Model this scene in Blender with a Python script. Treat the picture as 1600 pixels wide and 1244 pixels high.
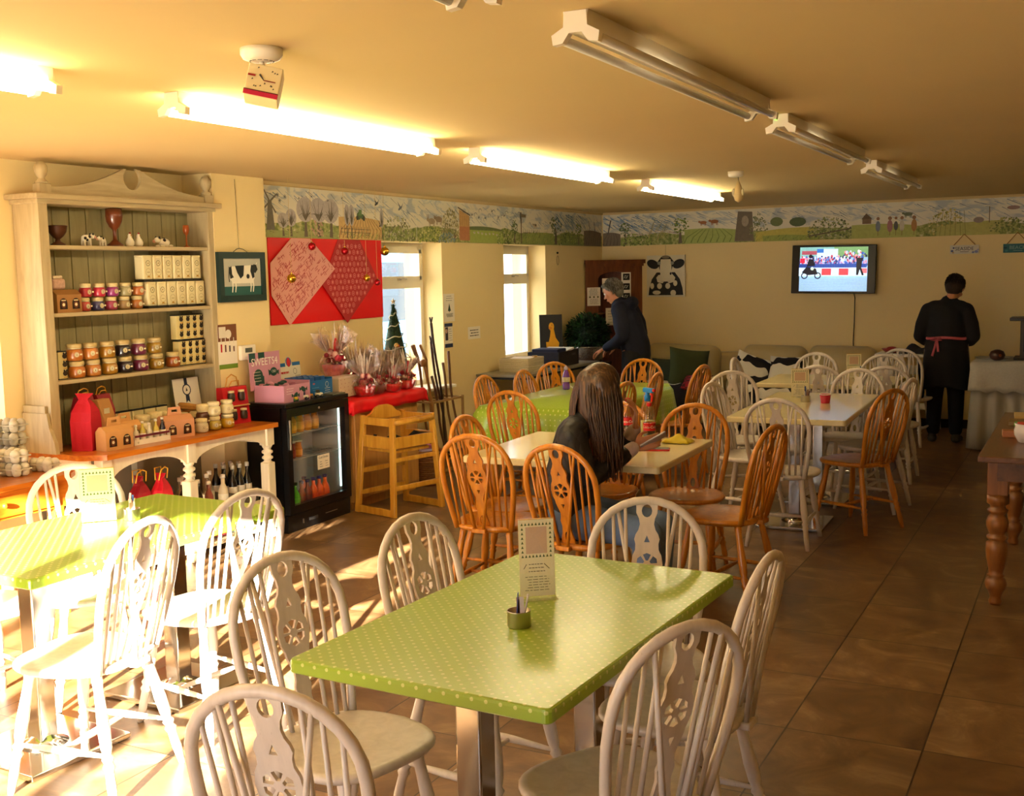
import bpy, bmesh, math, random
from math import sin, cos, pi, radians, sqrt, atan2
from mathutils import Vector, Matrix, Euler
import numpy as np

SC = bpy.context.scene
COL = SC.collection
for o in list(bpy.data.objects):
    bpy.data.objects.remove(o)

# ------------------------------------------------------------------ camera
FPX = 1760.0
cam_d = bpy.data.cameras.new('camera')
cam_d.sensor_fit = 'HORIZONTAL'
cam_d.sensor_width = 36.0
cam_d.lens = 36.0 * FPX / 1600.0
cam_d.clip_start = 0.05
cam = bpy.data.objects.new('camera', cam_d)
COL.objects.link(cam)
Rw = Matrix(((0.8884157, 0.0328399, -0.4578635), (0.4585876, -0.1077555, 0.8820919), (-0.0203695, -0.9936349, -0.1107917)))  # world <- view (x right, y down, z forward)
rx, dy_, fz = Rw.col[0], Rw.col[1], Rw.col[2]
M = Matrix((( rx[0], -dy_[0], -fz[0], 0.0), (rx[1], -dy_[1], -fz[1], 0.0), (rx[2], -dy_[2], -fz[2], 1.7), (0, 0, 0, 1)))
cam.matrix_world = M
SC.camera = cam

# ------------------------------------------------------------------ world, sun, exposure
w = bpy.data.worlds.new('world'); SC.world = w; w.use_nodes = True
nt = w.node_tree; nt.nodes.clear()
bg = nt.nodes.new('ShaderNodeBackground'); wo = nt.nodes.new('ShaderNodeOutputWorld')
bg.inputs[0].default_value = (0.90, 0.93, 1.0, 1); bg.inputs[1].default_value = 4.6
nt.links.new(bg.outputs[0], wo.inputs[0])

sun_d = bpy.data.lights.new('sun', 'SUN'); sun_d.energy = 120.0; sun_d.angle = radians(0.6); sun_d.color = (1.0, 0.90, 0.72)
sun = bpy.data.objects.new('sun', sun_d); COL.objects.link(sun)
SUN_AZ = radians(107.0); SUN_EL = radians(14.0)
d = Vector((cos(SUN_AZ) * cos(SUN_EL), sin(SUN_AZ) * cos(SUN_EL), -sin(SUN_EL)))
sun.rotation_euler = d.to_track_quat('-Z', 'Y').to_euler(); sun.location = (2, -6, 4)

SC.view_settings.view_transform = 'Standard'; SC.view_settings.look = 'None'
SC.view_settings.exposure = 0.32; SC.view_settings.gamma = 1.0; SC.view_settings.use_curve_mapping = False
TUBE = 34.0          # strength of the lit tubes
TUBE_COL = (1.0, 0.83, 0.49)

# ------------------------------------------------------------------ materials
def lin(c):
    c = c / 255.0
    return c / 12.92 if c <= 0.04045 else ((c + 0.055) / 1.055) ** 2.4
def rgb(h):
    h = h.lstrip('#'); return tuple(lin(int(h[i:i + 2], 16)) for i in (0, 2, 4))
_mc = {}
def mat(h, rough=0.6, metal=0.0, var=0.08, scale=8.0, bump=0.0, spec=0.5, emit=0.0, trans=0.0, coat=0.0, ior=1.45, alpha=1.0, sheen=0.0, sss=0.0):
    key = (h, rough, metal, var, scale, bump, spec, emit, trans, coat, alpha, sheen, sss)
    if key in _mc: return _mc[key]
    m = bpy.data.materials.new('m_' + h.strip('#')); m.use_nodes = True
    t = m.node_tree; b = t.nodes['Principled BSDF']
    c = rgb(h)
    b.inputs['Roughness'].default_value = rough; b.inputs['Metallic'].default_value = metal
    b.inputs['Specular IOR Level'].default_value = spec; b.inputs['IOR'].default_value = ior
    b.inputs['Transmission Weight'].default_value = trans; b.inputs['Coat Weight'].default_value = coat
    b.inputs['Coat Roughness'].default_value = 0.12
    b.inputs['Alpha'].default_value = alpha; b.inputs['Sheen Weight'].default_value = sheen
    if sss: b.inputs['Subsurface Weight'].default_value = sss; b.inputs['Subsurface Scale'].default_value = 0.01
    tc = t.nodes.new('ShaderNodeTexCoord'); nz = t.nodes.new('ShaderNodeTexNoise'); nz.inputs['Scale'].default_value = scale
    nz.inputs['Detail'].default_value = 4
    t.links.new(tc.outputs['Object'], nz.inputs['Vector'])
    mx = t.nodes.new('ShaderNodeMix'); mx.data_type = 'RGBA'
    mx.inputs[6].default_value = (*[max(0, x * (1 - var)) for x in c], 1); mx.inputs[7].default_value = (*[min(1, x * (1 + var)) for x in c], 1)
    t.links.new(nz.outputs['Fac'], mx.inputs[0]); t.links.new(mx.outputs[2], b.inputs['Base Color'])
    if emit: t.links.new(mx.outputs[2], b.inputs['Emission Color']); b.inputs['Emission Strength'].default_value = emit
    if bump:
        bp = t.nodes.new('ShaderNodeBump'); bp.inputs['Strength'].default_value = bump; bp.inputs['Distance'].default_value = 0.01
        t.links.new(nz.outputs['Fac'], bp.inputs['Height']); t.links.new(bp.outputs[0], b.inputs['Normal'])
    _mc[key] = m; return m

def nodes(name):
    m = bpy.data.materials.new(name); m.use_nodes = True
    return m, m.node_tree, m.node_tree.nodes['Principled BSDF']
def N(t, typ, **kw):
    n = t.nodes.new(typ)
    for k, v in kw.items():
        if k.startswith('i_'): n.inputs[k[2:].replace('_', ' ')].default_value = v
        else: setattr(n, k, v)
    return n
def ramp(t, stops):
    r = t.nodes.new('ShaderNodeValToRGB'); e = r.color_ramp.elements
    e[0].position, e[0].color = stops[0][0], (*rgb(stops[0][1]), 1)
    e[1].position, e[1].color = stops[-1][0], (*rgb(stops[-1][1]), 1)
    for p, c in stops[1:-1]:
        x = e.new(p); x.color = (*rgb(c), 1)
    return r
def math_(t, op, a, b=None):
    n = t.nodes.new('ShaderNodeMath'); n.operation = op
    for i, x in enumerate((a, b)):
        if x is None: continue
        if isinstance(x, (int, float)): n.inputs[i].default_value = x
        else: t.links.new(x, n.inputs[i])
    return n.outputs[0]

def wood(name, dark, light, scale=1.0, rough=0.35, axis=1, coat=0.3, wear=None):
    m, t, b = nodes(name)
    tc = N(t, 'ShaderNodeTexCoord'); mp = N(t, 'ShaderNodeMapping')
    s = [14 * scale] * 3; s[axis] = 1.6 * scale; mp.inputs['Scale'].default_value = s
    t.links.new(tc.outputs['Object'], mp.inputs[0])
    nz = N(t, 'ShaderNodeTexNoise'); nz.inputs['Scale'].default_value = 2.2; nz.inputs['Detail'].default_value = 6; nz.inputs['Distortion'].default_value = 0.8
    t.links.new(mp.outputs[0], nz.inputs['Vector'])
    r = ramp(t, [(0.3, dark), (0.7, light)]); t.links.new(nz.outputs['Fac'], r.inputs[0])
    out = r.outputs[0]
    if wear:
        n2 = N(t, 'ShaderNodeTexNoise'); n2.inputs['Scale'].default_value = 9; n2.inputs['Detail'].default_value = 8; n2.inputs['Roughness'].default_value = 0.75
        t.links.new(mp.outputs[0], n2.inputs['Vector'])
        r2 = ramp(t, [(0.62, '#000000'), (0.72, '#ffffff')]); t.links.new(n2.outputs['Fac'], r2.inputs[0])
        mx = N(t, 'ShaderNodeMix', data_type='RGBA'); t.links.new(r2.outputs[0], mx.inputs[0]); t.links.new(out, mx.inputs[6]); mx.inputs[7].default_value = (*rgb(wear), 1)
        out = mx.outputs[2]
    t.links.new(out, b.inputs['Base Color']); b.inputs['Roughness'].default_value = rough; b.inputs['Coat Weight'].default_value = coat
    b.inputs['Coat Roughness'].default_value = 0.15
    bp = N(t, 'ShaderNodeBump'); bp.inputs['Strength'].default_value = 0.08; t.links.new(nz.outputs['Fac'], bp.inputs['Height']); t.links.new(bp.outputs[0], b.inputs['Normal'])
    return m

def dotted(name, base, dot, pitch=0.038, r=0.0052, rough=0.22, coat=0.6, mode='xy'):
    """oilcloth with small pale dots, staggered rows; object coordinates"""
    m, t, b = nodes(name)
    tc = N(t, 'ShaderNodeTexCoord'); sx = N(t, 'ShaderNodeSeparateXYZ'); t.links.new(tc.outputs['Object'], sx.inputs[0])
    ge = N(t, 'ShaderNodeNewGeometry'); sn = N(t, 'ShaderNodeSeparateXYZ')
    vt = N(t, 'ShaderNodeVectorTransform', vector_type='NORMAL', convert_from='WORLD', convert_to='OBJECT')
    t.links.new(ge.outputs['Normal'], vt.inputs[0]); t.links.new(vt.outputs[0], sn.inputs[0])
    def grid(u, v, off=0.0):
        fu = math_(t, 'SUBTRACT', math_(t, 'FRACT', math_(t, 'ADD', math_(t, 'DIVIDE', u, pitch), off)), 0.5)
        fv = math_(t, 'SUBTRACT', math_(t, 'FRACT', math_(t, 'ADD', math_(t, 'DIVIDE', v, pitch), off)), 0.5)
        dd = math_(t, 'SQRT', math_(t, 'ADD', math_(t, 'MULTIPLY', fu, fu), math_(t, 'MULTIPLY', fv, fv)))
        return math_(t, 'LESS_THAN', dd, r / pitch)
    top = math_(t, 'MAXIMUM', grid(sx.outputs[0], sx.outputs[1]), grid(sx.outputs[0], sx.outputs[1], 0.5))
    sy = grid(sx.outputs[0], sx.outputs[2], 0.0); sy2 = grid(sx.outputs[1], sx.outputs[2], 0.0)
    az = math_(t, 'GREATER_THAN', math_(t, 'ABSOLUTE', sn.outputs[2]), 0.6)
    ax = math_(t, 'GREATER_THAN', math_(t, 'ABSOLUTE', sn.outputs[0]), 0.6)
    side = math_(t, 'ADD', math_(t, 'MULTIPLY', ax, sy2), math_(t, 'MULTIPLY', math_(t, 'SUBTRACT', 1.0, ax), sy))
    f = math_(t, 'ADD', math_(t, 'MULTIPLY', az, top), math_(t, 'MULTIPLY', math_(t, 'SUBTRACT', 1.0, az), side))
    nz = N(t, 'ShaderNodeTexNoise'); nz.inputs['Scale'].default_value = 5; t.links.new(tc.outputs['Object'], nz.inputs[0])
    mx = N(t, 'ShaderNodeMix', data_type='RGBA'); t.links.new(f, mx.inputs[0]); mx.inputs[6].default_value = (*rgb(base), 1); mx.inputs[7].default_value = (*rgb(dot), 1)
    t.links.new(mx.outputs[2], b.inputs['Base Color']); b.inputs['Roughness'].default_value = rough; b.inputs['Coat Weight'].default_value = coat
    b.inputs['Coat Roughness'].default_value = 0.2
    bp = N(t, 'ShaderNodeBump'); bp.inputs['Strength'].default_value = 0.12; bp.inputs['Distance'].default_value = 0.02
    t.links.new(nz.outputs['Fac'], bp.inputs['Height']); t.links.new(bp.outputs[0], b.inputs['Normal'])
    return m

def cow_mat(name, white='#e8e2d0', black='#15131a', scale=7.0, th=0.52):
    m, t, b = nodes(name)
    tc = N(t, 'ShaderNodeTexCoord'); nz = N(t, 'ShaderNodeTexNoise'); nz.inputs['Scale'].default_value = scale; nz.inputs['Detail'].default_value = 0.5
    t.links.new(tc.outputs['Object'], nz.inputs[0])
    r = ramp(t, [(th, white), (th + 0.01, black)]); r.color_ramp.interpolation = 'CONSTANT'; t.links.new(nz.outputs['Fac'], r.inputs[0])
    t.links.new(r.outputs[0], b.inputs['Base Color']); b.inputs['Roughness'].default_value = 0.85
    return m

def floor_mat():
    m, t, b = nodes('stone_tile_floor')
    tc = N(t, 'ShaderNodeTexCoord'); sx = N(t, 'ShaderNodeSeparateXYZ'); t.links.new(tc.outputs['Object'], sx.inputs[0])
    u = math_(t, 'DIVIDE', math_(t, 'ADD', sx.outputs[0], 0.49), 0.481); v = math_(t, 'DIVIDE', math_(t, 'SUBTRACT', sx.outputs[1], 4.02), 0.575)
    def edge(x, wd):
        f = math_(t, 'ABSOLUTE', math_(t, 'SUBTRACT', math_(t, 'FRACT', math_(t, 'ADD', x, 0.5)), 0.5))
        return math_(t, 'LESS_THAN', f, wd)
    g = math_(t, 'MAXIMUM', edge(u, 0.0062), edge(v, 0.0045))
    cx = math_(t, 'FLOOR', u); cy = math_(t, 'FLOOR', v)
    cv = N(t, 'ShaderNodeCombineXYZ'); t.links.new(cx, cv.inputs[0]); t.links.new(cy, cv.inputs[1])
    wn = N(t, 'ShaderNodeTexWhiteNoise'); t.links.new(cv.outputs[0], wn.inputs['Vector'])
    vm = N(t, 'ShaderNodeVectorMath', operation='MULTIPLY_ADD'); t.links.new(wn.outputs['Color'], vm.inputs[0]); vm.inputs[1].default_value = (30, 30, 30); t.links.new(tc.outputs['Object'], vm.inputs[2])
    nz = N(t, 'ShaderNodeTexNoise'); nz.inputs['Scale'].default_value = 3.2; nz.inputs['Detail'].default_value = 9; nz.inputs['Roughness'].default_value = 0.62; nz.inputs['Distortion'].default_value = 1.4
    t.links.new(vm.outputs[0], nz.inputs['Vector'])
    r = ramp(t, [(0.28, '#593c24'), (0.45, '#745536'), (0.56, '#856645'), (0.66, '#9c7f5b'), (0.78, '#69492d')]); t.links.new(nz.outputs['Fac'], r.inputs[0])
    mv = N(t, 'ShaderNodeMix', data_type='RGBA', blend_type='MULTIPLY'); mv.inputs[0].default_value = 0.25
    t.links.new(r.outputs[0], mv.inputs[6]); t.links.new(wn.outputs['Value'], mv.inputs[7])
    mx = N(t, 'ShaderNodeMix', data_type='RGBA'); t.links.new(g, mx.inputs[0]); t.links.new(mv.outputs[2], mx.inputs[6]); mx.inputs[7].default_value = (*rgb('#33241a'), 1)
    t.links.new(mx.outputs[2], b.inputs['Base Color'])
    rr = N(t, 'ShaderNodeMapRange'); rr.inputs['To Min'].default_value = 0.28; rr.inputs['To Max'].default_value = 0.5; t.links.new(nz.outputs['Fac'], rr.inputs[0])
    t.links.new(rr.outputs[0], b.inputs['Roughness'])
    h = math_(t, 'SUBTRACT', math_(t, 'MULTIPLY', nz.outputs['Fac'], 0.3), g)
    bp = N(t, 'ShaderNodeBump'); bp.inputs['Strength'].default_value = 0.25; bp.inputs['Distance'].default_value = 0.004; t.links.new(h, bp.inputs['Height']); t.links.new(bp.outputs[0], b.inputs['Normal'])
    return m

def glass_mat(name, col=(1, 1, 1), rough=0.0, mix=0.12):
    m = bpy.data.materials.new(name); m.use_nodes = True; t = m.node_tree; t.nodes.clear()
    o = N(t, 'ShaderNodeOutputMaterial'); tr = N(t, 'ShaderNodeBsdfTransparent'); gl = N(t, 'ShaderNodeBsdfGlossy'); fr = N(t, 'ShaderNodeLayerWeight'); fr.inputs['Blend'].default_value = 0.5; mx = N(t, 'ShaderNodeMixShader')
    tr.inputs[0].default_value = (*col, 1); gl.inputs['Roughness'].default_value = rough; gl.inputs[0].default_value = (1, 1, 1, 1)
    fa = math_(t, 'MINIMUM', math_(t, 'ADD', math_(t, 'MULTIPLY', math_(t, 'POWER', fr.outputs['Facing'], 5.0), 0.8), mix * .4), 1.0)
    t.links.new(fa, mx.inputs[0]); t.links.new(tr.outputs[0], mx.inputs[1]); t.links.new(gl.outputs[0], mx.inputs[2]); t.links.new(mx.outputs[0], o.inputs[0])
    return m
def cello_mat(name, tint):
    m = bpy.data.materials.new(name); m.use_nodes = True; t = m.node_tree; t.nodes.clear()
    o = N(t, 'ShaderNodeOutputMaterial'); tr = N(t, 'ShaderNodeBsdfTransparent'); gl = N(t, 'ShaderNodeBsdfGlossy'); df = N(t, 'ShaderNodeBsdfDiffuse')
    tr.inputs[0].default_value = (1, .96, .95, 1); gl.inputs['Roughness'].default_value = 0.12; df.inputs[0].default_value = (*rgb(tint), 1)
    tc = N(t, 'ShaderNodeTexCoord'); nz = N(t, 'ShaderNodeTexNoise'); nz.inputs['Scale'].default_value = 45; t.links.new(tc.outputs['Object'], nz.inputs[0])
    r = ramp(t, [(0.54, '#000000'), (0.62, '#ffffff')]); t.links.new(nz.outputs['Fac'], r.inputs[0])
    a = N(t, 'ShaderNodeMixShader'); t.links.new(r.outputs[0], a.inputs[0]); t.links.new(gl.outputs[0], a.inputs[1]); t.links.new(df.outputs[0], a.inputs[2])
    mx = N(t, 'ShaderNodeMixShader'); mx.inputs[0].default_value = 0.17; t.links.new(tr.outputs[0], mx.inputs[1]); t.links.new(a.outputs[0], mx.inputs[2]); t.links.new(mx.outputs[0], o.inputs[0])
    return m

WALL = mat('#ecd59c', 0.85, var=0.02, scale=3, bump=0.03, spec=0.2)
CEIL = mat('#d6bd88', 0.9, var=0.03, scale=2, bump=0.02, spec=0.2)
FLOORM = floor_mat()
UPVC = mat('#f2ead6', 0.35, var=0.02)
WHITE_W = wood('painted_white_chair_wood', '#c8bdb3', '#d9cec4', 1.0, 0.38, 2, 0.15, wear='#a89a8c')
PINE = wood('varnished_orange_pine', '#a8600f', '#d08722', 1.0, 0.28, 2, 0.3)
PINE_TOP = wood('orange_pine_top', '#a9500f', '#d27d22', 0.8, 0.3, 1, 0.4)
OAK = wood('pale_oak_laminate', '#b07a3c', '#c8934e', 0.8, 0.45, 2, 0.1)
BEECH = wood('golden_beech', '#c08426', '#dca53e', 0.8, 0.32, 2, 0.4)
OLDPINE = wood('old_brown_pine', '#54331d', '#74492a', 0.7, 0.38, 1, 0.3)
OLDPINE_Z = wood('old_brown_pine_leg', '#74461f', '#98602e', 0.7, 0.38, 2, 0.3)
DARKPINE = wood('red_brown_pine', '#5a2a10', '#7d421c', 0.7, 0.4, 2, 0.3)
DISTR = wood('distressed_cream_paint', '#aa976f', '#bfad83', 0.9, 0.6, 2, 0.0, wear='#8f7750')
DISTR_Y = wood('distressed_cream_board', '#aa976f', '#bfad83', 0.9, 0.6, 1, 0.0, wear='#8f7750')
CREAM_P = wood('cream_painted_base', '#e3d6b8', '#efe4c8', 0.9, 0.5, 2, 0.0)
BACKB = wood('grey_green_tongue_and_groove', '#8d8259', '#a0956a', 0.8, 0.6, 2, 0.0)
OIL = dotted('green_dotted_oilcloth', '#8fae2e', '#c6d07c', r=0.0047, rough=0.3, coat=0.35)
OIL2 = dotted('green_dotted_oilcloth_big', '#93b534', '#c6d580', rough=0.3)
CREAM_TOP = mat('#d9cb98', 0.22, var=0.07, scale=60, coat=0.5)
CREAM_EDGE = mat('#cfc2a0', 0.35, var=0.12, scale=80)
CHROME = mat('#c9c6c0', 0.14, 1.0, var=0.02)
STEEL = mat('#b8b4aa', 0.28, 1.0, var=0.03)
BLACKP = mat('#0c0c0e', 0.28, var=0.02, spec=0.4)
BLACKM = mat('#17171a', 0.6, var=0.05)
GLASS = glass_mat('clear_glass'); GLASSJ = glass_mat('jar_glass', (0.97, 0.97, 0.94), 0.05, 0.16)
GREENGL = glass_mat('bottle_green_glass', (0.25, 0.55, 0.15), 0.05, 0.16)
ACRYL = glass_mat('clear_acrylic', (0.97, 0.97, 0.88), 0.02, 0.16)
WHITEC = mat('#f4efe4', 0.6, var=0.02); PAPER = mat('#f3ead8', 0.7, var=0.02)
KRAFT = mat('#b5834a', 0.75, var=0.08, scale=30); KRAFTL = mat('#cf9a5d', 0.75, var=0.08, scale=30)
RED = mat('#c00d1c', 0.55, var=0.06, scale=20); REDBAG = mat('#c3132c', 0.7, var=0.12, scale=200, bump=0.2)
REDPAP = mat('#e4060f', 0.45, var=0.05, scale=3, bump=0.15)
GOLD = mat('#d9a93a', 0.18, 1.0, var=0.03); REDBALL = mat('#b3101c', 0.15, 0.6, var=0.03)
SKIN = mat('#c98a66', 0.5, var=0.08, scale=20, sss=0.15)
LEATHER = mat('#b3a070', 0.42, var=0.06, scale=5, bump=0.25)
INK = mat('#34322e', 0.7, var=0.02); BLACK = mat('#121214', 0.6, var=0.02)
TUBE_ON = None
def emitter(name, col, s):
    m = bpy.data.materials.new(name); m.use_nodes = True; t = m.node_tree; t.nodes.clear()
    o = N(t, 'ShaderNodeOutputMaterial'); e = N(t, 'ShaderNodeEmission'); e.inputs[0].default_value = (*col, 1); e.inputs[1].default_value = s
    t.links.new(e.outputs[0], o.inputs[0]); return m
TUBE_ON = emitter('lit_tube', TUBE_COL, TUBE)

# ------------------------------------------------------------------ mesh builder
def T(x=0, y=0, z=0): return Matrix.Translation((x, y, z))
def RZ(a): return Matrix.Rotation(radians(a), 4, 'Z')
def RX(a): return Matrix.Rotation(radians(a), 4, 'X')
def RY(a): return Matrix.Rotation(radians(a), 4, 'Y')
I4 = Matrix.Identity(4)
class MB:
    def __init__(s): s.v = []; s.f = []; s.mi = []; s.sm = []; s.mats = []
    def add(s, vs, fs, m, smooth=False, X=None):
        if m not in s.mats: s.mats.append(m)
        k = s.mats.index(m); n = len(s.v)
        if X is not None: vs = [X @ Vector(v) for v in vs]
        s.v.extend([tuple(v) for v in vs])
        for f in fs: s.f.append([i + n for i in f]); s.mi.append(k); s.sm.append(smooth)
        return s
    def box(s, x0, x1, y0, y1, z0, z1, m, X=None):
        vs = [(x, y, z) for z in (z0, z1) for y in (y0, y1) for x in (x0, x1)]
        return s.add(vs, [(0, 2, 3, 1), (4, 5, 7, 6), (0, 1, 5, 4), (2, 6, 7, 3), (0, 4, 6, 2), (1, 3, 7, 5)], m, False, X)
    def cbox(s, c, d, m, X=None, b=0.0):
        x, y, z = c; a, e, h = d[0] / 2, d[1] / 2, d[2] / 2
        if b <= 0: return s.box(x - a, x + a, y - e, y + e, z - h, z + h, m, X)
        bm = bmesh.new(); bmesh.ops.create_cube(bm, size=1.0)
        bmesh.ops.scale(bm, vec=(2 * a, 2 * e, 2 * h), verts=bm.verts); bmesh.ops.translate(bm, vec=c, verts=bm.verts)
        bmesh.ops.bevel(bm, geom=bm.edges[:], offset=b, segments=3, profile=0.5, affect='EDGES')
        s.bm(bm, m, X, False); return s
    def bm(s, bm, m, X=None, smooth=True):
        bm.verts.index_update(); s.add([v.co.copy() for v in bm.verts], [[v.index for v in f.verts] for f in bm.faces], m, smooth, X); bm.free(); return s
    def lathe(s, prof, m, X=None, n=16, smooth=True, caps=True, sx=1, sy=1):
        vs = []; fs = []
        for r, z in prof:
            for i in range(n):
                a = 2 * pi * i / n; vs.append((r * cos(a) * sx, r * sin(a) * sy, z))
        for j in range(len(prof) - 1):
            for i in range(n): k = (i + 1) % n; fs.append((j * n + i, j * n + k, (j + 1) * n + k, (j + 1) * n + i))
        if caps: fs.append(tuple(range(n - 1, -1, -1))); fs.append(tuple(range((len(prof) - 1) * n, len(prof) * n)))
        return s.add(vs, fs, m, smooth, X)
    def ball(s, c, r, m, X=None, n=14, sc=(1, 1, 1)):
        k = max(6, n // 2 + 1); prof = [(max(1e-4, r * sin(pi * j / k)), -r * cos(pi * j / k)) for j in range(k + 1)]
        Y = T(*c) @ Matrix.Diagonal((*sc, 1)); return s.lathe(prof, m, (X @ Y) if X is not None else Y, n)
    def cyl(s, p, q, r, m, r2=None, n=10, X=None, prof=None, smooth=True):
        p = Vector(p); q = Vector(q); dv = q - p; L = dv.length
        if L < 1e-7: return s
        Y = Matrix.Translation(p) @ dv.to_track_quat('Z', 'Y').to_matrix().to_4x4()
        pr = [(a * r, b * L) for b, a in prof] if prof else [(r, 0), (r if r2 is None else r2, L)]
        return s.lathe(pr, m, (X @ Y) if X is not None else Y, n, smooth)
    def tube(s, pts, r, m, n=8, closed=False, X=None, flat=(1, 1), up=None, caps=True):
        P = [Vector(p) for p in pts]; K = len(P); vs = []; fs = []
        rr = r if hasattr(r, '__len__') else [r] * K
        prev = None
        for i in range(K):
            if closed: tg = (P[(i + 1) % K] - P[i - 1])
            else: tg = P[min(i + 1, K - 1)] - P[max(i - 1, 0)]
            tg.normalize()
            if up is not None: a = Vector(up)
            elif prev is None: a = Vector((0, 0, 1)) if abs(tg.z) < 0.9 else Vector((1, 0, 0))
            else: a = prev
            u = (a - tg * a.dot(tg)); u.normalize(); prev = u; v = tg.cross(u)
            for j in range(n):
                t_ = 2 * pi * j / n; vs.append(P[i] + (u * cos(t_) * flat[0] + v * sin(t_) * flat[1]) * rr[i])
        for i in range(K if closed else K - 1):
            for j in range(n):
                k = (j + 1) % n; i2 = (i + 1) % K; fs.append((i * n + j, i * n + k, i2 * n + k, i2 * n + j))
        if not closed and caps: fs.append(tuple(range(n - 1, -1, -1))); fs.append(tuple(range((K - 1) * n, K * n)))
        return s.add(vs, fs, m, True, X)
    def prism(s, pts, z0, z1, m, X=None, smooth=False, sides=None):
        n = len(pts); vs = [(x, y, z0) for x, y in pts] + [(x, y, z1) for x, y in pts]
        fs = [tuple(range(n - 1, -1, -1)), tuple(range(n, 2 * n))]
        s.add(vs, fs, m, False, X)
        return s.add(vs, [(i, (i + 1) % n, (i + 1) % n + n, i + n) for i in range(n)], sides or m, smooth, X)
    def rings(s, rings, m, X=None, smooth=True, caps=True, closed=True):
        n = len(rings[0]); vs = [p for r in rings for p in r]; fs = []
        for j in range(len(rings) - 1):
            for i in range(n if closed else n - 1): k = (i + 1) % n; fs.append((j * n + i, j * n + k, (j + 1) * n + k, (j + 1) * n + i))
        if caps: fs.append(tuple(range(n - 1, -1, -1))); fs.append(tuple(range((len(rings) - 1) * n, len(rings) * n)))
        return s.add(vs, fs, m, smooth, X)
    def grid(s, f, nu, nv, m, X=None, smooth=True):
        vs = [f(i / nu, j / nv) for j in range(nv + 1) for i in range(nu + 1)]
        fs = [(j * (nu + 1) + i, j * (nu + 1) + i + 1, (j + 1) * (nu + 1) + i + 1, (j + 1) * (nu + 1) + i) for j in range(nv) for i in range(nu)]
        return s.add(vs, fs, m, smooth, X)
    def shape(s, outline, holes, depth, m, X=None):
        """flat plate with holes, in local xy, extruded +-depth/2 in z"""
        cu = bpy.data.curves.new('t', 'CURVE'); cu.dimensions = '2D'; cu.fill_mode = 'BOTH'; cu.extrude = depth / 2
        for lp in [outline] + holes:
            sp = cu.splines.new('POLY'); sp.points.add(len(lp) - 1); sp.use_cyclic_u = True
            for i, (x, y) in enumerate(lp): sp.points[i].co = (x, y, 0, 1)
        return s._curve(cu, m, X)
    def text(s, txt, size, m, X=None, depth=0.0004, align='CENTER'):
        cu = bpy.data.curves.new('t', 'FONT'); cu.body = txt; cu.size = size; cu.extrude = depth / 2; cu.align_x = align; cu.align_y = 'CENTER'; cu.resolution_u = 2
        return s._curve(cu, m, X)
    def _curve(s, cu, m, X):
        ob = bpy.data.objects.new('t', cu); COL.objects.link(ob); bpy.context.view_layer.update()
        dg = bpy.context.evaluated_depsgraph_get(); me = bpy.data.meshes.new_from_object(ob.evaluated_get(dg))
        s.add([v.co.copy() for v in me.vertices], [list(p.vertices) for p in me.polygons], m, False, X)
        bpy.data.objects.remove(ob); bpy.data.curves.remove(cu); bpy.data.meshes.remove(me); return s
    def build(s, name, parent=None, loc=None, rot=None):
        me = bpy.data.meshes.new(name); me.from_pydata(s.v, [], s.f)
        for m in s.mats: me.materials.append(m)
        me.polygons.foreach_set('material_index', s.mi); me.polygons.foreach_set('use_smooth', s.sm); me.update()
        o = bpy.data.objects.new(name, me); COL.objects.link(o)
        if parent: o.parent = parent
        if loc: o.location = loc
        if rot: o.rotation_euler = rot
        return o

def tag(o, label, cat, group=None, kind=None):
    o['label'] = label; o['category'] = cat
    if group: o['group'] = group
    if kind: o['kind'] = kind
    return o
def thing(name, label, cat, loc=(0, 0, 0), rz=0.0, group=None):
    o = bpy.data.objects.new(name, None); COL.objects.link(o); o.empty_display_size = 0.05
    o.location = loc; o.rotation_euler = (0, 0, radians(rz)); return tag(o, label, cat, group)
def kids(o): return [c for c in COL.objects if c.parent is o]
CH = {}
def dup(root, label, loc, rz=0.0, group=None, rot=None, scale=None):
    if root not in CH:
        CH[root] = [(c, kids(c)) for c in kids(root)]
    r = root.copy(); COL.objects.link(r); r.location = loc; r.rotation_euler = rot if rot else (0, 0, radians(rz))
    if scale: r.scale = (scale,) * 3
    r['label'] = label
    if group: r['group'] = group
    for c, gs in CH[root]:
        c2 = c.copy(); COL.objects.link(c2); c2.parent = r
        for g in gs:
            g2 = g.copy(); COL.objects.link(g2); g2.parent = c2
    return r
class Placer:
    """first call moves the source itself, later calls copy it"""
    def __init__(s, root): s.root = root; s.used = False
    def put(s, label, loc, rz=0.0, group=None, rot=None, scale=None):
        if not s.used:
            s.used = True; CH[s.root] = [(c, kids(c)) for c in kids(s.root)]
            o = s.root; o.location = loc; o.rotation_euler = rot if rot else (0, 0, radians(rz)); o['label'] = label
            if scale: o.scale = (scale,) * 3
            if group: o['group'] = group
            return o
        o = dup(s.root, label, loc, rz, group, rot)
        o.scale = (scale,) * 3 if scale else (1, 1, 1)
        return o
def struct(o): o['kind'] = 'structure'; return o
ORD = ['first', 'second', 'third', 'fourth', 'fifth', 'sixth', 'seventh', 'eighth', 'ninth', 'tenth', 'eleventh', 'twelfth', 'thirteenth', 'fourteenth', 'fifteenth', 'sixteenth', 'seventeenth', 'eighteenth', 'nineteenth', 'twentieth']
rnd = random.Random(7)

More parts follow.
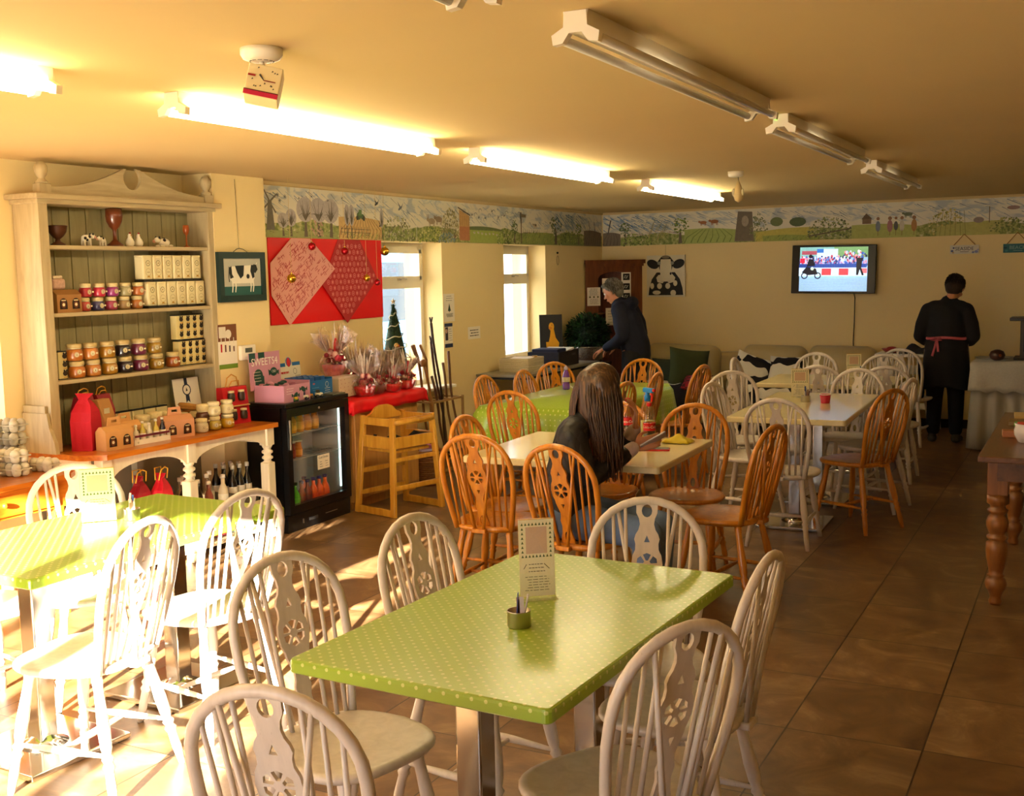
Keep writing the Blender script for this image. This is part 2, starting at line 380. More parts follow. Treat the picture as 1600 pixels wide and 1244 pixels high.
class Art:
    """flat artwork laid on a surface, each mark a hair above the last"""
    def __init__(s, mb, X, step=0.00012, z0=0.0002): s.mb = mb; s.X = X; s.z = z0; s.st = step
    def poly(s, pts, m):
        s.z += s.st; s.mb.add([(x, y, s.z) for x, y in pts], [tuple(range(len(pts)))], m, False, s.X)
    def rect(s, x0, y0, x1, y1, m): s.poly([(x0, y0), (x1, y0), (x1, y1), (x0, y1)], m)
    def disc(s, x, y, r, m, ry=None, n=14, rot=0.0):
        ry = ry or r; s.poly([(x + r * cos(a) * cos(rot) - ry * sin(a) * sin(rot), y + r * cos(a) * sin(rot) + ry * sin(a) * cos(rot)) for a in [2 * pi * i / n for i in range(n)]], m)
    def line(s, pts, wd, m, w2=None):
        s.z += s.st; vs = []; K = len(pts)
        for i, p in enumerate(pts):
            a = pts[max(i - 1, 0)]; b = pts[min(i + 1, K - 1)]; dx, dy = b[0] - a[0], b[1] - a[1]; L = sqrt(dx * dx + dy * dy) or 1
            ww = wd if w2 is None else wd + (w2 - wd) * i / (K - 1)
            nx, ny = -dy / L * ww / 2, dx / L * ww / 2; vs += [(p[0] + nx, p[1] + ny, s.z), (p[0] - nx, p[1] - ny, s.z)]
        s.mb.add(vs, [(2 * i + 1, 2 * i + 3, 2 * i + 2, 2 * i) for i in range(K - 1)], m, False, s.X)
    def ring(s, x, y, r, wd, m, n=18):
        s.line([(x + r * cos(2 * pi * i / n), y + r * sin(2 * pi * i / n)) for i in range(n + 1)], wd, m)
    def text(s, t, x, y, size, m):
        s.z += s.st; s.mb.text(t, size, m, s.X @ T(x, y, s.z), 0.0002)
def surf(o, u, v):
    """frame with x=u, y=v at o"""
    u = Vector(u).normalized(); v = Vector(v).normalized(); n = u.cross(v)
    return Matrix(((u.x, v.x, n.x, o[0]), (u.y, v.y, n.y, o[1]), (u.z, v.z, n.z, o[2]), (0, 0, 0, 1)))

# ================================================================== THE ROOM
YB, XL, ZC = 12.4, -5.2, 2.37
Y0, XR = -1.7, 3.0
f = MB().box(-5.62, XR + .2, Y0 - .2, YB + .2, -0.05, 0, FLOORM); struct(f.build('floor'))
f = MB().box(-5.62, XR + .2, Y0 - .2, YB + .2, ZC, ZC + 0.08, CEIL); struct(f.build('ceiling'))
f = MB().box(-5.62, XR + .2, YB, YB + .2, 0, ZC, WALL); struct(f.build('wall_back'))
f = MB().box(XR, XR + .2, Y0, YB, 0, ZC, WALL); struct(f.build('wall_right'))
# left wall with window openings, thicker pier by the dresser
f = MB()
def lw(y0, y1, z0, z1, x=XL): f.box(-5.6, x, y0, y1, z0, z1, WALL)
W1 = (7.74, 8.71, 0.70, 1.975); W2 = (9.90, 10.85, 0.80, 1.975); W3 = (3.0, 4.17, 0.85, 1.95)
lw(Y0, W3[0], 0, ZC, -5.3); lw(W3[0], W3[1], 0, W3[2], -5.3); lw(W3[0], W3[1], W3[3], ZC, -5.3); lw(W3[1], 5.62, 0, ZC, -5.3)
lw(5.62, 6.13, 0, ZC, -5.05)
lw(6.13, W1[0], 0, ZC); lw(W1[0], W1[1], 0, W1[2]); lw(W1[0], W1[1], W1[3], ZC)
lw(W1[1], W2[0], 0, ZC); lw(W2[0], W2[1], 0, W2[2]); lw(W2[0], W2[1], W2[3], ZC); lw(W2[1], YB, 0, ZC)
struct(f.build('wall_left'))
# wall behind the viewer with the sunny glazed doors
f = MB()
DX0, DX1, DZ = -3.75, -1.08, 2.16
f.box(-5.6, DX0, Y0 - .2, Y0, 0, ZC, WALL); f.box(DX1, XR + .2, Y0 - .2, Y0, 0, ZC, WALL); f.box(DX0, DX1, Y0 - .2, Y0, DZ, ZC, WALL)
struct(f.build('wall_front'))
dr = struct(MB().box(DX0, DX1, Y0 - .15, Y0 - .09, DZ - .06, DZ, UPVC).box(DX0, DX1, Y0 - .15, Y0 - .09, 0, .04, UPVC).build('door_1'))
for x in (DX0, -3.10, -2.45, -1.80, DX1 - .11):
    MB().box(x, x + .11, Y0 - .15, Y0 - .09, .04, DZ - .06, UPVC).build('door_stile', dr)  # out of view; stiles added and widened to streak the sunlight on the floor
for x in (DX0, -3.10, -2.45, -1.80):
    MB().box(x + .11, x + .60, Y0 - .15, Y0 - .09, .04, .14, UPVC).build('door_rail', dr)
# windows
def window(n, W, xf, trans=None):
    y0, y1, z0, z1 = W; fr = MB(); a = xf - .03; b = xf + .03; t_ = .055
    fr.box(a, b, y0, y1, z0, z0 + t_, UPVC).box(a, b, y0, y1, z1 - t_, z1, UPVC).box(a, b, y0, y0 + t_, z0 + t_, z1 - t_, UPVC).box(a, b, y1 - t_, y1, z0 + t_, z1 - t_, UPVC)
    zt = z1 - .36
    fr.box(a, b, y0 + t_, y1 - t_, zt - .035, zt + .035, UPVC)
    o = struct(fr.build('window_%d' % n))
    # opening top light sash
    s_ = MB(); q = .035; yy0, yy1, zz0, zz1 = y0 + t_, y1 - t_, zt + .035, z1 - t_
    s_.box(b - .01, b + .02, yy0, yy1, zz0, zz0 + q, UPVC).box(b - .01, b + .02, yy0, yy1, zz1 - q, zz1, UPVC).box(b - .01, b + .02, yy0, yy0 + q, zz0, zz1, UPVC).box(b - .01, b + .02, yy1 - q, yy1, zz0, zz1, UPVC)
    s_.build('window_sash', o)
    MB().box(xf - .004, xf + .004, y0 + t_, y1 - t_, z0 + t_, zt - .035, GLASS).build('window_pane', o)
    MB().box(xf - .004, xf + .004, y0 + t_, y1 - t_, zt + .035, z1 - t_, GLASS).build('window_pane', o)
    h = MB(); ym = (y0 + y1) / 2 + .05
    h.cbox((b + .03, ym, zz0 + .012), (.02, .035, .02), STEEL); h.tube([(b + .035, ym - .01, zz0 + .012), (b + .045, ym + .03, zz0 + .02), (b + .04, ym + .1, zz0 + .012)], .006, STEEL)
    h.build('window_handle', o)
    return o
wo1 = window(1, W1, -5.43); window(2, W2, -5.43); window(3, W3, -5.5)
wo1_sill = MB().cbox((-5.27, 8.24, .695), (.3, 1.09, .028), UPVC, b=.008); struct(wo1_sill.build('trim_1'))
struct(MB().cbox((-5.38, 3.585, .845), (.3, 1.27, .028), UPVC, b=.008).build('trim_2'))
# coving, skirting
struct(MB().box(XL, XL + .025, 6.13, YB, ZC - .022, ZC, CEIL).box(XL, XR, YB - .025, YB, ZC - .022, ZC, CEIL).build('trim_3'))
SKIRT = mat('#2c2118', .5)
struct(MB().box(XL, XL + .015, 6.14, YB, 0, .09, SKIRT).build('baseboard_left')); struct(MB().box(XL + .016, XR, YB - .015, YB, 0, .09, SKIRT).build('baseboard_back'))
# outside, as seen through the left windows
g = MB().box(-30, -5.62, -6, 30, -.35, -.3, mat('#c9c4b6', .9)); g.box(-5.62, XR + .2, -16, Y0 - .2, -.35, -.3, mat('#b9b2a2', .9)); struct(g.build('ground'))
b_ = thing('outbuilding', 'white rendered outbuilding with a grey plinth outside the left windows', 'building', (-9.3, 16.5, -.3))
MB().box(-1, 0, -7, 9, .9, 1.95, mat('#f4f2f2', .8)).build('wall', b_)
MB().box(-1, .02, -7, 9, 0, .9, mat('#a6abb8', .8)).build('plinth', b_)
MB().box(-1, .1, -7, 9, 1.95, 2.3, mat('#a39c98', .8)).build('eaves', b_)
van = thing('blue_van', 'blue van parked outside behind the christmas tree window', 'van', (-8.0, 11.0, -.3)); van.rotation_euler = (0, 0, radians(90))
bp_ = [(-1.9, .35), (1.9, .35), (1.9, 1.0), (1.55, 1.25), (1.15, 2.2), (.9, 2.42), (-1.8, 2.42), (-1.9, 2.2)]
BLUE = mat('#3f6f94', .35, coat=.4)
MB().prism(bp_, -.4, .4, BLUE, RX(90)).build('body', van)
MB().prism([(.2, 1.45), (1.28, 1.45), (1.08, 2.15), (.2, 2.15)], -.41, .41, mat('#26313a', .1), RX(90)).build('window', van)
for x in (-1.3, 1.3): MB().cyl((x, -.42, .33), (x, .42, .33), .33, BLACKM, n=24).build('wheel', van)

# ================================================================== PAINTED FRIEZE
FZ0, FH = 1.982, .362
def PM(h):
    h = h.lstrip('#'); b = (0xd6, 0xcf, 0xb2)      # thin watercolour: pigment over cream card
    return mat('#%02x%02x%02x' % tuple(int(int(h[2 * i:2 * i + 2], 16) * .76 + b[i] * .24) for i in range(3)), .75, var=.2, scale=40)
def frieze_board(name, X, L, label, parts):
    """board with loosely washed sky and grass, drawn farm scenes on top"""
    m, t, b = nodes(name + '_wash')
    tc = N(t, 'ShaderNodeTexCoord'); mp = N(t, 'ShaderNodeMapping'); mp.inputs['Scale'].default_value = (1, 1, 1)
    t.links.new(tc.outputs['UV'], mp.inputs[0])
    sp = N(t, 'ShaderNodeSeparateXYZ'); t.links.new(tc.outputs['UV'], sp.inputs[0])
    n1 = N(t, 'ShaderNodeTexNoise'); n1.inputs['Scale'].default_value = 5; n1.inputs['Detail'].default_value = 6; n1.inputs['Distortion'].default_value = 1.2
    mp2 = N(t, 'ShaderNodeMapping'); mp2.inputs['Scale'].default_value = (.8, 2.2, 1); mp2.inputs['Rotation'].default_value = (0, 0, .5); t.links.new(tc.outputs['UV'], mp2.inputs[0]); t.links.new(mp2.outputs[0], n1.inputs['Vector'])
    n2 = N(t, 'ShaderNodeTexNoise'); n2.inputs['Scale'].default_value = 2.2; n2.inputs['Detail'].default_value = 2; t.links.new(tc.outputs['UV'], n2.inputs['Vector'])
    n3 = N(t, 'ShaderNodeTexNoise'); n3.inputs['Scale'].default_value = 26; n3.inputs['Detail'].default_value = 5; t.links.new(tc.outputs['UV'], n3.inputs['Vector'])
    rs_ = ramp(t, [(.5, '#000000'), (.62, '#ffffff')]); t.links.new(n1.outputs['Fac'], rs_.inputs[0]); sky = math_(t, 'MULTIPLY', math_(t, 'MULTIPLY', rs_.outputs[0], math_(t, 'GREATER_THAN', sp.outputs[1], .16)), .45)
    a = N(t, 'ShaderNodeMix', data_type='RGBA'); t.links.new(sky, a.inputs[0]); a.inputs[6].default_value = (*rgb('#e9e3cf'), 1); a.inputs[7].default_value = (*rgb('#6f92b4'), 1)
    r = ramp(t, [(.3, '#5d7040'), (.48, '#8f9a55'), (.6, '#b7b878'), (.72, '#d8cfa8')]); t.links.new(n3.outputs['Fac'], r.inputs[0])
    hz = math_(t, 'ADD', math_(t, 'MULTIPLY', n2.outputs['Fac'], .18), .03)
    gf = math_(t, 'LESS_THAN', sp.outputs[1], hz)
    c = N(t, 'ShaderNodeMix', data_type='RGBA'); t.links.new(gf, c.inputs[0]); t.links.new(a.outputs[2], c.inputs[6]); t.links.new(r.outputs[0], c.inputs[7])
    t.links.new(c.outputs[2], b.inputs['Base Color']); b.inputs['Roughness'].default_value = .7
    mb = MB(); mb.add([(0, 0, 0), (L, 0, 0), (L, FH, 0), (0, FH, 0)], [(0, 1, 2, 3)], m, False, X)
    mb.add([(0, 0, -.006), (L, 0, -.006), (L, FH, -.006), (0, FH, -.006), (0, 0, 0), (L, 0, 0), (L, FH, 0), (0, FH, 0)], [(0, 3, 2, 1), (0, 1, 5, 4), (1, 2, 6, 5), (2, 3, 7, 6), (3, 0, 4, 7)], WHITEC, False, X)
    A = Art(mb, X, .000003, .0003); parts(A)
    o = mb.build(name)
    uv = o.data.uv_layers.new(name='UVMap')
    for i, co in enumerate([(0, 0), (L, 0), (L, FH), (0, FH)]): uv.data[i].uv = co
    tag(o, label, 'frieze'); return o
fr = random.Random(3)
def jit(a): return fr.uniform(-a, a)
def strokes(A, x0, x1, y0, y1, n, cols, ln=.05, wd=.005, slope=-.5):
    for _ in range(n):
        x = fr.uniform(x0, x1); y = fr.uniform(y0, y1); L = ln * fr.uniform(.5, 1.3); a = slope + jit(.25)
        A.line([(x, y), (x + L * .5, y + L * .5 * a + jit(.006)), (x + L, y + L * a)], wd * fr.uniform(.5, 1.2), PM(fr.choice(cols)), .001)
SKYC = ['#5d83ab', '#7fa3c4', '#3f668f', '#94b2cb', '#4a5a70']
GRC = ['#5d7a2a', '#84a03a', '#3f5a22', '#a9b85a', '#6c8435', '#2f4420']
def tree(A, x, h, wd, cols, trunk='#4f4337', bare=False):
    A.line([(x, 0.01), (x + jit(.01), h * .55)], wd * .22, PM(trunk), wd * .08)
    if bare: A.disc(x, h * .72, wd * .52, PM('#b5aeb2'), h * .32, 16)
    for i in range(26 if bare else 60):
        a = fr.uniform(0, 2 * pi); q = sqrt(fr.random()); px, py = x + cos(a) * q * wd * .5, h * .7 + sin(a) * q * h * .3
        if bare: A.line([(x, h * .45), (x + (px - x) * .5, h * .62), (px, py)], .008, PM(fr.choice(['#3c3631', '#4a4038', '#5a5048'])), .002)
        else: A.disc(px, py, .006 + wd * .06 * fr.random(), PM(fr.choice(cols)), .004 + wd * .04 * fr.random(), 7)
def bush(A, x, y, wd, h, cols, n=60):
    for _ in range(n):
        a = fr.uniform(0, pi); q = sqrt(fr.random()); A.disc(x + cos(a) * q * wd / 2, y + sin(a) * q * h, .004 + .012 * fr.random(), PM(fr.choice(cols)), .003 + .01 * fr.random(), 7, jit(1))
def cow(A, x, y, s, c='#e8e0cf', sp='#2a2420'):
    A.disc(x, y + .6 * s, .75 * s, PM(c), .33 * s)
    for dx in (-.5, -.3, .35, .55): A.line([(x + dx * s, y + .5 * s), (x + dx * s, y)], .12 * s, PM(c))
    A.disc(x - .8 * s, y + .75 * s, .25 * s, PM(c), .2 * s)
    if sp: A.disc(x + .2 * s, y + .65 * s, .25 * s, PM(sp), .2 * s); A.disc(x - .4 * s, y + .7 * s, .16 * s, PM(sp), .13 * s); A.disc(x - .85 * s, y + .8 * s, .1 * s, PM(sp))
def bird(A, x, y, s, c='#23252e'):
    A.disc(x, y, .5 * s, PM(c), .16 * s, 10, .5); A.poly([(x - .1 * s, y), (x - .6 * s, y + .8 * s), (x + .2 * s, y + .1 * s)], PM(c)); A.poly([(x + .1 * s, y), (x + .7 * s, y + .7 * s), (x + .3 * s, y - .1 * s)], PM(c))
def barn(A, x, y, wd, h, wall, roof, low=None):
    A.poly([(x, y), (x + wd, y), (x + wd, y + h * .8), (x, y + h)], PM(wall))
    if low: A.rect(x, y, x + wd, y + h * .45, PM(low))
    A.line([(x - .02, y + h * 1.06), (x + wd + .02, y + h * .82)], .012, PM(roof))
    for i in range(5): A.line([(x + wd * (i + .5) / 5, y + h * .48), (x + wd * (i + .5) / 5, y + h * .8)], .002, PM('#4a3220'))
def hill(A, x0, x1, y0, y1, c, n=12, base=0.0):
    pts = [(x0, base)] + [(x0 + (x1 - x0) * i / n, y0 + (y1 - y0) * i / n + .015 * sin(pi * i / n)) for i in range(n + 1)] + [(x1, base)]
    A.poly(pts, PM(c))
def furrows(A, x0, x1, h, c1, c2, n=9):
    hill(A, x0, x1, h, h * .9, c1)
    for i in range(n):
        xa = x0 + (x1 - x0) * i / n; A.line([(x0 + (x1 - x0) * (.3 + .5 * i / n), h), (xa + (x1 - x0) * .05, h * .45), (xa, .01)], .004, PM(c2), .012)
def fence(A, x0, x1, y, h, c='#3d342b'):
    n = int((x1 - x0) / .045)
    for i in range(n + 1): A.line([(x0 + i * .045, y + jit(.004)), (x0 + i * .045, y + h)], .006, PM(c))
    for k in (.35, .75): A.line([(x0, y + h * k), (x1, y + h * k * .95)], .004, PM(c))

def left_scene(A):      # x = metres along the wall from y=6.13
    strokes(A, 0, 6.2, .17, .35, 210, SKYC, .12, .006)
    A.poly([(.17, .02), (.27, .02), (.24, .26), (.2, .26)], PM('#5b5852'))
    for a in (.6, 2.2, 3.8, 5.4): A.line([(.22, .25), (.22 + .1 * cos(a), .25 + .1 * sin(a))], .014, PM('#5b5852'))
    A.rect(.17, 0, 1.0, .05, PM('#8f9a55'))
    for x, h in ((.36, .17), (.45, .2)): tree(A, x, h, .12, GRC, bare=True)
    for x, y in ((.31, .3), (.39, .29), (.33, .26)):
        for k in range(4): A.line([(x - .018 * cos(k * .8), y - .018 * sin(k * .8)), (x + .018 * cos(k * .8), y + .018 * sin(k * .8))], .004, PM('#4d5566'))
    strokes(A, .2, .95, .02, .06, 30, ['#6b5638', '#8f9a55', '#4b5a2a'], .03, .006, 0)
    for x in (.62, .78, .93): tree(A, x, .29, .2, GRC, bare=True)
    strokes(A, .68, .86, .02, .13, 24, ['#b58a7a', '#9a6a58', '#c8a18e'], .0, .004); bush(A, .76, .02, .16, .12, ['#b58a7a', '#a97c6a', '#c8a18e'], 40)
    furrows(A, 1.03, 1.62, .17, '#d9b06a', '#8f5a26', 12); fence(A, 1.06, 1.45, .03, .07)
    strokes(A, 1.05, 1.62, .0, .04, 60, GRC, .03, .006, .8)
    for x in (1.14, 1.2): tree(A, x, .26, .07, GRC, bare=True)
    A.disc(1.3, .185, .03, PM('#36592f'), .03); A.disc(1.35, .18, .024, PM('#36592f'), .022); A.disc(1.28, .17, .018, PM('#1f2620')); A.disc(1.37, .168, .02, PM('#1f2620')); A.rect(1.3, .19, 1.34, .235, PM('#4c7a40'))
    bird(A, 1.55, .29, .06, '#1d2736'); bird(A, 1.6, .12, .05, '#22242a'); tree(A, 1.62, .25, .05, GRC, bare=True)
    for x in (.55, .7, .9, 1.08): bird(A, x, .3 + jit(.02), .02)
    bush(A, 1.86, .0, .5, .2, ['#c6c29a', '#8b8a62', '#5c5c40', '#a9ad6a', '#d8d4b8', '#6f7a3c'], 240); bird(A, 1.9, .27, .07, '#5a6478'); strokes(A, 1.65, 2.1, .0, .08, 60, GRC, .03, .006, 1.5)
    A.rect(2.145, 0, 2.15, FH, PM('#f6f2e4'))
    cow(A, 2.4, .13, .08, '#a08a70', None); cow(A, 2.52, .15, .08, '#8f7860', None)
    for x in (2.33, 2.35, 2.45, 2.47): A.line([(x, .2), (x + jit(.01), .235)], .008, PM('#6b5848'))
    bush(A, 2.42, 0, .5, .13, ['#8ea23c', '#b7c24f', '#5d7a2a', '#d2cf7c', '#46602a'], 200)
    bush(A, 2.72, .03, .34, .27, ['#b9ad77', '#8d8452', '#e0d6a8', '#6d6a44', '#a39a62'], 260)
    for k in range(9): A.line([(2.64 + k * .02, .02), (2.6 + k * .03, .2)], .004, PM('#6d6244'))
    bush(A, 2.66, 0, .3, .09, ['#6e8a8a', '#8fa3a0', '#4e6a5e'], 90); bird(A, 2.8, .05, .05, '#6a4b34')
    barn(A, 2.88, .02, .19, .28, '#c08f50', '#4a3a30', '#b5683e')
    hill(A, 3.07, 3.75, .12, .1, '#93a83f'); hill(A, 3.07, 3.75, .15, .13, '#4d6130', base=.12)
    for i in range(7): cow(A, 3.16 + i * .075, .08 + jit(.01), .022)
    for i in range(6): bird(A, 3.12 + i * .13, .27 + jit(.04), .03)
    for i in range(12): A.line([(3.1 + i * .09 + .03 * cos(a * .8), .22 + (i % 3) * .04 + .02 * sin(a * .8)) for a in range(6)], .005, PM('#4a5a70'))
    bush(A, 3.75, 0, .3, .13, GRC + ['#c9c295'], 160); tree(A, 3.98, .24, .14, ['#3f5a22', '#2f4420', '#56732c'])
    A.rect(4.12, .01, 4.14, .32, PM('#5a4a38')); A.rect(4.14, .27, 4.24, .3, PM('#6a5640'))
    fence(A, 4.18, 4.55, .02, .13, '#55452f'); hill(A, 4.15, 4.9, .1, .12, '#7f9440'); strokes(A, 4.15, 5.3, .0, .12, 160, GRC + ['#c9b452'], .03, .008, 1.2)
    cow(A, 4.45, .16, .06, '#c8b8a0'); tree(A, 4.95, .3, .3, ['#4c5d33', '#37462a', '#6b7a4c'], '#44382c')
    hill(A, 5.1, 5.6, .12, .1, '#6d8240'); bush(A, 5.3, .02, .5, .14, GRC, 160); strokes(A, 4.9, 5.7, .2, .34, 90, ['#2f5f96', '#4b79ab', '#6f95bd'], .12, .009)
    tree(A, 5.55, .25, .16, ['#3f5a22', '#56732c', '#6c8435']); furrows(A, 5.7, 6.2, .17, '#55463e', '#2c2422', 8)
    for x in (5.85, 6.0): A.line([(x, .1), (x + .02, .2), (x - .01, .28)], .012, PM('#22242a'))
frieze_board('painted_frieze', surf((XL + .008, 6.14, FZ0), (0, 1, 0), (0, 0, 1)) if False else surf((XL + .008, 6.14, FZ0), (0, 1, 0), (0, 0, 1)), YB - 6.16, 'long hand-painted farm landscape frieze on the left wall above the windows', left_scene)
def back_scene(A):      # x = metres along the back wall from the corner
    strokes(A, 0, 5.8, .2, .35, 200, SKYC, .12, .006)
    strokes(A, 0, .9, .18, .34, 90, ['#2f5f96', '#4b79ab', '#6f95bd'], .13, .009)
    furrows(A, 0, .22, .15, '#55463e', '#2c2422', 5); tree(A, .28, .27, .14, ['#3f5a22', '#56732c', '#2f4420']); A.line([(.06, .13), (.1, .3)], .014, PM('#22242a'))
    bush(A, .42, 0, .4, .14, GRC, 140); strokes(A, .35, 1.0, .12, .16, 30, ['#7a6a86', '#b08a80'], .06, .006, 0); strokes(A, .5, .8, .02, .2, 50, ['#8d8452', '#c9b452', '#6d6a44'], .05, .005, 2.2)
    tree(A, .95, .3, .2, ['#5d7a2a', '#84a03a', '#3f5a22']); furrows(A, 1.0, 1.6, .16, '#9ab052', '#55702c', 8)
    cow(A, 1.22, .2, .055, '#9a4f2c', None); cow(A, 1.35, .2, .065, '#8b4526', None)
    A.poly([(1.58, .01), (1.8, .01), (1.78, .33), (1.62, .34)], PM('#6a5c50')); A.disc(1.7, .23, .04, PM('#b8a890'), .06)
    for k in range(14): A.line([(1.6 + k * .014, .02), (1.62 + k * .012, .33)], .003, PM('#3b322b'))
    bush(A, 1.85, .08, .2, .22, ['#6d7a4a', '#4a5a34', '#8a8a60'], 90)
    hill(A, 1.82, 2.45, .1, .14, '#c4ba48'); hill(A, 1.9, 2.5, .06, .04, '#8fa040'); A.disc(2.05, .21, .07, PM('#55683a'), .05); A.disc(2.28, .2, .09, PM('#3f5432'), .05)
    strokes(A, 1.8, 2.5, .0, .05, 60, GRC, .02, .006, 1.5)
    bush(A, 2.62, .02, .5, .22, ['#55683a', '#7a8a4c', '#a3a86a', '#3b4a2c', '#c7c39a'], 230); A.line([(2.4, .04), (2.9, .12)], .012, PM('#4a3d32'))
    hill(A, 2.85, 3.5, .14, .12, '#a9b457'); A.poly([(2.95, .2), (3.0, .26), (3.06, .2)], PM('#4f3a2e')); A.rect(2.96, .15, 3.05, .2, PM('#6e5040'))
    for x, c, s in ((3.12, '#5d6f8c', .07), (3.24, '#a0606a', .08), (3.36, '#c9c2b4', .07), (3.48, '#b07038', .08), (3.3, '#3b3f4c', .06)):
        A.disc(x, .12, s * .35, PM(c), s * .8); A.disc(x, .2, s * .25, PM('#8a5a40')); A.line([(x, .08), (x, .02)], .006, PM('#7a6030'))
    cow(A, 3.42, .2, .06, '#55604a', None)
    bush(A, 3.8, .02, .4, .26, ['#c8b85a', '#a39a4a', '#7c8340', '#dcd08a'], 170); hill(A, 3.7, 4.3, .09, .14, '#b5b35a')
    for k in range(7): A.line([(3.68 + k * .05, 0), (3.72 + k * .04, .25)], .004, PM('#6d6a30'))
    A.disc(4.1, .15, .05, PM('#8a7a78'), .03); bush(A, 4.38, .02, .36, .15, ['#5d6f34', '#8b9a4a', '#47582a', '#b0ac62'], 200); A.line([(4.2, .12), (4.2, .28)], .008, PM('#5a4a38'))
    furrows(A, 4.52, 4.82, .16, '#c7ae74', '#8a6a3c', 6); A.rect(4.62, .16, 4.68, .22, PM('#4c5048')); A.disc(4.42, .26, .06, PM('#8d6a6a'), .02)
    bush(A, 4.98, .02, .34, .26, ['#a98f52', '#8a6f3a', '#c4ab6c', '#6e5a34'], 260)
    A.poly([(5.14, .02), (5.42, .02), (5.42, .3), (5.14, .26)], PM('#9a6a36')); A.rect(5.34, .02, 5.42, .3, PM('#c08a42')); A.poly([(5.12, .26), (5.2, .33), (5.44, .31), (5.46, .27)], PM('#52606e'))
    A.rect(5.17, .04, 5.32, .22, PM('#4a4038')); cow(A, 5.24, .05, .1); cow(A, 5.2, .03, .05)
    hill(A, 5.45, 6.1, .12, .1, '#8a9a4c'); A.poly([(5.55, .2), (5.7, .31), (5.95, .25), (5.95, .15), (5.6, .15)], PM('#a8684a'))
    for x in (5.52, 5.62, 5.78, 5.86): A.disc(x, .12, .022, PM(fr.choice(['#6a4a6a', '#7d5a50', '#5a6a80'])), .06); A.disc(x, .19, .014, PM('#a9806a'))
    A.rect(5.48, .09, 5.75, .1, PM('#4f4436'))
    for k in range(5): A.line([(5.98 + k * .04, .3), (6.04 + k * .045, .15), (5.95 + k * .06, .0)], .014, PM('#5d5a78' if k % 2 else '#8f8ca6'))
    for k in range(9): A.line([(6.2 + k * .1, .3 - k * .01), (6.25 + k * .1, 0)], .016, PM('#5d5a78' if k % 2 else '#a9b06a'))
frieze_board('painted_frieze', surf((XL + .02, YB - .01, FZ0), (1, 0, 0), (0, 0, 1)), 7.4, 'long hand-painted farm landscape frieze on the back wall above the television', back_scene)

# ================================================================== WALL HANGINGS
# red paper with two patterned diamonds
WX = XL + .004
def wall_sheet(y0, y1, z0, z1, m, x=XL, th=.002): return MB().box(x + .001, x + .001 + th, y0, y1, z0, z1, m)
rp = thing('red_wall_paper', 'large crinkled red sheet with two patterned diamonds pinned under the frieze', 'wall decoration', (XL + .001, 6.32, 1.36))
def crink(u, v):
    z = .62 * v + (.03 * (1 - v) * (1 - u) * 0); return (.006 + .004 * sin(u * 9 + v * 4) + .003 * sin(v * 15), 1.42 * u, z)
mb = MB().grid(crink, 24, 12, REDPAP); mb.grid(lambda u, v: (0.0005, 1.42 * (1 - u), .62 * v), 1, 1, REDPAP)
mb.add([crink(0, 0), crink(1, 0), crink(1, 1), crink(0, 1), (0, 0, 0), (0, 1.42, 0), (0, 1.42, .62), (0, 0, .62)], [(0, 4, 5, 1), (1, 5, 6, 2), (2, 6, 7, 3), (3, 7, 4, 0)], REDPAP)
mb.build('sheet', rp)
def diamond(name, pts, base, marks, label, off=.0175):
    X = surf((off, -6.32, -1.36), (0, 1, 0), (0, 0, 1)); mb = MB()
    mb.prism(pts, -.001, .001, mat(base, .6, var=.05), X); A = Art(mb, X, .000006, .0012)
    q = random.Random(5); n = len(pts)
    def inside(x, y):
        for k in range(n):
            a, b = pts[k], pts[(k + 1) % n]; L = sqrt((b[0] - a[0]) ** 2 + (b[1] - a[1]) ** 2)
            if ((b[0] - a[0]) * (y - a[1]) - (b[1] - a[1]) * (x - a[0])) / L < .022: return False
        return True
    marks(A, q, inside, min(p[0] for p in pts), max(p[0] for p in pts), min(p[1] for p in pts), max(p[1] for p in pts)); o = mb.build('diamond', rp); o['label'] = label
def txt(A, q, ins, x0, x1, y0, y1):
    c = mat('#b5303a', .6)
    for i in range(620):
        x, y = q.uniform(x0, x1), q.uniform(y0, y1)
        if not ins(x, y): continue
        s = q.uniform(.008, .024); k = q.random()
        if k < .12: A.text(q.choice('SNHC2'), x, y, s * 2.2, c)
        elif k < .6: A.line([(x - s, y - s * .7), (x, y), (x + s, y + s * .7)], .004, c)
        else: A.line([(x - s * .5, y + s * .7), (x, y), (x + s * .5, y - s * .7)], .004, c)
def flakes(A, q, ins, x0, x1, y0, y1):
    c = mat('#d87a72', .6); r = .024; j = 0; y = y0
    while y < y1:
        x = x0 + (r * 1.15 if j % 2 else 0); i = 0
        while x < x1:
            if ins(x, y):
                if (i + j) % 2: A.poly([(x + (r * .95 if k % 2 else r * .4) * cos(k * pi / 6), y + (r * .95 if k % 2 else r * .4) * sin(k * pi / 6)) for k in range(12)], c)
                else: A.ring(x, y, r * .7, .005, c, 10); A.disc(x, y, r * .3, c, n=6)
            x += r * 2.2; i += 1
        y += r * 1.9; j += 1
diamond('d', [(6.518, 1.352), (7.087, 1.756), (6.79, 1.978), (6.57, 1.978), (6.325, 1.80), (6.325, 1.57)], '#e9a79c', txt, 'pale pink diamond printed with red lettering')
diamond('d', [(7.23, 1.335), (7.66, 1.67), (7.43, 1.978), (7.14, 1.978), (6.92, 1.64)], '#b3232b', flakes, 'red diamond printed with snowflakes', .0145)
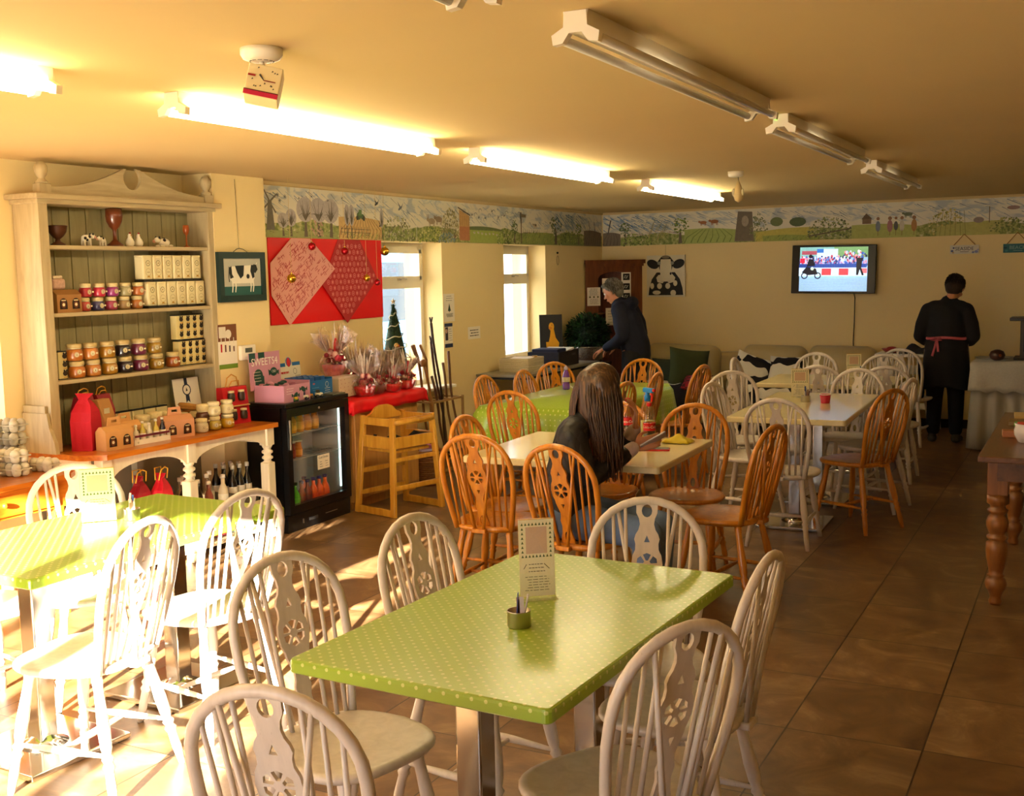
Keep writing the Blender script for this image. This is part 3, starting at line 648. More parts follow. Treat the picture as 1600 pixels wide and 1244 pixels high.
# hanging baubles on threads from the ceiling
def bauble(label, x, y, z, m, r=.03):
    t_ = thing('bauble', label, 'bauble', (x, y, z), 0, 'baubles hanging in front of the red paper')
    MB().ball((0, 0, 0), r, m, n=18).build('ball', t_); MB().cyl((0, 0, r * .92), (0, 0, r * 1.25), r * .22, GOLD).build('cap', t_)
    MB().cyl((0, 0, r * 1.2), (0, 0, ZC - z - .001), .0012, mat('#d9c07a', .5), n=5).build('thread', t_)
bauble('red bauble hanging over the top of the pink lettered diamond', -4.9, 6.44, 1.91, REDBALL, .028)
bauble('gold bauble hanging low in front of the pink lettered diamond', -4.9, 6.2, 1.69, GOLD, .032)
bauble('red bauble hanging over the top of the snowflake diamond', -4.9, 6.83, 1.88, REDBALL, .028)
bauble('large gold bauble hanging in front of the window top light', -4.85, 7.28, 1.88, GOLD, .034)
bauble('small gold bauble hanging low right of the snowflake diamond', -4.9, 7.1, 1.68, GOLD, .026)
bauble('small red bauble hanging beside the right edge of the red paper', -4.9, 7.24, 1.645, REDBALL, .024)
# notices
def notice(name, label, y0, y1, z0, z1, draw, x=XL):
    mb = MB().box(x + .001, x + .003, y0, y1, z0, z1, PAPER); A = Art(mb, surf((x + .0031, y0, z0), (0, 1, 0), (0, 0, 1)), .0001, .0001); draw(A, y1 - y0, z1 - z0)
    return tag(mb.build(name), label, 'notice')
def lines(A, x0, x1, y0, y1, n, c=INK, wd=.0035, q=random.Random(2)):
    for i in range(n):
        y = y1 - (y1 - y0) * (i + .5) / n; a = q.uniform(0, .18) * (x1 - x0); b = q.uniform(0, .18) * (x1 - x0); x = x0 + a
        while x < x1 - b:
            L = q.uniform(.08, .2) * (x1 - x0); A.rect(x, y - wd / 2, min(x + L, x1 - b), y + wd / 2, c); x += L + .04 * (x1 - x0)
def n1(A, W, H):
    lines(A, .03, W - .03, H * .72, H * .95, 3); A.poly([(W * .5, H * .66), (W * .36, H * .38), (W * .64, H * .38)], mat('#2f4a30')); A.rect(W * .47, H * .34, W * .53, H * .38, INK); lines(A, .03, W - .03, .04, H * .3, 5)
notice('wall_notice', 'white notice with a small christmas tree picture beside the window', 8.72, 8.91, 1.27, 1.52, n1)
def n2(A, W, H):
    A.rect(0, H * .86, W, H, mat('#26365c')); A.rect(0, 0, W, H * .16, mat('#26365c')); A.rect(.01, H * .3, W * .42, H * .84, mat('#3b2f3c')); A.disc(W * .22, H * .68, .02, mat('#c9a48a')); lines(A, W * .48, W - .01, H * .25, H * .8, 6)
notice('wall_notice', 'narrow notice with dark blue bands below the tree notice', 8.725, 8.865, 1.035, 1.255, n2)
def n3(A, W, H): lines(A, .03, W - .03, .02, H - .02, 3, wd=.009)
notice('wall_notice', 'small white notice with three lines of print on its own between the windows', 9.15, 9.385, 1.085, 1.2, n3)
# framed cow picture
def slab(name, X, W, H, th, m): return MB().box(0, W, 0, H, -th, 0, m, X)
FR = mat('#17302e', .4, var=.1)
cp = thing('framed_picture', 'green-framed picture of a black and white cow on the pier by the dresser', 'picture', (-5.05, 5.62, 1.545), 0)
X = surf((.024, 0, 0), (0, 1, 0), (0, 0, 1)); Wd, Hd = .46, .325
mb = MB(); mb.prism([(0, 0), (Wd, 0), (Wd, Hd), (0, Hd)], -.023, -.008, FR, X)
for a, b, c, d_ in ((0, Wd, 0, .042), (0, Wd, Hd - .042, Hd), (0, .045, .042, Hd - .042), (Wd - .045, Wd, .042, Hd - .042)): mb.box(a, b, c, d_, -.008, .004, FR, X)
mb.build('frame', cp)
mb = MB().box(.045, Wd - .045, .042, Hd - .042, -.0079, -.004, mat('#b9b7a8', .6), X); A = Art(mb, X, .0001, -.0038)
A.rect(.045, .042, Wd - .045, .1, mat('#1f5650', .6)); cw = mat('#ece6d4', .6); ck = mat('#16201f', .6)
A.poly([(.11, .23), (.35, .24), (.35, .15), (.33, .12), (.14, .12), (.105, .15)], cw)
for x in (.13, .16, .31, .335): A.line([(x, .14), (x + .004, .1), (x - .003, .062)], .014, cw, .009)
A.poly([(.33, .2), (.345, .245), (.372, .24), (.385, .21), (.36, .185)], ck); A.poly([(.345, .24), (.35, .16), (.33, .15), (.31, .2), (.32, .24)], ck)
A.poly([(.16, .235), (.25, .238), (.24, .17), (.21, .15), (.18, .19)], ck); A.poly([(.1, .22), (.125, .235), (.13, .18), (.145, .16), (.11, .15)], ck); A.disc(.285, .165, .016, ck); A.line([(.104, .23), (.098, .16), (.1, .13)], .008, ck)
A.line([(.37, .245), (.38, .256)], .005, cw); mb.build('picture', cp)
MB().tube([(.012, .16, .325), (.008, .2, .345), (.006, .23, .35), (.008, .26, .345), (.012, .3, .325)], .002, INK).tube([(.005, .225, .35), (.004, .22, .6), (.003, .215, .8)], .0012, INK, n=4).build('hanging_cord', cp)
# thermostat, leaflet
th = thing('thermostat', 'small white thermostat box with a grey display on the pier', 'thermostat', (-5.05, 5.87, 1.155))
MB().cbox((.014, 0, .05), (.028, .15, .1), UPVC, b=.008).build('casing', th); MB().box(.0285, .0295, -.035, .035, .05, .08, mat('#5d625a', .3)).build('display', th)
def lf(A, W, H):
    A.rect(0, H * .62, W, H, mat('#7a4a2c')); A.rect(.0, .0, W, .03, mat('#6f8f2a')); A.rect(.01, H * .7, W * .42, H * .95, mat('#e6dcc8')); A.disc(W * .55, H * .78, .03, mat('#e9dfcc'))
    for k, c in enumerate(('#c01a26', '#6a3b34', '#55463e', '#7a5a50')): A.rect(W * (.12 + .22 * k), H * .38, W * (.2 + .22 * k), H * (.56 - .02 * k), mat(c)); A.rect(W * (.14 + .22 * k), H * .56, W * (.18 + .22 * k), H * .7, mat('#e2dccc'))
notice('recipe_leaflet', 'brown and white leaflet showing red bottles pinned under the cow picture', 5.605, 5.785, 1.11, 1.4, lf, -5.05)
# bare hook with a wire loop
hk = MB().ball((XL + .008, 11.14, 1.9), .012, BLACK); hk.tube([(XL + .01, 11.14 + .045 * sin(a) * .6, 1.87 - .05 + .05 * cos(a)) for a in [2 * pi * i / 14 for i in range(14)]], .0025, mat('#8a7a5a', .4), closed=True, n=6)
tag(hk.build('wall_hook'), 'black wall hook with a thin wire loop near the back corner', 'hook')
# big cow canvas on the back wall
cc = thing('cow_canvas', 'square canvas of a staring black and white cow face on the back wall', 'picture', (-4.63, YB, 1.385))
X = surf((0, -.03, 0), (1, 0, 0), (0, 0, 1)); mb = MB().box(0, .46, 0, .475, -.028, 0, mat('#ded4b8', .7), X); A = Art(mb, X, .0002, .0004); k_ = mat('#15140f', .6); w_ = mat('#ded4b8', .7)
A.poly([(.02, .02), (.03, .1), (.06, .2), (.12, .28), (.34, .28), (.4, .2), (.43, .1), (.44, .02)], k_)
A.poly([(.13, .4), (.16, .3), (.3, .3), (.33, .4), (.28, .46), (.18, .46)], k_)
A.poly([(.17, .43), (.29, .43), (.3, .34), (.3, .27), (.345, .22), (.33, .17), (.27, .155), (.25, .175), (.21, .175), (.19, .155), (.13, .17), (.115, .22), (.16, .27), (.16, .34)], w_)
A.disc(.075, .375, .075, k_, .05, 16, -.4); A.disc(.385, .375, .075, k_, .05, 16, .4)
A.disc(.15, .385, .02, mat('#8a8a80')); A.disc(.31, .385, .02, mat('#8a8a80')); A.disc(.23, .455, .05, mat('#7a6c58'), .018)
for x in (.155, .29): A.disc(x, .265, .011, k_, .016)
A.line([(.17, .18), (.23, .173), (.29, .18)], .002, k_)
for x, y, a, b in ((.065, .125, .024, .035), (.155, .125, .03, .035), (.255, .125, .03, .034), (.345, .155, .025, .033), (.12, .05, .05, .024), (.32, .045, .034, .034)): A.disc(x, y, a, w_, b, 12)
mb.build('canvas', cc)
MB().cyl((.22, -.004, .475), (.22, -.003, .596), .0012, INK, n=4).build('hanging_cord', cc)
# television
tv = thing('television', 'wall-mounted flat television showing a motorbike and a crowd', 'television', (-2.93, YB, 1.405), 0)
tl = Matrix.Rotation(radians(-4), 4, 'X') @ Matrix.Rotation(radians(.8), 4, 'Y')
X = T(.43, -.1, .26) @ tl @ RX(90)
MB().cbox((0, 0, -.02), (.88, .515, .045), BLACKP, X, b=.006).build('casing', tv)
def EM(h): return mat(h, .3, emit=1.05, var=.15, scale=60)
mb = MB().box(-.355, .355, -.235, .235, .0028, .0034, EM('#8fb2cf'), X); A = Art(mb, X @ T(-.355, -.235, .0035), .00006, .00005); q = random.Random(11)
A.rect(0, .36, .71, .47, EM('#7fb2b0')); A.rect(.36, .36, .71, .47, EM('#6f9a66')); A.rect(.18, .35, .4, .45, EM('#c3d3e2')); A.rect(.02, .39, .18, .43, EM('#a04a5a')); A.rect(.18, .41, .25, .45, EM('#2f6fc0'))
for i in range(330):
    x = q.uniform(0, .7); y = q.uniform(.27, .37 + (.05 if x > .45 else 0)); A.disc(x, y, q.uniform(.007, .013), EM(q.choice(['#2a3a72', '#c3cfe0', '#d98f9a', '#1c2348', '#5a7cc0', '#e6dce6', '#a83848', '#3a5aa8'])), q.uniform(.01, .02), 6)
A.rect(0, .25, .7, .29, EM('#24408c'));
for i in range(60): A.rect(.17 + i * .009, .25, .173 + i * .009, .31, EM('#3a5cb4'))
A.rect(0, .16, .71, .25, EM('#c9dcec')); A.rect(.24, .17, .34, .24, EM('#d14450')); A.rect(.42, .17, .52, .24, EM('#d14450')); A.rect(.65, .19, .71, .24, EM('#d06a72'))
for i in range(14): A.rect(.02 + q.uniform(0, .3), .02 + i * .009, .4 + q.uniform(0, .3), .022 + i * .009, EM('#a3bfd8'))
kk = EM('#0e1020')
for x in (.06, .2): A.ring(x, .165, .03, .012, kk)
A.poly([(.03, .2), (.08, .26), (.14, .25), (.18, .24), (.2, .18), (.1, .17)], kk); A.disc(.12, .37, .02, kk); A.poly([(.08, .26), (.1, .34), (.15, .34), (.17, .27)], kk); A.disc(.14, .24, .018, EM('#c8e0d0'))
A.poly([(.6, .35), (.66, .35), (.65, .25), (.68, .17), (.66, .165), (.635, .23), (.62, .17), (.6, .17)], kk); A.disc(.63, .385, .016, EM('#b8c8d8')); A.rect(.01, .35, .06, .3, EM('#d01c40'))
mb.build('screen', tv)
MB().cbox((.43, -.045, .26), (.2, .085, .16), BLACKM).build('wall_bracket', tv)
MB().tube([(.64, -.08, .03), (.645, -.02, -.05), (.64, -.008, -.3), (.63, -.008, -.52), (.635, -.008, -.6)], .005, BLACK, n=6).build('power_cable', tv)
# hanging signs
def seasign(label, x0, W, base, txtc, t, deco):
    o = thing('hanging_sign', label, 'sign', (x0, YB - .012, 1.795)); X = surf((0, -.008, 0), (1, 0, 0), (0, 0, 1))
    mb = MB().box(0, W, 0, .088, -.009, 0, mat(base, .6), X); A = Art(mb, X, .0003, .0003)
    for x, y, r, c in deco: A.disc(x, y, r, mat(c, .6), r * .8, 9)
    A.text(t, W * .5, .05, .05, mat(txtc, .6)); A.rect(W * .35, .018, W * .65, .022, mat(txtc, .6)); mb.build('board', o)
    MB().tube([(W * .13, -.004, .088), (W * .48, -.002, .2), (W * .87, -.004, .088)], .004, mat('#a06a3a', .7), n=6).build('hanging_rope', o)
seasign('white hanging board reading SEASIDE on the back wall', -1.345, .275, '#d9d2c0', '#3c3a4c', 'SEASIDE', [(.02, .03, .014, '#5a6a9c'), (.035, .06, .01, '#3d4a78'), (.25, .02, .018, '#8a8fc0'), (.22, .014, .012, '#7078b0'), (.265, .04, .01, '#a3a6cc'), (.03, .014, .01, '#c9a06a')])
seasign('teal hanging board reading BEACH at the right edge of the back wall', -.845, .27, '#2f6a72', '#8fb0a8', 'BEACH', [(.02, .05, .014, '#1f4a58'), (.03, .02, .014, '#4a8a8a')])

# ================================================================== CEILING LIGHTS
TUBE_OFF = mat('#d6cfc0', .3, coat=.3)
def fitting(label, x, y0, y1, on, grp):
    o = thing('strip_light', label, 'strip light', (x, y0, ZC), 0, grp); L = y1 - y0
    mb = MB(); mb.prism([(-.035, 0), (.035, 0), (.03, -.05), (-.03, -.05)], -L, 0, UPVC, RX(90)); mb.build('batten', o)
    for s in (-1, 1):
        MB().cyl((s * .048, .035, -.066), (s * .048, L - .035, -.066), .013, TUBE_ON if on else TUBE_OFF, n=12).build('tube', o)
    for yy in (.008, L - .008):
        mb = MB(); mb.prism([(-.032, -.002), (.032, -.002), (.034, -.04), (.068, -.058), (.064, -.084), (.036, -.08), (.018, -.056), (-.018, -.056), (-.036, -.08), (-.064, -.084), (-.068, -.058), (-.034, -.04)], -.012, .012, UPVC, T(0, yy, 0) @ RX(90)); mb.build('lamp_holder', o)
    return o
fitting('lit twin tube light at the left edge, partly out of view', -2.98, .78, 2.58, True, 'lit strip lights')
fitting('lit twin tube light nearest the dresser, longest of the glowing row', -2.98, 3.13, 4.9, True, 'lit strip lights')
fitting('lit twin tube light in the middle of the glowing row', -2.99, 5.38, 7.2, True, 'lit strip lights')
fitting('lit twin tube light farthest along the glowing row near the frieze corner', -3.02, 8.05, 9.85, True, 'lit strip lights')
fitting('unlit strip light at the top edge of the view', -1.25, .45, 2.27, False, 'unlit strip lights')
fitting('largest unlit strip light over the green table', -1.22, 2.75, 4.58, False, 'unlit strip lights')
o = fitting('middle unlit strip light with a green indicator at its end', -1.26, 5.05, 6.9, False, 'unlit strip lights')
MB().ball((-.02, -.004, -.02), .006, emitter('green_led', (.2, 1, .05), 6)).build('indicator_lamp', o)
fitting('farthest unlit strip light towards the television', -1.31, 7.6, 9.45, False, 'unlit strip lights')
# hanging clock cube below a ceiling rose
ck = thing('hanging_clock', 'small white box clock hanging tilted from a round ceiling base', 'clock', (-2.21, 2.7, ZC))
MB().lathe([(.062, 0), (.062, -.018), (.055, -.03), (.04, -.036), (.03, -.038)][::-1], UPVC, n=28).build('ceiling_base', ck)
mb = MB()
for a in range(0, 360, 30): mb.box(.028, .036, -.006, .006, -.0375, -.034, BLACK, RZ(a))
mb.build('vent_ring', ck)
MB().cyl((0, 0, -.036), (.006, 0, -.058), .006, UPVC).build('stem', ck)
X = T(.004, 0, -.108) @ RZ(33) @ RY(12) @ RX(-16)
cb = MB().cbox((0, 0, 0), (.1, .07, .1), mat('#e2cf9c', .5), X, b=.004); A = Art(cb, X @ surf((-.05, -.0355, -.05), (1, 0, 0), (0, 0, 1)), .0002, .0002)
q = random.Random(4)
for i in range(13): x, y = q.uniform(.01, .09), q.uniform(.02, .09); A.poly([(x, y), (x + .006, y + .002), (x + .003, y + .006)], INK)
A.rect(0, .0, .1, .014, mat('#c01840')); A.rect(0, .014, .1, .017, mat('#5a1020')); A.rect(.004, .058, .026, .064, mat('#9a2020'))
A.line([(.038, .066), (.052, .05)], .006, INK, .002); A.line([(.052, .05), (.086, .05)], .003, mat('#8a2020')); cb.build('clock_box', ck)
cn = thing('ceiling_ornament', 'small cow-shaped ornament hanging from a round base near the back of the ceiling', 'ornament', (-2.27, 7.84, ZC))
MB().lathe([(.03, -.04), (.05, -.034), (.055, 0)], UPVC, n=20).build('ceiling_base', cn)
mb = MB().cyl((.02, 0, -.038), (.02, 0, -.07), .002, INK, n=5); mb.lathe([(.002, -.215), (.026, -.2), (.034, -.17), (.03, -.14), (.02, -.1), (.004, -.062)], mat('#d8bf84', .5), T(.02, 0, 0), n=14)
mb.ball((-.012, -.01, -.145), .014, mat('#e8dcb4', .5), sc=(.8, .8, 2)).ball((.052, -.01, -.145), .012, mat('#e8dcb4', .5), sc=(.8, .8, 2)); mb.build('ornament_body', cn)

# ================================================================== WHEELBACK CHAIRS
def make_chair(name, label, wm, seat_m=None):
    t = thing(name, label, 'chair'); sm_ = seat_m or wm
    # facing +x, origin on the floor under the seat centre
    out = []
    for i in range(32):
        a = 2 * pi * i / 32; c, s = cos(a), sin(a)
        x = .205 * (abs(c) ** .72) * (1 if c > 0 else -1); wd = .212 if x > 0 else .212 - .035 * (-x / .205)
        out.append((x, wd * (abs(s) ** .62) * (1 if s > 0 else -1)))
    rg = []
    for k, z in ((.88, .418), (.96, .424), (1.0, .434), (1.0, .442), (.97, .449), (.90, .450), (.6, .443), (.25, .440)):
        rg.append([(x * k, y * k, z) for x, y in out])
    MB().rings(rg, sm_).build('seat', t)
    xb = -.165; rec = .235
    def bx(z): return xb - (z - .44) * rec
    # hoop
    pts = []
    for z, y in ((.43, .150), (.5, .163), (.58, .178), (.66, .189), (.73, .190)): pts.append((bx(z), y, z))
    K = 14
    for i in range(1, K):
        a = pi * i / K; z = .73 + .185 * sin(a) ** .92; pts.append((bx(z), .190 * cos(a), z))
    for z, y in ((.73, .190), (.66, .189), (.58, .178), (.5, .163), (.43, .150)): pts.append((bx(z), -y, z))
    MB().tube(pts, .0145, wm, n=10, flat=(.95, 1.0), up=(1, 0, .235)).build('backrest_hoop', t)
    def top(y):
        y = min(abs(y), .19); c = y / .19; return .73 + .185 * (1 - c * c) ** .5
    for s in (-1, 1):
        for yb, yt in ((.062, .074), (.098, .116), (.130, .153)):
            zt = top(yt); MB().cyl((bx(.44), s * yb, .44), (bx(zt), s * yt, zt), .0072, wm, .0058, 8).build('spindle', t)
        zt = top(.10); MB().cyl((-.215, s * .022, .436), (bx(zt) - .006, s * .10, zt - .006), .0085, wm, .0065, 8).build('brace_spindle', t)
    # pierced splat with wheel
    H = .915 - .445; Lz = H * sqrt(1 + rec * rec)
    prof = [(0, .036), (.06, .034), (.12, .026), (.19, .021), (.25, .027), (.29, .021), (.33, .020), (.39, .031), (.43, .038), (.46, .040), (.50, .049), (.56, .053), (.62, .049), (.66, .040), (.70, .039), (.735, .043), (.77, .038), (.80, .029), (.84, .024), (.88, .027), (.92, .036), (.96, .036), (1.0, .038)]
    outl = [(w_, t_ * Lz) for t_, w_ in prof] + [(-w_, t_ * Lz) for t_, w_ in reversed(prof)]
    holes = []
    cy = .56 * Lz
    for k in range(6):
        a0 = 2 * pi * k / 6 + pi / 6; hp = []
        for r_, da in ((.013, -.30), (.035, -.40), (.038, 0), (.035, .40), (.013, .30)): hp.append((r_ * cos(a0 + da), cy + r_ * sin(a0 + da)))
        holes.append(hp)
    yy = .735 * Lz; holes.append([(-.010, yy - .010), (.010, yy - .010), (.004, yy + .004), (0, yy + .014), (-.004, yy + .004)])
    yy = .405 * Lz; holes.append([(-.009, yy + .009), (.009, yy + .009), (.003, yy - .006), (0, yy - .014), (-.003, yy - .006)])
    yy = .935 * Lz; holes.append([(.018 * cos(a), yy + .022 * sin(a)) for a in [2 * pi * i / 12 for i in range(12)]])
    yy = .085 * Lz; holes.append([(.014 * cos(a), yy + .026 * sin(a)) for a in [2 * pi * i / 12 for i in range(12)]])
    u = Vector((0, 1, 0)); v = Vector((-rec, 0, 1)).normalized(); n_ = u.cross(v)
    X = Matrix(((u.x, v.x, n_.x, bx(.44)), (u.y, v.y, n_.y, 0), (u.z, v.z, n_.z, .44), (0, 0, 0, 1)))
    MB().shape(outl, holes, .009, wm, X).build('splat', t)
    MB().cbox((-.20, 0, .432), (.06, .075, .022), wm, b=.006).build('brace_block', t)
    lp = [(0, 1.0), (.06, 1.12), (.12, .95), (.2, 1.0), (.42, 1.28), (.55, 1.15), (.60, .8), (.63, 1.25), (.66, .85), (.69, 1.25), (.72, .9), (.85, .98), (1.0, .72)]
    lp = [(1 - a, b) for a, b in reversed(lp)]
    feet = []
    for sx_, sy_ in ((1, 1), (1, -1), (-1, 1), (-1, -1)):
        p = Vector((.19 * sx_ - (.035 if sx_ < 0 else 0), .185 * sy_, 0)); q = Vector((.125 * sx_ - (.01 if sx_ < 0 else 0), .125 * sy_, .428)); feet.append((p, q))
        MB().cyl(p, q, .0165, wm, n=12, prof=[(a, b) for a, b in lp]).build('leg', t)
    st = [(0, .6), (.2, .9), (.45, 1.25), (.55, 1.25), (.8, .9), (1, .6)]
    def at_(k, h): p, q = feet[k]; return p + (q - p) * (h / .428)
    a1, a2 = at_(0, .165), at_(2, .165); b1, b2 = at_(1, .165), at_(3, .165)
    MB().cyl(a1, a2, .0105, wm, n=8, prof=st).build('stretcher', t); MB().cyl(b1, b2, .0105, wm, n=8, prof=st).build('stretcher', t)
    MB().cyl((a1 + a2) / 2, (b1 + b2) / 2, .0105, wm, n=8, prof=st).build('stretcher', t)
    return t
WC = Placer(make_chair('wheelback_chair', 'x', WHITE_W)); OC = Placer(make_chair('wheelback_chair', 'x', PINE))
HT = .277     # hoop top lies this far behind the seat centre
def chair(P, hx, hy, fa, label, group, s=1.0):
    a = radians(fa); return P.put(label, (hx + HT * cos(a), hy + HT * sin(a), 0), fa, group)
G1 = 'white wheelback chairs around the near green table'
chair(WC, -2.03, 2.46, -14, 'white wheelback chair at the near green table, left side, seat fully in view', G1)
chair(WC, -1.96, 3.04, -7, 'white wheelback chair at the left far corner of the near green table', G1)
chair(WC, -1.345, 3.58, -72, 'white wheelback chair at the far end of the near green table, facing the camera', G1)
chair(WC, -.775, 2.32, 151, 'large white wheelback chair at the near right corner of the near green table', G1)
chair(WC, -.765, 2.99, 178, 'white wheelback chair seen edge-on at the right side of the near green table', G1)
chair(WC, -1.39, 1.62, 101, 'white wheelback chair cut by the bottom edge, at the near end of the green table', G1)
G2 = 'white wheelback chairs around the sunlit green table'
chair(WC, -2.745, 3.17, 172, 'half sunlit white wheelback chair at the right corner of the sunlit table', G2)
chair(WC, -2.74, 2.67, 189, 'sun-bleached white wheelback chair with legs in full view, front of the sunlit table', G2)
chair(WC, -3.87, 3.36, -32, 'sun-bleached white wheelback chair behind the sunlit green table, beside the menu card', G2)
chair(WC, -4.12, 2.9, -10, 'white wheelback chair at the far left edge of the photo, mostly out of view', G2)
G3 = 'orange wheelback chairs around the cream table of the seated girl'
chair(OC, -2.67, 4.71, 93, 'orange wheelback chair seen from behind, left of the seated girl', G3)
chair(OC, -2.15, 4.55, 82, 'orange wheelback chair the long-haired girl is sitting on', G3)
chair(OC, -3.08, 5.34, 0, 'orange wheelback chair at the left end of the girl\'s cream table', G3)
chair(OC, -2.04, 6.24, -82, 'orange wheelback chair beyond the girl\'s table, facing the camera with glossy seat', G3)
chair(OC, -1.39, 5.5, 170, 'orange wheelback chair seen edge-on at the right end of the girl\'s table', G3)
chair(OC, -2.48, 6.2, -95, 'orange wheelback chair mostly hidden behind the girl and the spray bottle', G3)
G4 = 'orange wheelback chairs around the cloth-covered table'
chair(OC, -4.14, 7.5, 0, 'orange wheelback chair at the cloth-covered table, leftmost of its left side', G4)
chair(OC, -4.06, 8.0, 0, 'orange wheelback chair at the cloth-covered table, second on its left side', G4)
chair(OC, -4.15, 8.78, -32, 'orange wheelback chair behind the purple bottle at the cloth-covered table', G4)
chair(OC, -3.42, 6.55, 86, 'orange wheelback chair at the near end of the cloth-covered table, seen from behind', G4)
chair(OC, -3.51, 9.28, -92, 'orange wheelback chair right of the girl\'s head, far end of the cloth-covered table', G4)
chair(OC, -2.93, 8.05, 182, 'orange wheelback chair edge-on at the right side of the cloth-covered table', G4)
chair(OC, -2.90, 7.33, 174, 'orange wheelback chair directly behind the blue spray head', G4)
chair(OC, -2.81, 8.80, 173, 'orange wheelback chair edge-on in front of the sofa with the red tartan cushion', G4)
G5 = 'white wheelback chairs around the cream tables on the right'
chair(WC, -1.67, 6.61, 92, 'white wheelback chair at the near end of the long cream table, seen from behind', G5)
chair(WC, -2.33, 7.45, -10, 'white wheelback chair edge-on at the left side of the long cream table', G5)
chair(WC, -2.44, 8.32, -62, 'white wheelback chair turned to the camera, far left corner of the long cream table', G5)
chair(WC, -1.58, 8.76, -94, 'white wheelback chair at the far end of the long cream table, facing the camera', G5)
chair(OC, -1.11, 7.34, 152, 'orange wheelback chair among white ones, right side of the long cream table', 'orange wheelback chair among white ones')
chair(WC, -1.1, 8.07, 172, 'white wheelback chair behind the orange one, right side of the long cream table', G5)
G6 = 'white wheelback chairs around the farthest cream table'
chair(WC, -1.42, 9.0, 90, 'white wheelback chair back to back with another, at the farthest cream table', G6)
chair(WC, -1.93, 8.95, 92, 'white wheelback chair at the near side of the farthest cream table, behind the menu card', G6)
chair(WC, -2.23, 10.3, -90, 'white wheelback chair behind the farthest cream table, left of its menu card', G6)
chair(WC, -1.63, 10.22, -88, 'white wheelback chair behind the farthest cream table, right of its menu card', G6)
chair(WC, -2.78, 9.55, 2, 'white wheelback chair edge-on at the left end of the farthest cream table', G6)
chair(WC, -1.60, 10.92, 82, 'white wheelback chair next to the woman in the apron by the small table', G6)

# ================================================================== TABLES
def cafe_table(name, label, cx, cy, wx, wy, rz, topm, edgem, group=None, z=.75, cols=1):
    t = thing(name, label, 'table', (cx, cy, 0), rz, group)
    mb = MB()
    def ring_(ins, zz):
        p = []
        for sx_, sy_, a0 in ((1, 1, 0), (-1, 1, 90), (-1, -1, 180), (1, -1, 270)):
            for k in range(5): a = radians(a0 + 22.5 * k); p.append((sx_ * (wx / 2 - .02) + (.02 - ins) * cos(a), sy_ * (wy / 2 - .02) + (.02 - ins) * sin(a), zz))
        return p
    mb.rings([ring_(.004, z - .036), ring_(0, z - .032), ring_(0, z - .008), ring_(.0025, z - .002), ring_(.008, z)], topm, smooth=False); mb.build('tabletop', t)
    ys = [0] if cols == 1 else [-wy * .27, wy * .27]
    if wx > wy and cols == 2: pass
    for yy in ys:
        MB().cbox((0, yy, .37), (.075, .075, .66), CHROME, b=.006).build('pedestal', t)
        MB().cbox((0, yy, .014), (.43, .43, .022), CHROME, b=.005).lathe([(.09, .025), (.05, .045), (.04, .06)], CHROME, T(0, yy, 0), n=20).build('foot_plate', t)
        MB().cbox((0, yy, z - .048), (.3, .3, .022), BLACKM).build('top_bracket', t)
    return t
cafe_table('cafe_table', 'near rectangular table wrapped in green dotted oilcloth on chrome columns', -1.372, 2.76, .745, 1.235, -2.5, OIL, OIL, z=.75, cols=2)
cafe_table('cafe_table', 'sunlit table in green dotted oilcloth at the left of the photo', -3.36, 3.05, .74, 1.24, -2, OIL, OIL, cols=2)
cafe_table('cafe_table', 'cream-topped table the girl sits at', -2.4, 5.55, 1.08, .96, 1.5, CREAM_TOP, CREAM_EDGE)
cafe_table('cafe_table', 'long cream-topped table with a red tub on it, chrome column in view', -1.745, 7.8, .75, 1.55, 2, CREAM_TOP, CREAM_EDGE, cols=2)
cafe_table('cafe_table', 'farthest cream-topped table in front of the cow cushions', -1.95, 9.6, 1.08, .86, 1, CREAM_TOP, CREAM_EDGE)
ct = thing('cloth_covered_table', 'large dining table hidden under a green dotted cloth', 'table', (-3.56, 8.03, 0), 1)
MB().cbox((0, 0, .725), (.78, 1.86, .03), OAK, b=.004).build('tabletop', ct)
for a in (-1, 1):
    for b in (-1, 1): MB().cbox((a * .33, b * .85, .355), (.05, .05, .71), OAK).build('leg', ct)
def drape(hx, hy, z, drop, nw=64):
    per = []
    n = nw * 4
    for i in range(n):
        s = i / n * 4; k = int(s); f_ = s - k
        c = [(-1, -1), (1, -1), (1, 1), (-1, 1)]; a, b = c[k], c[(k + 1) % 4]; per.append(((a[0] + (b[0] - a[0]) * f_) * hx, (a[1] + (b[1] - a[1]) * f_) * hy, f_, k))
    rr = [[(x * .0, y * .0, z) for x, y, _, _ in per], [(x, y, z) for x, y, _, _ in per]]
    for j in range(1, 7):
        v_ = j / 6; ring = []
        for i, (x, y, f_, k) in enumerate(per):
            L = sqrt(x * x + y * y); cor = max(0, 1 - min(f_, 1 - f_) * 7)
            nx = (1 if x >= hx - 1e-6 else -1 if x <= -hx + 1e-6 else 0); ny = (1 if y >= hy - 1e-6 else -1 if y <= -hy + 1e-6 else 0)
            wv = .02 * sin(i * .55) * v_ + .012 * sin(i * .21 + 1) * v_; o_ = .012 + .05 * cor * v_ + wv * (1 - cor) + .012
            ring.append((x + nx * o_, y + ny * o_, z - drop * v_ - .03 * cor * v_))
        rr.append(ring)
    return rr
rr = drape(.40, .94, .745, .30)
tc_ = MB().rings(rr, OIL2, caps=False).build('tablecloth', None, (-3.56, 8.03, 0), (0, 0, radians(1)))
m_ = tc_.modifiers.new('thick', 'SOLIDIFY'); m_.thickness = .002
tag(tc_, 'green dotted cloth hanging in folds over the large table behind the girl', 'tablecloth')
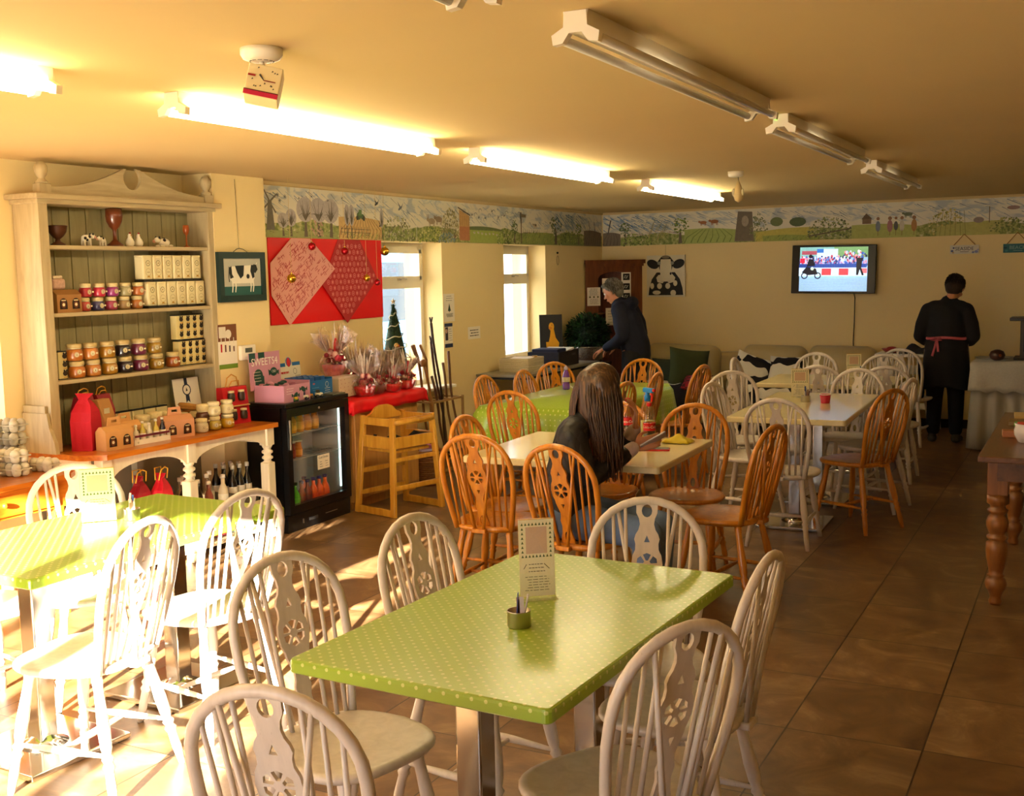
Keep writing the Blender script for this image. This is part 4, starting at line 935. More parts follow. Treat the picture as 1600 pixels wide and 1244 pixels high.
# old pine table at the right edge
pt = thing('farmhouse_table', 'brown pine farmhouse table with thick turned legs at the right edge', 'table', (0, 0, 0))
MB().cbox((.03, 6.64, .765), (1.02, 1.78, .03), OLDPINE, b=.006).build('tabletop', pt)
MB().cbox((.03, 6.64, .695), (.86, 1.5, .11), OLDPINE).build('apron', pt)
LP = [(0, .55), (.03, .62), (.06, .5), (.09, .58), (.12, .72), (.15, .92), (.19, 1.0), (.23, .88), (.25, .62), (.265, .82), (.28, .62), (.32, .7), (.42, .92), (.5, 1.0), (.56, .98), (.585, .7), (.6, .92), (.62, .95), (.635, .68), (.66, .78), (.70, .98), (.75, 1.02), (.79, .88), (.82, .66), (.84, .9), (.86, .95), (.875, .7), (.9, .7), (.92, 1.0), (1, 1.0)]
for x, y in ((-.40, 5.98), (-.40, 7.34), (.46, 5.98), (.46, 7.34)):
    mb = MB().cyl((x, y, 0), (x, y, .56), .052, OLDPINE_Z, n=20, prof=LP); mb.cbox((x, y, .655), (.096, .096, .19), OLDPINE_Z, b=.004); mb.build('leg', pt)
# folding desk in the far left corner
dk = thing('folding_desk', 'grey-topped folding table along the left wall under the far window', 'table', (0, 0, 0))
GREYT = mat('#8e8878', .35, var=.04, coat=.2)
MB().cbox((-4.93, 10.15, .737), (.53, 1.75, .024), GREYT, b=.003).build('tabletop', dk); MB().cbox((-4.93, 10.15, .712), (.5, 1.7, .02), BLACKM).build('under_frame', dk)
for y in (9.38, 10.92):
    for x in (-5.14, -4.72): MB().cyl((x, y, 0), (x, y, .71), .014, STEEL).build('leg', dk)
    MB().cyl((-5.14, y, .12), (-4.72, y, .12), .01, STEEL).build('crossbar', dk)
# small white table and cloth-covered service table at the back right
st_ = thing('side_table', 'small white side table against the back wall beside the sofa', 'table', (-1.68, 12.1, 0))
MB().cbox((0, 0, .785), (.62, .45, .03), WHITEC, b=.004).build('tabletop', st_)
for a in (-.27, .27):
    for b in (-.19, .19): MB().cbox((a, b, .385), (.04, .04, .77), WHITEC).build('leg', st_)
MB().cbox((0, 0, .25), (.54, .4, .02), WHITEC).build('shelf', st_)
sv = thing('service_table', 'service table under a long white lace-edged cloth at the back right', 'table', (-.3, 11.35, 0))
MB().cbox((0, 0, .78), (1.3, .72, .03), OAK).build('tabletop', sv)
for a in (-.55, .55):
    for b in (-.28, .28): MB().cbox((a, b, .38), (.05, .05, .76), OAK).build('leg', sv)
CLOTH = mat('#a8a298', .85, var=.06, scale=12)
def skirt(hx, hy, z, drop, amp, fq, r0, close=True):
    n = 240; rr = [[(0, 0, z)] * n]; 
    for j in range(0, 7):
        v_ = j / 6; ring = []
        for i in range(n):
            s = i / n * 4; k = int(s); f_ = s - k; c = [(-1, -1), (1, -1), (1, 1), (-1, 1)]; a, b = c[k], c[(k + 1) % 4]
            x = (a[0] + (b[0] - a[0]) * f_) * hx; y = (a[1] + (b[1] - a[1]) * f_) * hy; nx = (1 if x >= hx - 1e-6 else -1 if x <= -hx + 1e-6 else 0); ny = (1 if y >= hy - 1e-6 else -1 if y <= -hy + 1e-6 else 0)
            o_ = r0 + (amp * sin(i * fq) + amp * .6 * sin(i * fq * .37)) * v_ ** .6 + .02 * v_; ring.append((x + nx * o_, y + ny * o_, z - drop * v_ + (.012 * sin(i * fq * 1.7) * v_ if drop < .4 else 0)))
        rr.append(ring)
    return rr
cl = MB().rings(skirt(.655, .365, .797, .785, .034, .95, .006), CLOTH, caps=False).build('cloth', None, (-.3, 11.35, 0)); tag(cl, 'long pleated white cloth reaching the floor around the service table', 'tablecloth')
cl.modifiers.new('thick', 'SOLIDIFY').thickness = .002
cl2 = MB().rings(skirt(.66, .37, .803, .26, .010, .55, .03), mat('#b4aea2', .8, var=.15, scale=60), caps=False).build('lace_cloth', None, (-.3, 11.35, 0)); tag(cl2, 'lace-edged overcloth hanging a hand deep on the service table', 'tablecloth')
cl2.modifiers.new('thick', 'SOLIDIFY').thickness = .002

# ================================================================== SOFAS
def sofa(label, x0, x1, ncush):
    o = thing('leather_sofa', label, 'sofa', ((x0 + x1) / 2, 11.87, 0), 0, 'cream leather sofas along the back wall'); W = x1 - x0
    def pad(cx, cy, cz, sx, sy, sz, name, b=.06, X=None):
        bm = bmesh.new(); bmesh.ops.create_cube(bm, size=1.0); bmesh.ops.scale(bm, vec=(sx, sy, sz), verts=bm.verts); bmesh.ops.bevel(bm, geom=bm.edges[:], offset=b, segments=5, profile=.5, affect='EDGES')
        for v in bm.verts:
            k = (1 - (2 * v.co.x / sx) ** 2) * (1 - (2 * v.co.z / sz) ** 2); v.co.y += (-.02 * k if v.co.y < 0 else 0); v.co.z += .012 * sin(v.co.x * 14)
        mb = MB(); mb.bm(bm, LEATHER, T(cx, cy, cz) @ (X or I4)); return mb.build(name, o)
    pad(0, -.05, .17, W, .76, .22, 'base', .03); pad(0, .33, .42, W, .18, .7, 'back_frame', .05)
    cw = (W - .36) / ncush
    for i in range(ncush):
        cx = -W / 2 + .18 + cw * (i + .5)
        pad(cx, -.1, .36, cw - .01, .66, .17, 'seat_cushion', .05); pad(cx + (-.08 if i == 0 else .08 if i == ncush - 1 else 0), .17, .63, cw + (.14 if ncush == 2 else .1), .25, .47, 'back_cushion', .10, RX(-8))
    for s in (-1, 1): pad(s * (W / 2 - .09), -.06, .36, .19, .78, .42, 'armrest', .07)
    for a in (-1, 1):
        for b in (-.36, .28): MB().cyl((a * (W / 2 - .1), b, 0), (a * (W / 2 - .1), b, .07), .025, BLACKM).build('foot', o)
    return o
sofa('cream leather sofa left of the gap, next to the wardrobe', -4.55, -3.45, 1); sofa('cream leather sofa right of the gap, with cow-print cushions', -3.42, -1.96, 2)
def cushion(label, loc, rot, s, m, th=.12):
    def f(u, v, sg):
        x, y = (u - .5) * 2, (v - .5) * 2; k = max(0, (1 - x ** 4) * (1 - y ** 4)) ** .5; return (x * s * (1 - .08 * (1 - y * y)) / 2, y * s * (1 - .08 * (1 - x * x)) / 2, sg * th / 2 * k)
    mb = MB().grid(lambda u, v: f(u, v, 1), 14, 14, m).grid(lambda u, v: f(1 - u, v, -1), 14, 14, m)
    o = mb.build('cushion', None, loc, [radians(a) for a in rot]); return tag(o, label, 'cushion', 'cushions on the sofas')
COWM = cow_mat('cow_print_fabric'); OLIVE = mat('#3d4726', .8, var=.1, scale=30)
def tartan():
    m, t, b = nodes('red_tartan'); tc = N(t, 'ShaderNodeTexCoord'); ck = N(t, 'ShaderNodeTexChecker'); ck.inputs['Scale'].default_value = 26; ck.inputs[1].default_value = (*rgb('#9c1826'), 1); ck.inputs[2].default_value = (*rgb('#4a1520'), 1)
    t.links.new(tc.outputs['Object'], ck.inputs[0]); t.links.new(ck.outputs[0], b.inputs['Base Color']); b.inputs['Roughness'].default_value = .9; return m
cushion('large dark olive cushion standing on its corner on the left sofa', (-3.88, 11.62, .62), (78, 8, 38), .46, OLIVE)
cushion('dark green cushion lying behind the red tartan one on the left sofa', (-4.1, 11.6, .56), (70, 0, 10), .38, mat('#2c3626', .85))
cushion('red tartan cushion lying flat on the left sofa', (-3.72, 11.45, .50), (16, 0, 10), .34, tartan(), .1)
cushion('cow-print cushion leaning at the left end of the right sofa', (-3.2, 11.62, .6), (70, 20, 12), .40, COWM)
cushion('cow-print cushion in the middle of the right sofa', (-2.85, 11.66, .60), (66, 0, -8), .38, COWM)
def throw(label, x0, x1, m, seed):
    q = seed
    def f(u, v):
        x = x0 + (x1 - x0) * u; s = v * 1.05; wv = .012 * sin(u * 17 + q) + .01 * sin(v * 11 + u * 7)
        if s < .55: return (x, 11.95 - s * .95 - .0, .475 + wv)
        return (x + .02 * sin(s * 9), 11.42 + wv * .8 - .03, .475 - (s - .55) * .75 + .0)
    o = MB().grid(f, 26, 26, m).build('sofa_throw'); o.modifiers.new('thick', 'SOLIDIFY').thickness = .012; return tag(o, label, 'throw', 'throws on the sofas')
throw('cow-print throw spread over the seat of the right sofa', -3.2, -2.15, COWM, 1); throw('dark striped cow-print throw behind the cushions of the left sofa', -4.35, -3.68, cow_mat('cow_print_dark', th=.45, scale=9), 2)

# ================================================================== DRESSER
DX = -4.74
dz = thing('welsh_dresser', 'tall distressed cream dresser with open shelves of jars and an arched base', 'dresser', (DX, 5.04, 0), -1.0)
# local x out into the room (0 = front edge of the worktop), y along the wall
HB, HF = -.535, -.34      # hutch back / front
YL, YR = -.74, .57
# hutch
for s, y in ((-1, YL), (1, YR)):
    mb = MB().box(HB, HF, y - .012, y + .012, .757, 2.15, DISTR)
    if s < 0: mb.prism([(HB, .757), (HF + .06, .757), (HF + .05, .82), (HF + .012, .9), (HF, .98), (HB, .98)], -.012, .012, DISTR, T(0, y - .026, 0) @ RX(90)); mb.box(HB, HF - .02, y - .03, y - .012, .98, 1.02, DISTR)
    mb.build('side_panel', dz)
mb = MB(); nb = 11; bw = (YR - YL) / nb
for i in range(nb):
    a = YL + bw * i; mb.box(HB - .01, HB + .006, a + .003, a + bw - .003, .757, 2.15, BACKB); mb.box(HB - .012, HB, a - .003, a + .003, .757, 2.15, mat('#5c5236', .8))
mb.build('back_boards', dz)
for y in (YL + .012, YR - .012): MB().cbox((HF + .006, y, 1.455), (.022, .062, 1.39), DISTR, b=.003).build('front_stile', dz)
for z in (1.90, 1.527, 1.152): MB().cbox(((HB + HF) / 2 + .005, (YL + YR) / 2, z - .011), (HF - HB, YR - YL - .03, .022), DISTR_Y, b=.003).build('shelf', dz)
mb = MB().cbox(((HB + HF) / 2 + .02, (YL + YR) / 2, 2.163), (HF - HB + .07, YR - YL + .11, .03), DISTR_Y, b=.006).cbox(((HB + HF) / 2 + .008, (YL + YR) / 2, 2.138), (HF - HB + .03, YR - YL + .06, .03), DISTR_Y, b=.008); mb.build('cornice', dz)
# swan-neck pediment with a round opening
cy0 = (YL + YR) / 2; hw = (YR - YL) / 2
def arc(s):
    p = []
    for i in range(19):
        t_ = i / 18; y = hw - (hw - .06) * t_; z = .035 + .135 * (t_ ** 2.2); p.append((s * y, z))
    return p
ri = arc(1); le = arc(-1)
notch = [(.066 * cos(a), .115 + .066 * sin(a)) for a in [radians(q_) for q_ in range(62, -243, -15)]]
outl = [(-hw, 0), (hw, 0)] + ri + [(.05, .168)] + notch + [(-.05, .168)] + le[::-1]
Xp = surf((HF + .008, cy0, 2.178), (0, 1, 0), (0, 0, 1)); MB().shape(outl, [], .02, DISTR_Y, Xp).build('pediment', dz)
for y in (YL + .03, YR - .03):
    MB().cbox((HF, y, 2.2), (.06, .075, .06), DISTR, b=.004).lathe([(.03, 2.23), (.034, 2.24), (.02, 2.252), (.018, 2.262), (.028, 2.275), (.036, 2.3), (.034, 2.325), (.02, 2.345), (.004, 2.35)], DISTR, T(HF, y, 0), n=18).build('finial', dz)
# base
BY0, BY1 = -.76, .74
MB().prism([(HB, BY0), (-.13, BY0), (0, BY0 + .08), (0, BY1), (HB, BY1)], .727, .757, PINE_TOP).build('worktop', dz)
PP = [(0, 1), (.50, 1), (.52, .8), (.54, .6), (.56, .95), (.58, .95), (.6, .62), (.63, .62), (.66, .95), (.69, .95), (.71, .6), (.73, .75), (.75, 1.0), (1, 1)]
posts = (BY0 + .10, -.02, BY1 - .055)
for y in posts:
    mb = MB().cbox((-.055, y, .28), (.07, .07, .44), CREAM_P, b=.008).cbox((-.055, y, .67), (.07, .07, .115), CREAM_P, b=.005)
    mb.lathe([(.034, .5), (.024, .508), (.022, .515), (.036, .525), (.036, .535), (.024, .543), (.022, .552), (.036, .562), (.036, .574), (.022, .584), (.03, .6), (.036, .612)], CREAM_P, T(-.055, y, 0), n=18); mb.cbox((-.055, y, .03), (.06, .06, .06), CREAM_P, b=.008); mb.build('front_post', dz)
    MB().cbox((HB + .05, y, .36), (.05, .05, .72), mat('#857a63', .7)).build('back_post', dz)
for a, b in ((posts[0], posts[1]), (posts[1], posts[2])):
    a += .035; b -= .035; pts = [(a, .727), (a, .615)]
    for i in range(17): t_ = pi * i / 16; pts.append(((a + b) / 2 - (b - a) / 2 * .97 * cos(t_), .60 + .085 * sin(t_)))
    pts += [(b, .615), (b, .727)]
    MB().shape(pts[::-1], [], .02, CREAM_P, surf((-.045, 0, 0), (0, 1, 0), (0, 0, 1))).build('arched_apron', dz)
for y, nm in ((BY0 + .04, 'end_panel'), (BY1 - .02, 'end_panel')): MB().box(HB, -.09, y - .008, y + .008, .62, .727, CREAM_P).build(nm, dz)
MB().box(HB, HB + .012, BY0 + .06, posts[2] - .12, .06, .727, mat('#81765f', .8)).build('back_panel', dz)
for z in (.245, .075): MB().cbox((-.29, -.01, z - .011), (.46, 1.36, .022), CREAM_P, b=.003).build('base_shelf', dz)
DM = T(DX, 5.04, 0) @ RZ(-1)     # dresser frame -> world
def shelf(y, dx, z):
    """world y along the hutch, dx in front of the back boards"""
    return (DX + HB + dx, y, z)

# ------------------------------------------------------------------ jars
def make_jar(cont, lid, lidc, r=.042, h=.095, name='jar', cat='jar', lab=True):
    t = thing(name, 'x', cat)
    c = mat(cont, .35, var=.15, scale=40, coat=.8)
    k = h / .095
    MB().lathe([(r * .80, .002), (r * .95, .008), (r, .02 * k), (r, .045 * k), (r * .93, .058 * k), (r * .78, .066 * k)], c, n=18).lathe([(r * .80, .066 * k), (r * .8, .071 * k)], mat('#d8cfae', .2), n=18).build('body', t)
    MB().lathe([(r * .84, .071 * k), (r * .88, .073 * k), (r * .88, .089 * k), (r * .8, .093 * k), (r * .2, .0945 * k)], mat(lidc, .55, var=.22, scale=70), n=18).build('lid', t)
    if lab:
        mb = MB(); A = Art(mb, surf((r + .0005, -.004, .036 * k), (0, 1, 0), (0, 0, 1)), .0003, .0); A.disc(0, 0, .014, mat('#e9ddb4', .6)); A.ring(0, 0, .010, .0018, mat('#6a5a38')); A.poly([(-.003, -.005), (.003, -.005), (.001, .006), (-.001, .006)], mat('#4a3c24')); A.rect(.018, -.004, .03, .005, mat('#e9ddb4', .6)); mb.build('label', t)
    return t
J = {}
def jar(kind, cont, lidc, r, h, label, loc, grp, rz=0, name='jar'):
    k = (kind,)
    if k not in J: J[k] = Placer(make_jar(cont, 'l', lidc, r, h, name))
    return J[k].put(label, loc, rz, grp)
row3 = [('amber', '#b56a22', 'amber marmalade', 2), ('honey', '#c07a34', 'light amber jam', 2), ('mustard', '#a9791f', 'mustard yellow chutney', 2), ('black', '#1d1220', 'black jam', 2), ('plum', '#6d1e44', 'purple plum jam', 2), ('olive', '#96741f', 'olive brown pickle', 2)]
ys3 = [4.545, 4.66, 4.785, 4.905, 5.03, 5.16]
for (kd, c, nm, n), y in zip(row3, ys3):
    for k in range(n): jar('L' + kd, c, '#c9b27a', .047, .098, '%s jar on the third shelf, %s' % (nm, ('in the lower row', 'stacked on top')[k]), shelf(y - (.012 if k else 0), .125, 1.152 + .0985 * k), 'jam jars on the third shelf', -20)
jar('Lsingle', '#a4551c', '#c9b27a', .046, .096, 'dark orange jar standing alone at the right on the third shelf', shelf(5.305, .12, 1.152), 'jam jars on the third shelf', -20)
row2 = [('#b8403a', 'red sweets'), ('#3d3a6a', 'dark blue sweets'), ('#a83a5a', 'pink sweets'), ('#a88a5a', 'beige nuts'), ('#b06a2a', 'orange sweets')]
for i, (c, nm) in enumerate(row2):
    y = 4.63 + .1 * i; jar('S%d' % i, c, '#d2c08c', .037, .08, 'small jar of %s in the lower row of the second shelf' % nm, shelf(y, .12, 1.527), 'sweet jars on the second shelf')
row2b = [('#6a2438', 'dark berry sweets'), ('#a82230', 'bright red sweets'), ('#b52440', 'crimson sweets'), ('#98307a', 'magenta sweets'), ('#a39a70', 'pale green sweets'), ('#b0622a', 'toffee sweets')]
for i, (c, nm) in enumerate(row2b):
    y = 4.545 + .1 * i; jar('T%d' % i, c, '#d2c08c', .037, .08, 'small jar of %s stacked in the upper row of the second shelf' % nm, shelf(y + (.0 if i else .03), .12 if i else .07, 1.527 + (.0805 if i else 0)), 'sweet jars on the second shelf')
# tins
tn = thing('drinks_tin', 'x', 'tin'); TW, TH = .078, .155
TINC = mat('#e4d7a8', .35, coat=.3)
mb = MB().cbox((0, 0, TH / 2 + .006), (TW, TW, TH - .012), TINC, b=.012); mb.cbox((0, 0, .008), (TW + .002, TW + .002, .014), mat('#262016', .4), b=.003); A = Art(mb, surf((TW / 2 + .0008, 0, 0), (0, 1, 0), (0, 0, 1)), .0003)
A.ring(0, .112, .016, .003, mat('#5a5038')); A.poly([(-.006, .108), (.007, .110), (.001, .118)], mat('#8a6a28')); A.ring(0, .058, .022, .0015, mat('#8a7a4c')); A.rect(-.012, .056, .012, .059, mat('#8a7a4c')); A.poly([(-.014, .026), (.014, .026), (.004, .038), (-.006, .036)], mat('#b98a2a')); A.rect(-.02, .112, -.016, .12, mat('#8a7a4c'))
mb.build('tin_body', tn); MB().cbox((0, 0, TH), (TW * .96, TW * .96, .012), TINC, b=.004).build('lid', tn)
TP = Placer(tn)
for i in range(6): TP.put('tall cream tin, %s from the left in the lower tin row of the second shelf' % ORD[i], shelf(5.125 + .084 * i, .12, 1.527), 0, 'cream tins on the second shelf')
for i in range(6): TP.put('tall cream tin, %s from the left in the upper tin row of the second shelf' % ORD[i], shelf(5.105 + .084 * i, .115, 1.527 + .1618), 0, 'cream tins on the second shelf')
# kraft gift box with arched windows
def window_box(name, L=.17, D=.09, H=.10, c=KRAFT, handle=True, nwin=2, ht=.05):
    t = thing(name, 'x', 'gift box'); mb = MB()
    hx = D / 2
    mb.prism([(-hx, 0), (hx, 0), (hx, H), (.012, H + .028), (-.012, H + .028), (-hx, H)], -L / 2, L / 2, c, RX(90) @ I4); mb.build('box_body', t)
    A_ = MB(); A = Art(A_, surf((hx + .0004, -L / 2, 0), (0, 1, 0), (0, 0, 1)), .0004)
    for k in range(nwin):
        cx = L * (k + .5) / nwin; w_ = .026; A.poly([(cx - w_, .02), (cx + w_, .02), (cx + w_, .055)] + [(cx + w_ * cos(a), .055 + w_ * sin(a)) for a in [pi * q_ / 8 for q_ in range(1, 8)]] + [(cx - w_, .055)], mat('#2a1a14', .3))
        A.disc(cx, .045, .016, mat('#6a3a20', .4), .02); A.disc(cx, .045, .009, mat('#e0d2a8')); A.rect(cx - .015, .066, cx + .015, .072, mat('#cfc090'))
    A_.build('arched_windows', t)
    if handle: MB().shape([(-.05, 0), (.05, 0), (.04, ht), (-.04, ht)], [[(-.02, .02), (.02, .02), (.02, .035), (-.02, .035)]], .004, c, surf((0, 0, H + .026), (0, 1, 0), (0, 0, 1))).build('handle', t)
    return t
b1 = Placer(window_box('window_gift_box', .17, .10, .10, mat('#9c6f3c', .75, var=.08, scale=30), False)); b1.put('brown card gift box with two arched windows on the second shelf', shelf(4.49 - .01, .125, 1.527))
fb = thing('fabric_bundle', 'folded floral gift bundle lying on top of the box on the second shelf', 'bundle', shelf(4.455, .10, 1.657))
MB().cbox((0, 0, .03), (.07, .09, .06), mat('#c9a594', .8, var=.35, scale=60), b=.015).build('wrap', fb); MB().cbox((0, 0, .068), (.05, .065, .018), mat('#e0cdb4', .8, var=.3, scale=80), b=.006).build('top_fold', fb)
# top shelf ornaments
WD = mat('#4a2612', .4, var=.2, scale=30); WD2 = mat('#6b3317', .35, var=.25, scale=30, coat=.4)
u = MB().lathe([(.038, 0), (.042, .008), (.016, .022), (.012, .035), (.03, .05), (.048, .075), (.054, .105), (.056, .108), (.052, .112), (.044, .1), (.02, .07), (.001, .065)], WD, n=24, caps=False).build('wooden_urn', None, shelf(4.475, .12, 1.90)); tag(u, 'dark wooden urn at the left end of the top shelf', 'urn')
u = MB().lathe([(.045, 0), (.048, .01), (.03, .022), (.012, .04), (.010, .085), (.014, .1), (.03, .115), (.045, .145), (.05, .18), (.046, .22), (.042, .22), (.044, .18), (.02, .125), (.001, .12)], WD2, n=26, caps=False).build('wooden_goblet', None, shelf(4.895, .115, 1.90)); tag(u, 'big carved wooden goblet in the middle of the top shelf', 'goblet')
u = MB().lathe([(.02, 0), (.021, .005), (.005, .012), (.004, .07), (.006, .078), (.016, .09), (.02, .11), (.018, .14), (.015, .14), (.017, .11), (.001, .088)], mat('#a4501c', .4), n=18, caps=False).build('small_goblet', None, shelf(5.47, .13, 1.90)); tag(u, 'thin orange-brown egg-cup goblet at the right end of the top shelf', 'goblet')
CW = mat('#efe6cf', .5); CB = mat('#1d1614', .5)
def cowfig(label, y, s, lying=False, rz=0):
    o = thing('cow_figurine', label, 'figurine', shelf(y, .13, 1.90), rz, 'cow figurines on the top shelf')
    z0 = .0 if lying else .022 * s
    mb = MB().ball((0, 0, z0 + .022 * s), .022 * s, CW, n=14, sc=(.85, 1.55, .95)); 
    for a in (-1, 1):
        for b in (-1, 1):
            if lying: mb.ball((a * .016 * s, b * .028 * s, .007), .009 * s, CW, n=8, sc=(1, 1.7, .7))
            else: mb.cyl((a * .01 * s, b * .022 * s, 0), (a * .01 * s, b * .02 * s, z0 + .02 * s), .0062 * s, CW, n=8)
    for p in ((.015, .012, .034), (.014, -.018, .026), (.0, .0, .042), (.012, -.004, .018), (-.012, .01, .036)): mb.ball((p[0] * s, p[1] * s, z0 + p[2] * s - .004 * s), .009 * s, CB, n=8, sc=(.8, 1.1, 1))
    mb.build('body', o)
    h = MB().ball((.003, .044 * s, z0 + .034 * s), .015 * s, CW, n=12, sc=(.9, 1, .95)).ball((.012 * s, .054 * s, z0 + .028 * s), .009 * s, mat('#d9a08a', .5), n=8).ball((-.010 * s, .04 * s, z0 + .046 * s), .007 * s, CB, n=7, sc=(.5, 1, 1)).ball((.014 * s, .04 * s, z0 + .046 * s), .007 * s, CB, n=7, sc=(.5, 1, 1)); h.build('head', o)
cowfig('white cow figurine with black patches standing left of the big goblet', 4.665, 1.0)
cowfig('small seated cow figurine right beside the big goblet', 4.785, .8, rz=200)
cowfig('larger lying cow figurine with black patches right of the two hens', 5.275, 1.25, True, 180)
for k, y in enumerate((4.995, 5.065)):
    o = thing('hen_figurine', ['left white hen figurine of the pair on the top shelf', 'right white hen figurine of the pair on the top shelf'][k], 'figurine', shelf(y, .13, 1.90), 0, 'hen figurines')
    MB().lathe([(.016, 0), (.024, .01), (.027, .025), (.02, .042), (.011, .055), (.011, .066), (.007, .075), (.001, .078)], CW, n=14).build('body', o); MB().ball((.002, 0, .079), .006, mat('#b8202a', .5), n=8, sc=(1.4, .5, 1)).ball((.012, 0, .066), .004, mat('#c07a20'), n=6, sc=(1.6, .7, .7)).build('comb', o)
# stacked black and cream boxes
bx_ = thing('biscuit_box', 'x', 'box'); mb = MB().cbox((0, 0, .08), (.05, .058, .155), mat('#e0cf90', .5), b=.002); mb.cbox((0, 0, .003), (.051, .059, .006), BLACK); mb.cbox((0, 0, .158), (.051, .059, .006), BLACK); A = Art(mb, surf((.0255, -.029, 0), (0, 1, 0), (0, 0, 1)), .0003)
for z in (.035, .085, .132): A.disc(.042, z, .017, mat('#24170f', .5), .015, 8); A.rect(.03, z - .024, .058, z - .02, mat('#c98f2a')); A.disc(.036, z + .016, .006, BLACK); A.disc(.052, z + .016, .006, BLACK)
mb.build('carton', bx_); BP = Placer(bx_)
for i in range(4): BP.put('black and cream carton, %s from the left in the top tier of the third shelf' % ORD[i], shelf(5.385 + .06 * i, .09, 1.152 + .1625), 0, 'black and cream cartons')
for i in range(4): BP.put('black and cream carton, %s from the left in the bottom tier of the third shelf' % ORD[i], shelf(5.385 + .06 * i, .10, 1.152), 0, 'black and cream cartons')
BP.put('black and cream carton standing alone at the left end of the third shelf', shelf(4.44, .11, 1.152), 0, 'black and cream cartons')

# ------------------------------------------------------------------ things on the worktop
WT = .7575
bg_ = thing('red_gift_bag', 'tall red gift bag with a twisted top at the left end of the dresser worktop', 'gift bag', (-5.02, 4.47, WT), 22)
def bagm(m, w_, d_, h, wt):
    rr = []
    for z, a, b in ((0, 1, 1), (.01, 1, 1), (h * .55, 1.02, .98), (h * .72, .95, .8), (h * .86, .72, .42), (h * .95, .42, .22), (h, .62, .12), (h * 1.06, .9, .06)):
        rr.append([(w_ / 2 * a * cx, d_ / 2 * b * cy + .004 * sin(z * 60), z) for cx, cy in ((1, .0), (1, 1), (.5, 1.02), (0, .94), (-.5, 1.02), (-1, 1), (-1, 0), (-1, -1), (-.5, -1.02), (0, -.94), (.5, -1.02), (1, -1))])
    return MB().rings(rr, m, smooth=False)
bagm(REDBAG, .12, .13, .30, 1).build('bag', bg_)
kb = thing('kraft_gift_box', 'big brown card gift box with a sloping top leaning against the red bag', 'gift box', (-5.04, 4.60, WT), 12)
MB().prism([(-.06, 0), (.06, 0), (.06, .15), (.02, .27), (-.02, .27), (-.06, .15)], -.055, .055, KRAFT, RX(90)).build('box_body', kb); MB().cbox((.046, -.01, .205), (.003, .05, .03), mat('#cfc3a0', .6), RY(18) @ T(-.06, 0, 0) if False else None).build('address_label', kb)
for k, (x, y, rz) in enumerate(((-5.12, 4.55, 0), (-5.12, 4.68, 8))):
    t = thing('red_carrier_box', ['dark red carrier box with a gold handle behind the kraft gift box', 'dark red carrier box with jar pictures, right of the kraft gift box'][k], 'gift box', (x, y, WT), rz, 'dark red carrier boxes')
    MB().prism([(-.05, 0), (.05, 0), (.05, .2), (.015, .29), (-.015, .29), (-.05, .2)], -.055, .055, mat('#8c1424', .55), RX(90)).build('box_body', t)
    A_ = MB(); A = Art(A_, surf((.0505, -.055, 0), (0, 1, 0), (0, 0, 1)), .0004)
    for z in (.05, .13): A.rect(.02, z, .05, z + .05, mat('#2a2018')); A.rect(.06, z, .09, z + .05, mat('#2a2018')); A.rect(.022, z + .045, .048, z + .056, mat('#d9cfae')); A.rect(.062, z + .045, .088, z + .056, mat('#d9cfae'))
    A_.build('picture_panel', t)
    MB().tube([(0, -.045, .285), (.005, -.03, .325), (.008, 0, .335), (.005, .03, .325), (0, .045, .285)], .004, mat('#c98f2a', .5), n=6).tube([(.01, -.04, .28), (.02, -.02, .31), (.02, .02, .31), (.01, .045, .28)], .003, mat('#c98f2a', .5), n=6).build('handle', t)
kb1 = Placer(window_box('window_gift_box', .19, .085, .105, KRAFTL, True)); kb1.put('small light brown carton with arched windows at the front left of the worktop', (-4.885, 4.545, WT), -3, 'cartons on the worktop'); kb1.put('light brown carton with arched windows behind the first one', (-4.97, 4.70, WT), -3, 'cartons on the worktop')
kb2 = Placer(window_box('window_gift_box', .20, .11, .105, mat('#cf946a', .7, var=.06), True, 2)); kb2.put('pinkish brown carton with two arched windows in the middle of the worktop', (-4.90, 5.03, WT), -14); 
# bottle set in a cardboard rack
def make_bottle(name, body, r=.018, h=.13, cap='#e8e2d2', labelc='#efe6cf', glass=None, lab=True, neck=.4):
    t = thing(name, 'x', 'bottle'); g = glass or mat(body, .12, var=.05, coat=1)
    MB().lathe([(r * .9, 0), (r, .004), (r, h * .52), (r * .85, h * .6), (r * neck, h * .74), (r * neck, h * .93)], g, n=14).build('glass', t)
    MB().lathe([(r * neck * 1.25, h * .9), (r * neck * 1.25, h), (r * .1, h * 1.005)], mat(cap, .35), n=12).build('cap', t)
    if lab: MB().lathe([(r * 1.02, h * .12), (r * 1.02, h * .45)], mat(labelc, .6, var=.15, scale=60), n=14, caps=False).build('label', t)
    return t
rk = thing('bottle_rack', 'card rack with a dark red rail holding miniature bottles on the dresser worktop', 'rack', (-4.875, 4.80, WT), -3)
MB().box(-.022, .022, -.13, .13, 0, .006, PAPER).box(.018, .022, -.13, .13, .006, .03, PAPER).build('tray', rk); MB().box(.018, .024, -.132, .132, .044, .056, mat('#6a2030', .5)).box(-.022, .024, -.134, -.13, 0, .056, PAPER).box(-.022, .024, .13, .134, 0, .056, PAPER).build('rail', rk)
mp_ = {k: Placer(make_bottle('miniature_bottle', c, .018, h)) for k, c, h in (('w', '#d8d0b8', .11), ('y', '#c9b44a', .125), ('b', '#20203a', .13))}
for i, k in enumerate('wywyb'): mp_[k].put('miniature bottle in the card rack, %s from the left' % ORD[i], (-4.875 - .0, 4.695 + .052 * i, WT + .0065), 0, 'miniature bottles in the card rack')
